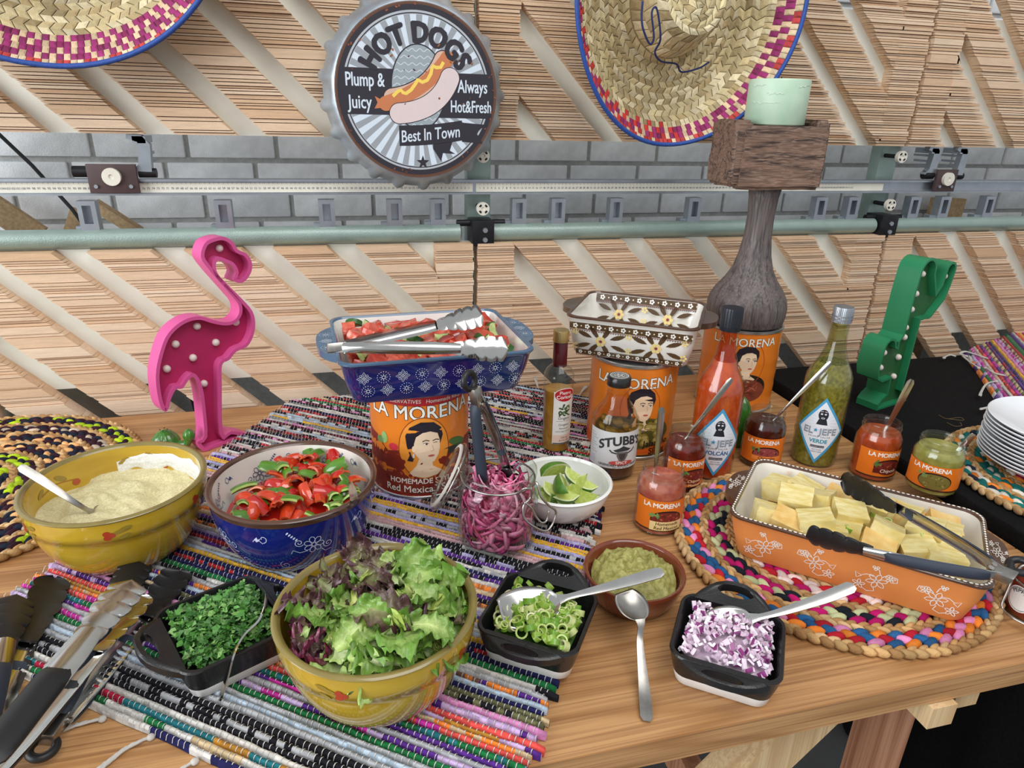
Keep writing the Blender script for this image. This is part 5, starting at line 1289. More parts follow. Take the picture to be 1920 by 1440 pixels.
# --- clip-top jar of pickled onion
OJ = (.189, .782)
oj = thing('clip_top_jar', 'clip-top glass jar of pink pickled onions with its lid hanging open', 'jar', (OJ[0], OJ[1], TZ + RUGZ))
op = [(0, .004), (.040, .004), (.046, 0), (.0515, .004), (.0545, .014), (.0555, .040), (.0555, .078), (.0535, .090), (.0485, .098), (.0478, .104), (.0525, .106), (.0530, .110), (.0525, .115), (.0505, .1165), (.0482, .115), (.0470, .108), (.0462, .100), (.050, .092), (.0525, .080), (.0525, .030), (.050, .012), (.044, .007), (0, .007)]
part(G().add(lathe(op, 56)), 'glass', CLEAR, oj, smooth=50)
part(G().add(tube([(.0500 * cos(2 * pi * k / 40), .0500 * sin(2 * pi * k / 40), .1015) for k in range(40)], .0015, 6, closed=True)), 'neck_wire', M('wire', (190, 186, 180), rough=0.25, metal=0.9), oj, smooth=180)
ca = toward(OJ); WIRE = M('wire', (190, 186, 180))
def jp(a, r, z): return (r * cos(ca + a), r * sin(ca + a), z)
# a is measured from the side facing the camera; positive = to the right of it
part(G().add(tube(smoothpath([jp(.55, .052, .102), jp(.60, .060, .112), jp(.75, .063, .108), jp(.78, .061, .095), jp(.60, .060, .086), jp(.58, .064, .070), jp(.75, .072, .056), jp(.95, .080, .046), jp(1.12, .083, .052), jp(1.20, .084, .066), jp(1.10, .076, .078), jp(.98, .068, .094), jp(1.02, .060, .110), jp(1.05, .053, .103)], 6), .0016, 8)), 'wire_clasp', WIRE, oj, smooth=180)
part(G().add(tube(smoothpath([jp(.60, .061, .092), jp(.72, .066, .084), jp(.80, .070, .070), jp(.88, .076, .060), jp(1.0, .078, .060), jp(1.06, .078, .072)], 6), .0014, 8)), 'wire_lever', WIRE, oj, smooth=180)
hin = V(jp(-1.75, .056, .108)); end = V(PF(778, 942, C1)) - V((OJ[0], OJ[1], TZ + RUGZ)); end = hin + (end - hin).normalized() * .100
dl = (end - hin).normalized(); bk = V((-sin(ca + pi / 2 * 0 - pi / 2), cos(ca - pi / 2), 0)); bk = V((-cos(ca), -sin(ca), 0)); nl = dl.cross(bk).normalized(); bk = nl.cross(dl).normalized()
mm_ = Matrix((dl, bk, nl)).transposed().to_4x4(); mm_.translation = (hin + end) / 2
part(G().add(lathe([(0, -.006), (.040, -.006), (.043, -.004), (.046, -.001), (.0505, 0), (.0510, .004), (.0490, .007), (.040, .009), (.036, .012), (0, .013)], 48), mat=mm_), 'glass_lid', CLEAR, oj, smooth=50)
part(G().add(lathe([(.0512, .001), (.0520, .002), (.0512, .003)], 48), mat=mm_).add(tube([(.0520 * cos(2 * pi * k / 48), .0520 * sin(2 * pi * k / 48), .002) for k in range(48)], .0015, 6, closed=True), mat=mm_), 'lid_wire', WIRE, oj, smooth=180)
part(G().add(lathe([(.044, -.004), (.0495, -.003), (.0495, -.001), (.044, -.002)], 40), mat=mm_), 'rubber_seal', M('pale_seal', (214, 206, 196), rough=0.6), oj, smooth=50)
part(G().add(tube([hin - dl * .004, hin + V((0, 0, -.006)), V(jp(-1.75, .051, .1015))], .0015, 6)), 'hinge_wire', WIRE, oj, smooth=180)
random.seed(29)
g = G(); pk = [(224, 96, 146), (234, 136, 172), (206, 66, 122), (240, 166, 190), (196, 58, 114), (232, 118, 156)]
def squeeze(p):
    h_ = sqrt(p.x ** 2 + p.y ** 2); lim = .0508 if p.z < .082 else (.0508 - (p.z - .082) * .45 if p.z < .096 else .0445)
    if h_ > lim: p.x *= lim / h_; p.y *= lim / h_
    p.z = min(max(p.z, .0085), .110); return p
core = lathe([(0, .009), (.034, .009), (.039, .016), (.040, .06), (.037, .072), (.028, .078), (0, .082)], 32)
cv = []
for x, y, z in core[0]:
    k_ = 1 + .10 * mnoise.noise(V((x * 60, y * 60, z * 60))); cv.append(tuple(squeeze(V((x * k_, y * k_, z + .004 * mnoise.noise(V((x * 70, y * 70, 2))))))))
g.add((cv, core[1]), lin((196, 70, 120)))
for k in range(420):
    a = ru(0, 6.28); r = .050 * (rnd() ** .15); z = ru(.012, .082)
    if k > 350: r = .03 * sqrt(rnd()); z = ru(.078, .100)
    rad = ru(.016, .028); L_ = ru(1.5, 2.6); w_h = ru(.004, .010)
    M_ = T(r * cos(a), r * sin(a), z) @ RZ(a) @ RX(ru(-1.5, 1.5)) @ RZ(ru(-.7, .7)) if k <= 350 else T(r * cos(a), r * sin(a), z) @ RND()
    n = 9; lo = []
    for i in range(n + 1):
        q = L_ * (i / n - .5); p0 = (-(rad * (1 - cos(q))), rad * sin(q)); th_ = .0009 * (1 - (2 * i / n - 1) ** 4) + .0003; wv = w_h * (1 - .6 * (2 * i / n - 1) ** 4)
        lo.append([V((p0[0], p0[1], -wv / 2)), V((p0[0] + th_, p0[1], 0)), V((p0[0], p0[1], wv / 2)), V((p0[0] - th_, p0[1], 0))])
    vf = loft(lo, True, True)
    g.add(([tuple(squeeze(M_ @ V(p))) for p in vf[0]], vf[1]), vary(random.choice(pk), .85, 1.1))
solo(g, 'pickled_onion', M('pickled_onion', (255, 255, 255), rough=0.22, attr=True, var=0.15, scale=120, coat=0.4), 'tangle of bright pink pickled onion slices inside the clip-top jar', 'pickled onion', (OJ[0], OJ[1], TZ + RUGZ), smooth=180, kind='stuff')
# ------------------------------------------------------------------ food
def dropz(fn, x, y): return fn(x, y)
def mound(c, z, rfun, hfun, n=40, m=14, name='', mat=None, label='', cat='', smooth=180, kind='stuff', rz=0.0, namp=.003, nsc=60):
    """soft heap: rfun(a) = radius, hfun(q) = height for q 0 centre..1 edge"""
    g = G(); vs = [(0, 0, hfun(0))]; f = []
    for i in range(1, m + 1):
        q = i / m
        for k in range(n):
            a = 2 * pi * k / n; r = rfun(a) * q; x, y = r * cos(a), r * sin(a)
            vs.append((x, y, hfun(q) + (namp * mnoise.noise(V((x * nsc, y * nsc, z * 10))) + namp * .5 * mnoise.noise(V((x * nsc * 2.7, y * nsc * 2.7, 3)))) * (1 if i < m else .3)))
    for k in range(n): f.append((0, 1 + k, 1 + (k + 1) % n))
    for i in range(m - 1):
        for k in range(n): f.append((1 + i * n + k, 1 + (i + 1) * n + k, 1 + (i + 1) * n + (k + 1) % n, 1 + i * n + (k + 1) % n))
    g.add((vs, f)); return solo(g, name, mat, label, cat, (c[0], c[1], TZ + z), rz, smooth=smooth, kind=kind)
def sup(w, d, p=5):      # superellipse radius for square heaps
    return lambda a: 1 / ((abs(cos(a)) / (w / 2)) ** p + (abs(sin(a)) / (d / 2)) ** p) ** (1 / p)
# herb dip in the yellow bowl
CREAMY = M('herb_cream', (232, 222, 178), rough=0.55, var=0.25, scale=420, rgb2=(206, 196, 146), bump=0.6, bscale=160, sss=0.0)
mound(YB, RUGZ * .6, lambda a: .099 + .0015 * sin(3 * a), lambda q: .066 + .010 * (1 - q * q) + .006 * q ** 6, 64, 24, 'herb_dip', CREAMY, 'pale creamy herb dip filling the left mustard bowl', 'dip', namp=.010, nsc=34)
g = G(); random.seed(31); nn, mm2 = 60, 12; vs = []      # smear of dip up the far wall of the bowl
for i in range(nn + 1):
    a = -.35 + 2.2 * i / nn; top_ = .094 + .006 * mnoise.noise(V((a * 5, 0, 0))) - .020 * max(0, abs(a - .7) - .75); bot_ = .070 + .012 * mnoise.noise(V((a * 4, 7, 0)))
    for j in range(mm2 + 1):
        zz = bot_ + (top_ - bot_) * j / mm2; thk = .0042 * sin(pi * j / mm2) ** .5 * min(1, 8 * min(i, nn - i) / nn) * (.7 + .5 * mnoise.noise(V((a * 22, zz * 300, 1))))
        r = ri(zz) - max(.0002, thk); vs.append((r * cos(a), r * sin(a), zz))
W9 = mm2 + 1; g.add((vs, [(i * W9 + j, (i + 1) * W9 + j, (i + 1) * W9 + j + 1, i * W9 + j + 1) for i in range(nn) for j in range(mm2)]))
solo(g, 'dip_smear', M('herb_cream_white', (240, 240, 236), rough=0.5, var=0.12, scale=500), 'white smear of dip along the far wall of the mustard bowl', 'dip', (YB[0], YB[1], TZ + RUGZ * .6), smooth=180, kind='stuff')
# guacamole
mound(GD, .0005, lambda a: .054 + .001 * sin(4 * a), lambda q: .052 - .020 * q * q - .002 * (q > .98), 56, 22, 'guacamole', M('guacamole_flesh', (178, 172, 102), rough=0.5, var=0.3, scale=180, rgb2=(140, 136, 66), bump=0.8, bscale=220), 'chunky pale green guacamole heaped in the terracotta dish', 'guacamole', namp=.012, nsc=75)

GLOSS = dict(rough=0.22, coat=0.4)
# ---- tomato and cucumber in the blue dish
random.seed(37)
TOM = [M('tomato_flesh_%d' % k, c, rough=0.22, var=0.2, scale=90, rgb2=c2, coat=0.4) for k, (c, c2) in enumerate([((200, 72, 54), (176, 42, 32)), ((216, 110, 84), (192, 66, 50)), ((188, 50, 38), (222, 124, 98))])]
def tomato_mesh(m):
    bm = bmesh.new(); bmesh.ops.create_cube(bm, size=1)
    bmesh.ops.subdivide_edges(bm, edges=list(bm.edges), cuts=2, use_grid_fill=True)
    for v in bm.verts:
        n_ = mnoise.noise(v.co * 2.2 + V((m, 0, 0))); v.co = V((v.co.x * 1.2, v.co.y * .95, v.co.z * .75 * (1 - .35 * v.co.x))) * (1 + .16 * n_)
        if v.co.z > .3: v.co.z += .10 * (1 - v.co.x ** 2 * 2)
    bmesh.ops.bevel(bm, geom=list(bm.edges), offset=.04, segments=1, affect='EDGES')
    g = G().add(frombm(bm)); g.v = [(x * .023, y * .023, z * .023) for x, y, z in g.v]; return g.mesh('tomato_chunk', TOM[m % 3], 35)
def cuke_mesh(k):
    g = G(); r = .0155; th = .0045; n = 14; ang = pi if k else pi * 1.15
    pts = [(r * cos(ang * i / n), r * sin(ang * i / n)) for i in range(n + 1)]
    inn = [(x * .87, y * .87) for x, y in pts]
    m = len(pts)
    ring = [(x, y, -th) for x, y in pts] + [(x, y, th) for x, y in pts]
    g.add((ring, [(i, i + 1, m + i + 1, m + i) for i in range(m - 1)]), mi=0)
    for s in (-1, 1):
        v = [(x, y, s * th) for x, y in pts] + [(x, y, s * (th + .0004)) for x, y in inn] + [(0, 0, s * (th + .0002))]
        g.add((v, [(i, i + 1, m + i + 1, m + i) for i in range(m - 1)]), mi=0)
        g.add((v, [(m + i, m + i + 1, 2 * m) for i in range(m - 1)]), mi=1)
    g.add(([(pts[0][0], pts[0][1], -th), (pts[0][0], pts[0][1], th), (0, 0, th), (0, 0, -th), (pts[-1][0], pts[-1][1], th), (pts[-1][0], pts[-1][1], -th)], [(0, 1, 2, 3), (3, 2, 4, 5)]), mi=1)
    return g.mesh('cucumber_slice', [M('cucumber_skin', (58, 104, 40), rough=0.3, var=0.25, scale=120), M('cucumber_flesh', (204, 214, 150), rough=0.3, var=0.12, scale=160, rgb2=(178, 196, 116))], 35)
tmm = [tomato_mesh(k) for k in range(6)]; ckm = [cuke_mesh(k) for k in range(2)]
mb = RZ(bda)
mound(bdc, ZC, sup(BW * .86, BDp * .84), lambda q: .040 + .006 * (1 - q * q), 40, 8, 'tomato_juice_bed', TOM[2], 'red bed of chopped tomato at the bottom of the blue dish', 'tomato', rz=bda, namp=.004)
def put(me, name, label, cat, c, x, y, z, rzb, group, scale=1.0, tilt=1.0, rot=None):
    p = V((x * cos(rzb) - y * sin(rzb), x * sin(rzb) + y * cos(rzb)))
    o = bpy.data.objects.new(name, me); COL.objects.link(o); o.location = (c[0] + p.x, c[1] + p.y, TZ + z)
    o.rotation_euler = rot if rot else (ru(-tilt, tilt), ru(-tilt, tilt), ru(0, 6.28)); o.scale = (scale,) * 3
    return _props(o, label, cat, group)
pts = []
for j in range(8):
    for i in range(11):
        pts.append((-.108 + .0216 * i + ru(-.006, .006), -.082 + .0235 * j + ru(-.006, .006)))
random.shuffle(pts)
for k, (x, y) in enumerate(pts):
    if abs(x) > .112 or abs(y) > .088: continue
    z = ZC + .055 + ru(-.004, .008) - .004 * (abs(y) / .09) ** 2
    if k % 6 == 0: put(ckm[k % 2], 'cucumber_slice', 'half-moon cucumber slice among the tomato in the blue dish', 'cucumber', bdc, x, y, z + .004, bda, 'cucumber in the blue dish', ru(.85, 1.1), 1.0)
    else: put(tmm[k % 6], 'tomato_chunk', 'red tomato chunk in the blue baking dish', 'tomato', bdc, x, y, z, bda, 'tomato in the blue dish', ru(.8, 1.15), .6)
# ---- peppers
random.seed(41)
def pepper_mesh(k, mats, w, l, cur):
    g = G(); n, m = 8, 5; th = .0028
    top = []; bot = []
    for i in range(n + 1):
        for j in range(m + 1):
            u_ = (i / n - .5); v_ = (j / m - .5); wv = .12 * mnoise.noise(V((u_ * 3, v_ * 3, k)))
            a = u_ * cur; ww = w * (1 - .25 * abs(u_) + wv)
            x = sin(a) * l / cur; z = (cos(a) - 1) * l / cur - .25 * ww * (v_ * 2) ** 2; top.append((x, v_ * ww, z)); bot.append((x * .97, v_ * ww * .94, z - th))
    W = m + 1; N = len(top); f0 = []; f1 = []; e = []
    for i in range(n):
        for j in range(m):
            a = i * W + j; f0.append((a, a + W, a + W + 1, a + 1)); f1.append((N + a, N + a + 1, N + a + W + 1, N + a + W))
    bd_ = [i * W for i in range(n + 1)] + [n * W + j for j in range(1, m + 1)] + [i * W + m for i in range(n - 1, -1, -1)] + [j for j in range(m - 1, 0, -1)]
    for a, b in zip(bd_, bd_[1:] + bd_[:1]): e.append((a, b, N + b, N + a))
    v = top + bot; g.add((v, f0), mi=0); g.f += f1 + e; g.c += [None] * (len(f1) + len(e)); g.m += [1] * (len(f1) + len(e))
    return g.mesh('pepper_piece', mats, 40)
RP = [M('red_pepper_skin', (200, 36, 26), rough=0.15, var=0.15, scale=40, coat=0.6), M('red_pepper_flesh', (222, 92, 48), rough=0.3, var=0.2, scale=80)]
OP = [M('orange_pepper_skin', (218, 66, 30), rough=0.15, var=0.15, scale=40, coat=0.6), M('orange_pepper_flesh', (232, 122, 62), rough=0.3, var=0.2, scale=80)]
GP = [M('green_pepper_skin', (88, 140, 40), rough=0.18, var=0.2, scale=40, coat=0.6), M('green_pepper_flesh', (176, 204, 110), rough=0.3, var=0.15, scale=80)]
pm_ = [(pepper_mesh(k, mt, ru(.014, .020), ru(.026, .036), ru(.7, 1.6)), nm) for k, (mt, nm) in enumerate([(RP, 'red'), (RP, 'red'), (OP, 'orange'), (GP, 'green'), (RP, 'red'), (OP, 'orange'), (GP, 'green')])]
mound(BB, RUGZ, lambda a: .088, lambda q: .062 + .014 * (1 - q * q), 32, 6, 'pepper_heap', RP[0], 'heap of chopped peppers filling the dark blue bowl', 'peppers', namp=.008)
for k in range(86):
    a = ru(0, 6.28); r = .088 * sqrt((k + .5) / 86); z = RUGZ + .082 + .010 * (1 - (r / .086) ** 2) + ru(-.004, .012)
    me, nm = pm_[(k * 3 + random.randint(0, 1)) % 7]
    if sin(a) < -.2 and rnd() < .3: me, nm = pm_[3 if rnd() < .5 else 6]
    put(me, 'pepper_piece', 'chopped %s pepper piece in the dark blue bowl' % nm, 'pepper', BB, r * cos(a), r * sin(a), z, 0, '%s pepper pieces in the blue bowl' % nm, ru(.8, 1.2), .8)
# ---- lime wedges
random.seed(43)
def lime_mesh():
    g = G(); L_, r = .024, .017; n = 12; m = 8; half = .62
    V_ = []; W = m + 1
    for i in range(n + 1):
        t = i / n; x = (t - .5) * 2 * L_; rr = r * sqrt(max(0, 1 - (abs(t - .5) * 2) ** 2.4)) + .0006
        for j in range(m + 1):
            a = -half + 2 * half * j / m; V_.append((x, rr * sin(a), -rr * cos(a)))
    f = [(i * W + j, i * W + j + 1, (i + 1) * W + j + 1, (i + 1) * W + j) for i in range(n) for j in range(m)]
    g.add((V_, f), mi=0)
    for s, j in ((-1, 0), (1, m)):
        edge = [V_[i * W + j] for i in range(n + 1)]; inn = [(x * .93, y * .86, z * .86 - .0002) for x, y, z in edge]; ctr = [((i / n - .5) * 2 * L_ * .8, 0, -.0006) for i in range(n + 1)]
        k = n + 1; v = edge + inn + ctr
        g.add((v, [(i, i + 1, k + i + 1, k + i) for i in range(n)]), mi=1); g.add((v, [(k + i, k + i + 1, 2 * k + i + 1, 2 * k + i) for i in range(n)]), mi=2)
    return g.mesh('lime_wedge', [M('lime_peel', (92, 146, 48), rough=0.3, var=0.2, scale=150, bump=0.2, bscale=500), M('lime_pith', (222, 228, 180), rough=0.4, var=0.05), M('lime_pulp', (204, 216, 120), rough=0.2, var=0.25, scale=220, coat=0.5, rgb2=(180, 198, 88))], 60)
lm = lime_mesh()
for k, (px, py, z, rx, ry, rz_, lb) in enumerate([(1016, 925, .058, -.5, .3, 1.6, 'lime wedge against the jar side of the white bowl'), (1042, 896, .062, 2.7, .2, .35, 'lime wedge with its green peel up at the back of the bowl'), (1092, 897, .066, -.75, .35, -.75, 'long lime wedge lying on the far right side of the bowl'), (1066, 922, .070, 1.9, .2, 1.3, 'small lime wedge peel outwards in the middle of the bowl'), (1052, 942, .068, -.55, .15, -.7, 'lime wedge showing its cut face at the front of the bowl'), (1095, 925, .060, .45, .3, -.3, 'lime wedge lying deep at the centre right of the bowl'), (1124, 938, .064, .6, -.3, .9, 'lime wedge leaning on the right rim of the bowl'), (1085, 950, .058, .3, .2, .3, 'lime wedge at the front edge of the bowl beneath another'), (1035, 950, .056, .3, .0, 2.5, 'lime wedge at the front left edge of the bowl'), (1030, 917, .056, .3, .3, .4, 'lime wedge half hidden at the left of the bowl'), (1075, 905, .050, .2, .1, 1.2, 'lime wedge buried at the bottom centre of the bowl'), (1108, 952, .056, .2, .3, -.4, 'lime wedge at the front right edge of the bowl')]):
    q = P(px, py, z); dv = V((q.x - LB[0], q.y - LB[1], 0)); q = V((LB[0], LB[1], q.z + .004)) + dv * min(1, .038 / max(dv.length, 1e-6)); o = bpy.data.objects.new('lime_wedge', lm); COL.objects.link(o); o.location = q; o.rotation_euler = (rx, ry, rz_); o.scale = (1.2,) * 3
    _props(o, lb, 'lime', 'lime wedges in the white bowl')
# ---- salad
random.seed(47)
def leaf_mesh(k, kind):
    """ruffled lettuce leaf"""
    g = G(); n, m = 26, 18; L_, W_ = {'green': (.085, .058), 'pale': (.075, .050), 'purple': (.070, .046), 'frisee': (.060, .010), 'radicchio': (.05, .04)}[kind]
    vs = []; cs = []
    pal = {'green': ((204, 218, 144), (100, 142, 50)), 'pale': ((228, 234, 192), (166, 194, 104)), 'purple': ((146, 156, 98), (80, 46, 54)), 'frisee': ((226, 226, 160), (176, 196, 96)), 'radicchio': ((226, 190, 206), (112, 30, 62))}[kind]
    for i in range(n + 1):
        t = i / n; w = W_ * (.25 + .75 * sin(min(1, t * 1.15) * pi * .62) ** .8) * (1 if t < .85 else 1 - (t - .85) * 2.2)
        for j in range(m + 1):
            s = (j / m - .5) * 2; e = abs(s) ** 2 * .6 + max(0, t - .6) * 1.0
            ruf = e * .010 * (sin(t * 26 + s * 3 + k * 2) + .5 * sin(t * 41 + k) + 1.4 * mnoise.noise(V((t * 7, s * 4, k))))
            x = (t - .5) * L_ + e * .004 * sin(s * 9 + k); y = s * w / 2 * (1 + .08 * sin(t * 30 + k)); z = ruf + .018 * (t - .5) ** 2 * 4 * (-1 if k % 2 else .6) - .010 * (1 - s * s) * (.5 if kind != 'radicchio' else 1.6)
            vs.append((x, y, z)); cs.append(min(1, .15 + e * .9 + .35 * t - .55 * max(0, .18 - abs(s)) * 4 * (1 - t)))
    W = m + 1
    for i in range(n):
        for j in range(m):
            a = i * W + j; c = max(0, min(1, (cs[a] + cs[a + W + 1]) / 2 + ru(-.10, .10)))
            g.v and None
            g.f.append((a, a + 1, a + W + 1, a + W)); g.m.append(0); g.c.append(lin(tuple(pal[0][q] + (pal[1][q] - pal[0][q]) * c for q in range(3))))
    g.v = vs
    return g.mesh('salad_leaf', LEAFM, 180)
LEAFM = M('lettuce_leaf', (255, 255, 255), rough=0.38, attr=True, var=0.28, scale=70, bump=0.5, bscale=130, coat=0.15)
lfs = {k: [leaf_mesh(j + 1, k) for j in range(4)] for k in ('green', 'pale', 'purple', 'frisee', 'radicchio')}
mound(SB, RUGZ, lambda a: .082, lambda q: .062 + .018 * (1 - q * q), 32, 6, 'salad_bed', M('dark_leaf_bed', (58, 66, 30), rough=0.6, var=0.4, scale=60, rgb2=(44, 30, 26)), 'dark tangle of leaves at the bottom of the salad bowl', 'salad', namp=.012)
names = {'green': 'ruffled green lettuce leaf', 'pale': 'pale yellow-green lettuce leaf', 'purple': 'curly purple-brown lettuce leaf', 'frisee': 'thin frisee strand', 'radicchio': 'purple radicchio piece'}
def saladleaf(kind, px, py, z, sc_, rot, lb=None):
    q = P(px, py, z); dv = V((q.x - SB[0], q.y - SB[1], 0)); q = V((SB[0], SB[1], q.z)) + dv * min(1, (.070 if not lb else .084) / max(dv.length, 1e-6)); o = bpy.data.objects.new('salad_leaf', random.choice(lfs[kind])); COL.objects.link(o); o.location = q; o.rotation_euler = rot; o.scale = (sc_,) * 3
    _props(o, lb or (names[kind] + ' in the mustard salad bowl'), 'salad leaf', names[kind].replace('leaf', 'leaves').replace('piece', 'pieces').replace('strand', 'strands') + ' in the salad bowl')
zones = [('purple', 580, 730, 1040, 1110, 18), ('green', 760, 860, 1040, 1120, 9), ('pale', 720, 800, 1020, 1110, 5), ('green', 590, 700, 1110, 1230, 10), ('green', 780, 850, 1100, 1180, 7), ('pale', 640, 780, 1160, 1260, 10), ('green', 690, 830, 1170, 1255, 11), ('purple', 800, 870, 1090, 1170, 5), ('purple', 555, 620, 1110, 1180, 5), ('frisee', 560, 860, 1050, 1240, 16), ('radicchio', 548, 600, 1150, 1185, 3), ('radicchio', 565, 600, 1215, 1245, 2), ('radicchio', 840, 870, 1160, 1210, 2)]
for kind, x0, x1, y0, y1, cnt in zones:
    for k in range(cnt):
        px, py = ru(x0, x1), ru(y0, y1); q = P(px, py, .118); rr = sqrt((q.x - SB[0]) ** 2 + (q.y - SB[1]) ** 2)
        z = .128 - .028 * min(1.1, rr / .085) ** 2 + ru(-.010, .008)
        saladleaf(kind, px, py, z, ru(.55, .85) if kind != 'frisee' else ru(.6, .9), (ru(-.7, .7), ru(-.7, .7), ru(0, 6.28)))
saladleaf('purple', 712, 1138, .142, .85, (.3, .1, -.35), 'mottled purple and white lettuce leaf lying on top of the salad')
saladleaf('green', 846, 1190, .134, .46, (.15, .30, -.35), 'green lettuce leaf hanging over the right rim of the salad bowl')
# ---- chopped parsley
random.seed(53)
prz = R_(116)
mound(PAR, RUGZ, sup(.092, .088), lambda q: .034 + .012 * (1 - q * q), 32, 6, 'parsley_bed', M('parsley_dark', (38, 76, 26), rough=0.6, var=0.3, scale=160), 'dark green heap under the chopped parsley', 'parsley', rz=prz, namp=.005)
g = G(); pc = [(62, 116, 44), (80, 134, 56), (48, 98, 36), (112, 154, 84), (70, 126, 48)]
for k in range(1300):
    a, b = ru(-.5, .5), ru(-.5, .5); x, y = a * .094, b * .09
    z = .036 + .014 * (1 - 4 * max(a * a, b * b)) + ru(0, .009); s = ru(.0035, .0085)
    pts3 = [(0, 0, 0)] + [(s * ru(.45, 1.1) * cos(1.0 * (q - 3) * ru(.4, .62)), s * ru(.3, .9) * sin(1.0 * (q - 3) * .55), ru(-.0012, .0012)) for q in range(7)]
    g.add((pts3, [(0, q + 1, q + 2) for q in range(6)]), vary(random.choice(pc), .8, 1.2), mat=T(x, y, z) @ RZ(ru(0, 6.28)) @ RX(ru(-.9, .9)) @ RY(ru(-.6, .6)))
solo(g, 'chopped_parsley', M('parsley_leaf', (255, 255, 255), rough=0.45, attr=True, var=0.2, scale=200), 'heap of finely chopped green parsley in the black dish', 'parsley', (PAR[0], PAR[1], TZ + RUGZ), prz, smooth=0, kind='stuff')
# ---- spring onion rings
random.seed(59)
srz = R_(-35)
def ring_mesh(k):
    c = [((150, 186, 70), (196, 214, 128)), ((120, 168, 52), (176, 200, 96)), ((206, 214, 140), (226, 228, 176))][k]
    ro, ri_, h = .0064, .0046, .0030
    g = G().add(lathe([(ro, -h), (ro, h)], 14), mi=0).add(lathe([(ri_, h), (ri_, -h)], 14), mi=1).add(lathe([(ro, h), (ri_, h)], 14), mi=1).add(lathe([(ri_, -h), (ro, -h)], 14), mi=1)
    return g.mesh('spring_onion_slice', [M('scallion_skin_%d' % k, c[0], rough=0.25, var=0.1, scale=90, coat=0.3), M('scallion_core_%d' % k, c[1], rough=0.3, var=0.1, scale=90)], 40)
rgm = [ring_mesh(k) for k in range(3)]
mound(SCAL, RUGZ, sup(.088, .084), lambda q: .024 + .008 * (1 - q * q), 32, 6, 'spring_onion_bed', M('scallion_bed', (104, 146, 44), rough=0.4, var=0.35, scale=120, rgb2=(64, 112, 30)), 'lower layer of sliced spring onion in the black dish', 'spring onion', rz=srz, namp=.004)
for k in range(170):
    x, y = ru(-.043, .043), ru(-.043, .026) if k % 5 else ru(-.043, .040)
    z = RUGZ + .036 + .007 * (1 - (x / .045) ** 2) + ru(0, .007)
    put(rgm[random.choice([0, 0, 1, 1, 2])], 'spring_onion_slice', 'green spring onion ring in the square black dish', 'spring onion', SCAL, x, y, z, srz, 'spring onion rings in the black dish', ru(.65, 1.15), .9)
# ---- diced red onion
random.seed(61)
orz = R_(-36.5)
OW = [M('onion_white', (244, 234, 240), rough=0.28, var=0.12, scale=140, coat=0.3, rgb2=(230, 208, 226)), M('onion_purple', (146, 56, 126), rough=0.25, var=0.3, scale=100, coat=0.3), M('onion_lilac', (226, 200, 220), rough=0.28, var=0.2, scale=120, coat=0.3)]
def dice_mesh(k):
    bm = bmesh.new(); bmesh.ops.create_cube(bm, size=1)
    sx, sy, sz = [(.0085, .0050, .0024), (.0065, .0055, .0030), (.0100, .0042, .0022), (.0058, .0050, .0036)][k % 4]
    for v in bm.verts: v.co = V((v.co.x * sx * ru(.8, 1.2), v.co.y * sy * ru(.8, 1.2), v.co.z * sz + .0008 * (v.co.x * 2) ** 2))
    g = G().add(frombm(bm)); g.m = [0 if k % 2 == 0 else 2] * 6
    if k % 4 == 0: g.m[5] = 1
    if k == 5: g.m = [1] * 4 + [2] * 2
    return g.mesh('onion_dice', OW, 0)
dcm = [dice_mesh(k) for k in range(8)]
mound(ONI, .0005, sup(.090, .088), lambda q: .032 + .014 * (1 - q * q), 32, 6, 'red_onion_bed', OW[2], 'lower layer of diced red onion in the black dish', 'red onion', rz=orz, namp=.005)
for k in range(290):
    x, y = ru(-.044, .044), ru(-.043, .043)
    z = .0005 + .034 + .016 * (1 - max((x / .047) ** 2, (y / .047) ** 2)) + ru(0, .006)
    put(random.choice(dcm), 'onion_dice', 'small dice of purple and white red onion in the front black dish', 'red onion', ONI, x, y, z, orz, 'diced red onion in the black dish', ru(.8, 1.15), 1.2)
# ---- tofu cubes
random.seed(67)
TF = M('herbed_tofu', (236, 222, 164), rough=0.45, var=0.18, scale=50, rgb2=(220, 198, 120), bump=0.5, bscale=70, stretch=(1, 2.5, 1), coat=0.15)
TF2 = M('browned_tofu', (222, 176, 96), rough=0.5, var=0.25, scale=40, rgb2=(236, 208, 140), bump=0.6, bscale=90)
def tofu_mesh(k, mt):
    bm = bmesh.new(); bmesh.ops.create_cube(bm, size=1); bmesh.ops.subdivide_edges(bm, edges=list(bm.edges), cuts=3, use_grid_fill=True)
    for v in bm.verts: v.co = V((v.co.x * .046, v.co.y * .042, v.co.z * .034)) * (1 + .07 * mnoise.noise(v.co * 2.5 + V((k * 3, 0, 0)))) + V((0, 0, .0012 * mnoise.noise(v.co * 7)))
    return G().add(frombm(bm)).mesh('food_cube', mt, 40)
tfm = [tofu_mesh(k, TF) for k in range(5)] + [tofu_mesh(9, TF2)]
spots = [(1425, 962, 0), (1490, 942, 1), (1535, 940, 2), (1460, 915, 3), (1512, 905, 4), (1575, 925, 5), (1530, 985, 0), (1590, 968, 1), (1580, 1000, 2), (1660, 1000, 3), (1625, 950, 4), (1690, 955, 0), (1735, 1000, 1), (1640, 1032, 5), (1720, 1035, 2), (1765, 985, 5), (1790, 1010, 3), (1770, 1055, 4), (1475, 990, 5), (1800, 1040, 1), (1550, 1020, 4), (1700, 975, 5)]
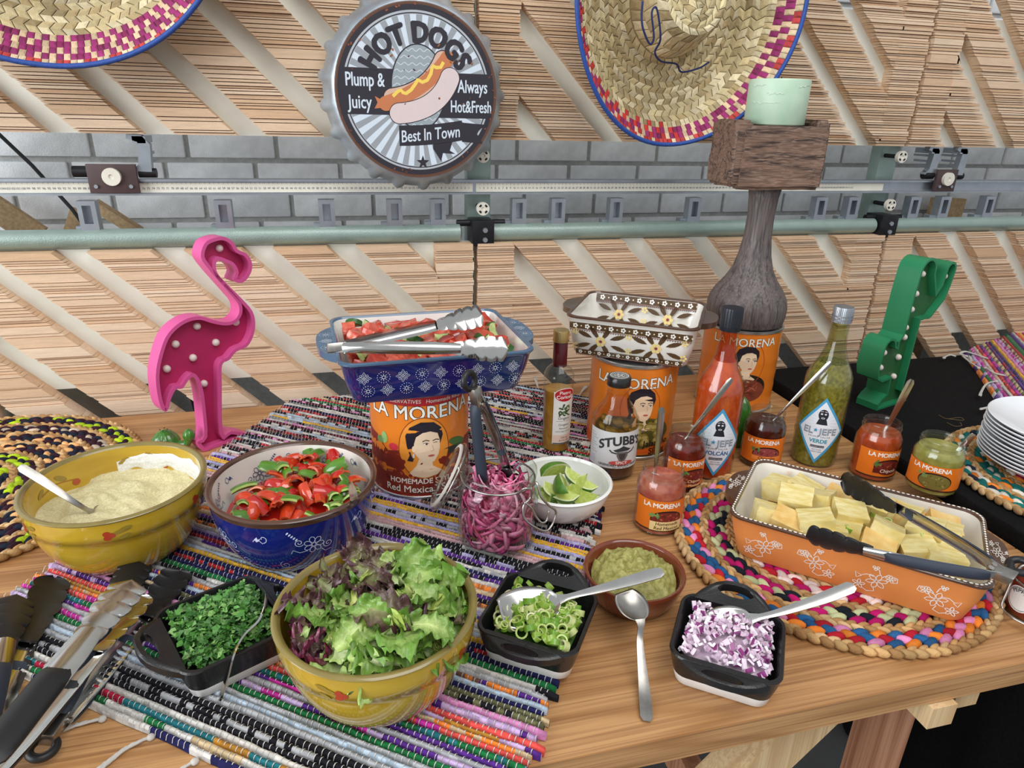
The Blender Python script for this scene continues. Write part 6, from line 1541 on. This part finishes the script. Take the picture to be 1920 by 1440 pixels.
for k, (px, py, m) in enumerate(spots):
    z = .062 + (.010 if k in (1, 2, 6, 7, 9, 12) else 0); q = P(px, py, z)
    dx, dy = q.x - ord_[0], q.y - ord_[1]; lx, ly = dx * cos(ora) + dy * sin(ora), -dx * sin(ora) + dy * cos(ora)
    lx, ly = min(max(lx, -.104), .104), min(max(ly, -.050), .054); q = V((ord_[0] + lx * cos(ora) - ly * sin(ora), ord_[1] + lx * sin(ora) + ly * cos(ora), q.z))
    o = bpy.data.objects.new('food_cube', tfm[m]); COL.objects.link(o); o.location = q; o.rotation_euler = (ru(-.25, .25), ru(-.25, .25), ora + ru(-.3, .3)); o.scale = (ru(.82, .96),) * 3
    _props(o, 'golden-brown crumbly food cube in the orange dish' if m == 5 else 'pale yellow herb-flecked food cube in the orange dish', 'food cube', 'golden-brown cubes in the orange dish' if m == 5 else 'pale yellow cubes in the orange dish')
mound(ord_, ZM, sup(.235, .135), lambda q: .030 + .004 * (1 - q * q), 40, 6, 'food_crumbs', TF2, 'layer of golden crumbs on the bottom of the orange dish', 'crumbs', rz=ora, namp=.004)
for k, (px, py) in enumerate([(1663, 978), (1592, 992), (1617, 1008), (1628, 1012), (1735, 1006), (1745, 1016), (1490, 975), (1520, 993), (1505, 990), (1530, 998), (1640, 967), (1785, 1022)]):
    q = P(px, py, .078 if k in (0, 1, 4) else .066); o = bpy.data.objects.new('spring_onion_slice', rgm[k % 2]); COL.objects.link(o); o.location = q; o.rotation_euler = (ru(-.4, .4), ru(-.4, .4), ru(0, 6)); o.scale = (.95,) * 3
    _props(o, 'green spring onion ring scattered on the pale yellow cubes', 'spring onion', 'spring onion in the orange dish')
# ------------------------------------------------------------------ cutlery
INOX = M('stainless_steel', (206, 204, 200), rough=0.16, metal=1.0, var=0.08, scale=40)
INOX2 = M('worn_steel', (176, 172, 166), rough=0.30, metal=1.0, var=0.18, scale=60)
def spoon(label, path, up, group, hw=.0085, bw=.040, bl=.30, bd=.008, name='spoon', mat=None, th=.0014, n=40):
    """path from the handle end to the tip of the bowl"""
    sp = smoothpath(path, 14); L = [0]
    for a, b in zip(sp, sp[1:]): L.append(L[-1] + (b - a).length)
    tot = L[-1]
    def at(t):
        t *= tot
        for i in range(len(L) - 1):
            if L[i + 1] >= t: return sp[i] + (sp[i + 1] - sp[i]) * ((t - L[i]) / max(1e-9, L[i + 1] - L[i]))
        return sp[-1]
    t0 = 1 - bl
    r = thing(name, label, 'spoon', tuple(sp[0]), 0, group)
    hp = [at(t0 * 1.02 * k / 24) for k in range(25)]
    def wf(q):
        if q < .04: return hw * (.55 + .45 * sqrt(max(0, 1 - (1 - q / .04) ** 2)))
        return hw * (1 - .50 * min(1, max(0, (q - .25) / .6))) if q < .92 else hw * (.5 + .4 * (q - .92) / .08)
    part(G().add(blade(hp, up, lambda q: max(.0018, wf(q)), lambda q: -.0004, th, 5, lambda q: th * (1.0 + .7 * q))), 'handle', mat or INOX, r, True, 60)
    bp2 = [at(t0 + bl * k / 20) for k in range(21)]
    def bwf(q): return max(.0022, bw * sqrt(max(0, 1 - ((q - .56) / .56) ** 2)) if q > .10 else hw * .6 + (bw * sqrt(max(0, 1 - ((.10 - .56) / .56) ** 2)) - hw * .6) * (q / .10) ** 1.3)
    part(G().add(blade(bp2, up, bwf, lambda q: bd * sin(pi * min(1, max(0, q))) ** .7, .0011, 11)), 'spoon_bowl', mat or INOX, r, True, 180)
    return r
def tocam(p): return (CAM - V(p)).normalized()
GS = 'serving spoons on the buffet'
def jarspoon(label, c, px0, px1, zin=.02, w=.0095):
    top = PF(*px0, c); mid = PF(*px1, c); d_ = (mid - top).normalized(); bot = mid + d_ * .062
    for _ in range(2):
        k = 1
    if bot.z < TZ + zin: bot = top + (bot - top) * ((top.z - TZ - zin) / (top.z - bot.z))
    spoon(label, [top, top + (bot - top) * .35, top + (bot - top) * .7, bot], tocam(mid), GS, hw=w, bw=.020, bl=.24, bd=.004)
jarspoon('steel spoon standing upright in the pale red salsa jar', J1, (1241, 764), (1229, 880))
jarspoon('steel spoon leaning right out of the dark red salsa jar', J2, (1372, 710), (1285, 824), w=.0085)
jarspoon('steel spoon leaning far right out of the brown-black salsa jar', J3, (1558, 679), (1456, 782), w=.0075)
jarspoon('broad steel spoon leaning out of the orange chipotle jar', J4, (1710, 712), (1662, 805), w=.011)
jarspoon('short steel spoon leaning out of the green salsa jar', J5, (1826, 814), (1786, 858), zin=.035, w=.0085)
up_ = V((-.05, -.35, 1)).normalized()
spoon('large steel serving spoon lying across the spring onion dish', [P(1243, 1071, .078), P(1150, 1097, .070), P(1060, 1120, .064), P(1020, 1132, .060), P(938, 1148, .060)], up_, GS, hw=.014, bw=.052, bl=.36, bd=.008)
spoon('brushed steel spoon propped in the guacamole with its handle on the table', [P(1213, 1352, .003), P(1208, 1290, .010), P(1200, 1205, .032), P(1200, 1160, .050), P(1170, 1108, .062)], V((0, -.45, 1)).normalized(), GS, hw=.013, bw=.036, bl=.27, bd=.006, mat=INOX2)
spoon('steel spoon pushed under the diced red onion', [P(1602, 1098, .085), P(1540, 1122, .074), P(1460, 1148, .062), P(1400, 1160, .054), P(1330, 1165, .048)], up_, GS, hw=.014, bw=.036, bl=.28, bd=.005)
spoon('thin spoon seen edge-on curving out of the parsley dish', [P(411, 1312, .012), P(426, 1262, .036), P(437, 1222, .056), P(458, 1188, .060), P(486, 1158, .060), P(488, 1118, .056)], V((-.75, -.15, .35)).normalized(), GS, hw=.010, bw=.030, bl=.30, bd=.006)
spoon('spoon with a mauve-tinted handle sunk in the herb dip', [P(36, 874, .150), P(75, 898, .132), P(130, 935, .106), P(170, 958, .082), P(205, 972, .058)], V((.1, -.5, .85)).normalized(), GS, hw=.011, bw=.03, bl=.22, bd=.004, mat=INOX2)
spoon('short steel spoon resting on the right rim of the pepper bowl', [P(664, 938, .118), P(662, 925, .118), P(655, 905, .108), P(640, 905, .085), P(622, 915, .072)], V((-.3, .1, .95)).normalized(), GS, hw=.010, bw=.03, bl=.4, bd=.004)

# ------------------------------------------------------------------ tongs
NYL = M('black_nylon', (28, 28, 31), rough=0.42, var=0.12, scale=40)
GRIP = M('soft_grip', (44, 52, 66), rough=0.55, var=0.08, scale=40)
def tongs(label, piv, tips, nrm, head='steel', grip=None, ring=None, aw=.017, hl=.30, arms_mid=None, hw=.030):
    """piv: hinge point; tips: two arm ends; nrm: normal of the plane the two arms open in"""
    piv = V(piv); tips = [V(t) for t in tips]; nrm = V(nrm).normalized()
    r = thing('tongs', label, 'tongs', tuple(piv), 0, 'serving tongs')
    for k, tp in enumerate(tips):
        ax = (tp - piv).normalized(); other = tips[1 - k]
        outw = nrm.cross(ax); outw = outw if outw.dot(tp - other) > 0 else -outw
        outw.normalize()
        st = piv + outw * .004; mid = (st + tp) / 2 + outw * (.006 if not arms_mid else arms_mid)
        full = bez(st, mid * 2 - (st + tp) / 2, tp, 40)
        cut = int(40 * (1 - hl))
        arm = full[:cut + 3]; hd = full[cut:]
        arm_ = part(G().add(blade(arm, outw, lambda q: aw * (.75 + .25 * min(1, q * 3)) * (1 if q < .8 else 1 - .15 * (q - .8) / .2), lambda q: -.0042 * min(1, q * 4), .0011, 7)), 'arm', INOX, r, True, 50)
        def sw(q):
            base = aw * .95 + (hw - aw * .95) * min(1, q * 1.8) ** 1.2
            sc_ = abs(sin(q * pi * 5.0)) ** .5
            e = 1 if q < .86 else sqrt(max(.02, 1 - ((q - .86) / .14) ** 2))
            return max(.004, base * (.80 + .20 * sc_) * e)
        hm = {'steel': INOX, 'nylon': NYL}[head]
        bigger = smoothpath([p - outw * (.0012 if head == 'nylon' else 0) for p in hd], 5)
        part(G().add(blade(bigger, outw, sw, lambda q: -.0042 * min(1, q * 2.5), .0012 if head == 'steel' else .0032, 11)), 'head', hm, r, True, 60)
        if grip:
            g1, g2 = grip; seg = full[int(40 * g1):int(40 * g2) + 1]
            part(G().add(blade([p + outw * .0022 for p in seg], outw, lambda q: aw * 1.02 * (.6 + .4 * sqrt(max(0, 1 - (2 * q - 1) ** 6))), lambda q: -.0052 * (1 - (2 * q - 1) ** 8), .0028, 9)), 'grip', GRIP if head == 'nylon' and grip[1] < .62 else NYL, arm_, True, 60)
        part(G().add(xf(cyl(.0028, -.0012, .0012, 12), Matrix.Translation(piv + ax * .012 + nrm * (aw * .40 if nrm.dot(tocam(piv)) > 0 else -aw * .40)) @ nrm.to_track_quat('Z', 'Y').to_matrix().to_4x4())), 'rivet', INOX2, r, True)
    ax = ((tips[0] + tips[1]) / 2 - piv).normalized()
    part(G().add(xf(bbox_(-.0075, .0075, -.012, .014, -aw * .36, aw * .36, .002), Matrix.Translation(piv) @ Matrix((nrm.cross(ax).normalized(), ax, nrm)).transposed().to_4x4())), 'hinge', INOX2, r, True, 40)
    if ring:
        c = V(ring); rn = nrm if True else nrm; e1 = ax; e2 = nrm.cross(ax).normalized()
        if abs(rn.dot(tocam(c))) < .35: e2 = nrm
        part(G().add(tube([c + e1 * (.011 * cos(2 * pi * k / 24)) + e2 * (.0105 * sin(2 * pi * k / 24)) for k in range(24)], .0042, 10, closed=True)), 'hanging_ring', NYL, r, True, 180)
        part(G().add(tube([c + e1 * .010, piv - ax * .006], .0042, 8)), 'pull_tab', NYL, r, True)
    return r
# steel tongs on the tomato dish
n_ = V((0.0, .42, .90))
tongs('all-steel scalloped tongs lying open on the tomato dish', P(630, 652, .272), [P(905, 590, .286), P(952, 655, .272)], n_, 'steel', aw=.017, hl=.32, hw=.035)
# tongs standing in the clip-top jar
cp = OJ; a_ = face_plane(cp); nf = V((cos(toward(cp) + .95), sin(toward(cp) + .95), .1))
tongs('dark-gripped tongs standing upright in the pickled onion jar', PF(893, 742, cp), [PF(922, 1000, cp), PF(966, 930, cp)], nf, 'nylon', grip=(.05, .60), ring=PF(880, 714, cp), aw=.017, hl=.26, hw=.030, arms_mid=.004)
# tongs on the tofu
tongs('steel tongs with navy nylon heads resting across the orange dish', P(1878, 1076, .118), [P(1580, 900, .098), P(1512, 1003, .092)], V((-.15, -.35, .93)), 'nylon', grip=(.06, .58), ring=P(1914, 1062, .122), aw=.017, hl=.36, hw=.036)
# the pile at the front left
pa_, pb_ = P(-75, 1500, .060), P(248, 1092, .070)
nh = (pb_ - pa_).cross(V((.10, -.25, 1))).normalized()
tongs('big polished steel tongs lying closed on top of the pile at front left', pa_, [pb_, P(262, 1112, .034)], nh, 'steel', grip=(.10, .52), aw=.030, hl=.34, hw=.042, arms_mid=.003)
pc_ = P(98, 1368, .020)
nb_ = (P(300, 1060, .02) - pc_).cross(V((.15, -.35, 1))).normalized()
tongs('black nylon-headed tongs lying open beneath the steel pair', pc_, [P(258, 1055, .036), P(338, 1070, .018)], nb_, 'nylon', grip=(.06, .56), ring=P(80, 1402, .014), aw=.022, hl=.32, hw=.040)
pd_ = P(-45, 1430, .020)
nd_ = (P(70, 1095, .02) - pd_).cross(V((.55, -.30, 1))).normalized()
tongs('black nylon-headed tongs poking in at the left edge of the table', pd_, [P(30, 1118, .036), P(102, 1084, .020)], nd_, 'nylon', grip=(.06, .5), aw=.021, hl=.38, hw=.040)

# ------------------------------------------------------------------ marquee lamps
def marquee(name, label, p0, ang, outline, bulbs, thick, rimw, rec, mat, matf, zbase):
    """outline: (s, z) on the front face; front looks towards the camera side"""
    r = thing(name, label, 'lamp', (p0[0], p0[1], TZ + zbase), 0)
    ex = V((cos(ang), sin(ang), 0)); ez = V((0, 0, 1)); ny = V((-sin(ang), cos(ang), 0))      # ny points away from the viewer
    zl = TZ + zbase
    bm = bmesh.new()
    vs = [bm.verts.new((s, z - zl, 0)) for s, z in outline]; f = bm.faces.new(vs)
    bmesh.ops.recalc_face_normals(bm, faces=[f])
    if f.normal.z < 0: f.normal_flip()
    # local: x = s, y = up, z = towards viewer
    back = bmesh.ops.extrude_face_region(bm, geom=[f]); nv = [e for e in back['geom'] if isinstance(e, bmesh.types.BMVert)]
    top = [e for e in back['geom'] if isinstance(e, bmesh.types.BMFace)][0]
    for v in nv: v.co.z = 0.0
    for v in vs: v.co.z = -thick
    if f.is_valid: bmesh.ops.delete(bm, geom=[f], context='FACES_ONLY')
    bmesh.ops.inset_region(bm, faces=[top], thickness=rimw, use_even_offset=True)
    ins = bmesh.ops.extrude_face_region(bm, geom=[top]); iv = [e for e in ins['geom'] if isinstance(e, bmesh.types.BMVert)]; it = [e for e in ins['geom'] if isinstance(e, bmesh.types.BMFace)]
    if top.is_valid: bmesh.ops.delete(bm, geom=[top], context='FACES_ONLY')
    for v in iv: v.co.z = -rec
    plate = [tuple(v.co) for v in it[0].verts] if it else []
    for q in [q for q in bm.faces if len(q.verts) > 4]: bm.faces.remove(q)
    bmesh.ops.recalc_face_normals(bm, faces=bm.faces)
    g = G(); vf = frombm(bm)
    g.add(([tuple(ex * x + ez * y - ny * z) for x, y, z in vf[0]], vf[1]))
    oc = [(s_, z_ - zl) for s_, z_ in outline]; g.add(([tuple(ex * x + ez * y + ny * thick) for x, y in oc], tri2(oc)))
    part(g, 'body', mat, r, smooth=35)
    if plate:
        g = G(); t = tri2(plate); g.add(([tuple(ex * x + ez * y - ny * (z + .0006)) for x, y, z in plate], t)); part(g, 'back_plate', matf, r, smooth=0)
    for s, z in bulbs:
        b = part(G().add(blob(.0064, .0064, .0064, 14, 8)), 'bulb', M('frosted_bulb', (236, 220, 214), rough=0.35, var=0.02), r, smooth=180)
        b.location = ex * s + ez * (z - zl) - ny * (-rec + .003)
    return r
ZO = lambda a, b: (a / 3.0, 420 + b / 3.0)
fo = [(1150, 110), (1200, 80), (1260, 72), (1310, 100), (1340, 145), (1385, 165), (1415, 210), (1416, 262), (1390, 310), (1355, 332), (1312, 318), (1325, 275), (1305, 235), (1270, 218), (1232, 205), (1214, 228), (1226, 280), (1280, 340), (1360, 420), (1420, 490), (1436, 560), (1425, 630), (1390, 690), (1330, 718), (1290, 765), (1250, 792), (1248, 900), (1254, 1172), (1300, 1165), (1370, 1175), (1404, 1190), (1385, 1228), (1290, 1258), (1168, 1284), (1128, 1262), (1110, 1225), (1148, 1196), (1140, 1060), (1122, 930), (1090, 862), (1060, 880), (1028, 925), (990, 932), (962, 985), (950, 1035), (930, 1057), (905, 1030), (886, 960), (876, 860), (890, 760), (930, 640), (990, 570), (1060, 530), (1130, 520), (1200, 540), (1270, 552), (1318, 540), (1345, 500), (1340, 450), (1300, 400), (1230, 320), (1170, 250), (1130, 185)]
fb = [(1260, 143), (1352, 562), (1133, 585), (1012, 687), (1239, 677), (1110, 764), (962, 827), (1172, 910)]
FP0 = P(389, 846, 0); FANG = R_(36)
PINK = M('pink_plastic', (224, 92, 158), rough=0.38, var=0.04, scale=20); PINK_SHADE = M('shaded_pink_face', (186, 44, 100), rough=0.4, var=0.04, scale=20)  # face plate: the same pink plastic with the front's shade put into its colour
fz = [(p.x, p.y) for p in smoothpath([(*PL(*ZO(a, b), FP0, FANG), 0) for a, b in fo], 3, closed=True)]
fz = [(s, max(z, TZ + .0008)) for s, z in fz]
marquee('flamingo_lamp', 'pink plastic flamingo marquee lamp standing at the back left', FP0, FANG, fz, [PL(*ZO(a, b), FP0, FANG) for a, b in fb], .030, .0058, .018, PINK, PINK_SHADE, .0008)
CP0 = P(1646, 770, ZB); CANG = R_(17)
GRN = M('green_plastic', (36, 128, 84), rough=0.42, var=0.05, scale=20); GRN_SHADE = M('shaded_green_face', (40, 96, 50), rough=0.5, var=0.05, scale=20)  # darker green paints the shade on the cactus front, sides keep the lit tone
def arc2(cx, cy, r, a0, a1, n=8): return [(cx + r * cos(R_(a0 + (a1 - a0) * k / n)), cy + r * sin(R_(a0 + (a1 - a0) * k / n))) for k in range(n + 1)]
# front view of the cactus, s to the right, z up (base at 0), counter-clockwise
co = [(-.005, 0), (.095, 0), (.095, .012), (.088, .022), (.072, .030), (.072, .172)] + arc2(.098, .190, .018, 250, 330, 4) + [(.140, .205), (.148, .230)] + arc2(.136, .262, .017, 0, 180, 7) + [(.116, .236), (.104, .222)] + arc2(.056, .266, .026, -10, 170, 8) + [(.026, .225), (.024, .150), (.012, .138), (.014, .128)] + arc2(-.010, .128, .020, 5, 185, 7) + [(-.034, .090), (-.026, .068), (-.008, .060), (.016, .062), (.018, .030), (.004, .022), (-.005, .012)]
cb = [(.055, .262), (.136, .250), (.050, .225), (.048, .195), (.044, .160), (.048, .140), (.045, .100), (-.010, .118), (-.010, .088), (.045, .060)]
ksc = .275 / .292
marquee('cactus_lamp', 'green plastic cactus marquee lamp standing on the black table', CP0, CANG, [(s * 1.05, TZ + ZB + .0008 + z * 1.05) for s, z in co], [(s * 1.05, TZ + ZB + z * 1.05) for s, z in cb], .046, .0045, .014, GRN, GRN_SHADE, ZB + .0008)

# ------------------------------------------------------------------ carved candle holder and candle
DW = wood('weathered_brown_wood', (108, 82, 68), (54, 40, 36), (152, 124, 106), 'X', 1.6, rough=0.6, bump=0.4)
GW = wood('grey_weathered_wood', (92, 82, 80), (62, 55, 56), (124, 113, 110), 'Z', 1.5, rough=0.55, bump=0.3, knots=False)
ch = thing('candle_holder', 'tall weathered wooden candle holder with a square plank box on top', 'candle holder', (C3[0], C3[1], TZ + .179))
zt = TZ + .179
hp_ = [(0, 0), (.072, 0), (.075, .004), (.078, .018), (.079, .036), (.076, .052), (.066, .070), (.051, .090), (.040, .110), (.032, .138), (.0265, .175), (.0255, .215), (.028, .250), (.032, .272), (0, .272)]
v, f = lathe(hp_, 56)
v = [(x * (1 + .03 * mnoise.noise(V((x * 12, y * 12, z * 8)))), y * (1 + .03 * mnoise.noise(V((x * 12, y * 12, z * 8 + 5)))), z) for x, y, z in v]
part(G().add((v, f)), 'turned_stem', GW, ch, smooth=180)
ba = R_(-6); mB = T(-.004, -.0, .268) @ RZ(ba)
BWd, BDd, BHh, TH = .170, .112, .112, .026
def wob(vf, amp=.0022): return [(x + amp * mnoise.noise(V((x * 30, y * 30, z * 30))), y + amp * mnoise.noise(V((x * 30, y * 30, z * 30 + 9))), z + amp * mnoise.noise(V((x * 30, y * 30, z * 30 + 19)))) for x, y, z in vf[0]], vf[1]
def plankp(x0, x1, y0, y1, z0, z1, name='plank', m=DW):
    bm = bmesh.new(); v, f = box(x0, x1, y0, y1, z0, z1); vs = [bm.verts.new(p) for p in v]; [bm.faces.new([vs[i] for i in q]) for q in f]
    bmesh.ops.recalc_face_normals(bm, faces=bm.faces); bmesh.ops.bevel(bm, geom=list(bm.edges), offset=.006, segments=3, affect='EDGES'); bmesh.ops.subdivide_edges(bm, edges=[e for e in bm.edges if e.calc_length() > .03], cuts=5, use_grid_fill=True)
    part(G().add(xf(wob(frombm(bm)), mB)), name, m, ch, smooth=50)
plankp(-BWd / 2, BWd / 2, -BDd / 2, -BDd / 2 + TH, 0, BHh, 'front_plank'); plankp(-BWd / 2, BWd / 2, BDd / 2 - TH, BDd / 2, 0, BHh, 'back_plank')
plankp(-BWd / 2 - .012, -BWd / 2 + TH - .004, -BDd / 2 + .004, BDd / 2 - .004, .004, BHh + .008, 'side_plank'); plankp(BWd / 2 - TH + .004, BWd / 2 + .004, -BDd / 2 + .008, BDd / 2 - .008, .004, BHh + .012, 'side_plank')
plankp(-BWd / 2 + TH - .004, BWd / 2 - TH + .004, -BDd / 2 + TH - .002, BDd / 2 - TH + .002, .010, BHh - .012, 'inner_floor')
cdl = thing('pillar_candle', 'wide pale mint pillar candle on the wooden holder', 'candle', (C3[0] - .004, C3[1], zt + .268 + BHh + .0005))
WAX = M('mint_wax', (176, 206, 180), rough=0.4, var=0.12, scale=18, rgb2=(196, 218, 196), bump=0.15, bscale=50, sss=0.0)
part(G().add(lathe([(0, 0), (.052, 0), (.054, .002), (.054, .074), (.0525, .077), (.046, .076), (.03, .074), (0, .073)], 56)), 'wax_body', WAX, cdl, smooth=50)
part(G().add(tube([(0, 0, .073), (.001, 0, .078), (.003, .001, .082)], .0012, 6)), 'wick', M('burnt_wick', (40, 36, 34), rough=0.9), cdl, smooth=180)
random.seed(71)
for k in range(5):
    a = toward(C3) + ru(-1.0, 1.0); z = ru(.030, .066); pts = [(.0543 * cos(a + q * .05), .0543 * sin(a + q * .05), z + .005 * mnoise.noise(V((q * .7, k * 3.3, 0)))) for q in range(12)]
    part(G().add(tube(smoothpath(pts, 3), .0004, 5)), 'wax_trickle', M('pale_wax', (226, 238, 226), rough=0.4), cdl, smooth=180)

# ------------------------------------------------------------------ little ceramic cacti
CER = M('green_ceramic', (70, 128, 46), rough=0.15, var=0.25, scale=60, coat=0.7, rgb2=(48, 100, 36))
def ribbed(r, h, n=12, m=10, rib=.10):
    vs = []; f = []
    for i in range(m + 1):
        t = i / m; rr = r * (sin(pi * (.12 + .88 * t)) ** .55 if t < 1 else 0.02) * (1 if t > .05 else .9)
        for k in range(n * 4):
            a = 2 * pi * k / (n * 4); q = rr * (1 - rib * (.5 + .5 * cos(n * a))); vs.append((q * cos(a), q * sin(a), h * t))
    w = n * 4
    f = [(i * w + k, i * w + (k + 1) % w, (i + 1) * w + (k + 1) % w, (i + 1) * w + k) for i in range(m) for k in range(w)] + [tuple(reversed(range(w)))]
    f.append(tuple(range(m * w, (m + 1) * w)))
    return vs, f
q = P(315, 850, 0); tt = thing('ceramic_cactus', 'small green ceramic cactus shaker between the mustard bowl and the flamingo', 'ornament', (q.x, q.y, TZ + .0005))
part(G().add(ribbed(.024, .046)), 'trunk', CER, tt, smooth=60)
part(G().add(tube([(.018, -.004, .018), (.034, -.008, .018), (.040, -.009, .030)], .0075, 12)).add(xf(ribbed(.0105, .022, 8), T(.041, -.009, .026))), 'side_arm', CER, tt, smooth=60)
for k in range(4): part(G().add(xf(cyl(.0014, 0, .0005, 8), T(.006 * cos(k * 1.57), .006 * sin(k * 1.57), .0458))), 'pour_hole', M('dark_hole', (20, 30, 16), rough=0.8), tt)
q = P(1384, 850, 0); tt = thing('ceramic_cactus', 'shiny green ceramic cactus standing behind the brown-black salsa jar', 'ornament', (.697, .990, TZ + .0005))
part(G().add(ribbed(.021, .100, 10)), 'trunk', CER, tt, smooth=60)
part(G().add(tube(smoothpath([(-.010, -.004, .040), (-.026, -.008, .042), (-.031, -.009, .060), (-.028, -.008, .070)], 4), [.010] * 13, 12)), 'side_arm', CER, tt, smooth=180)
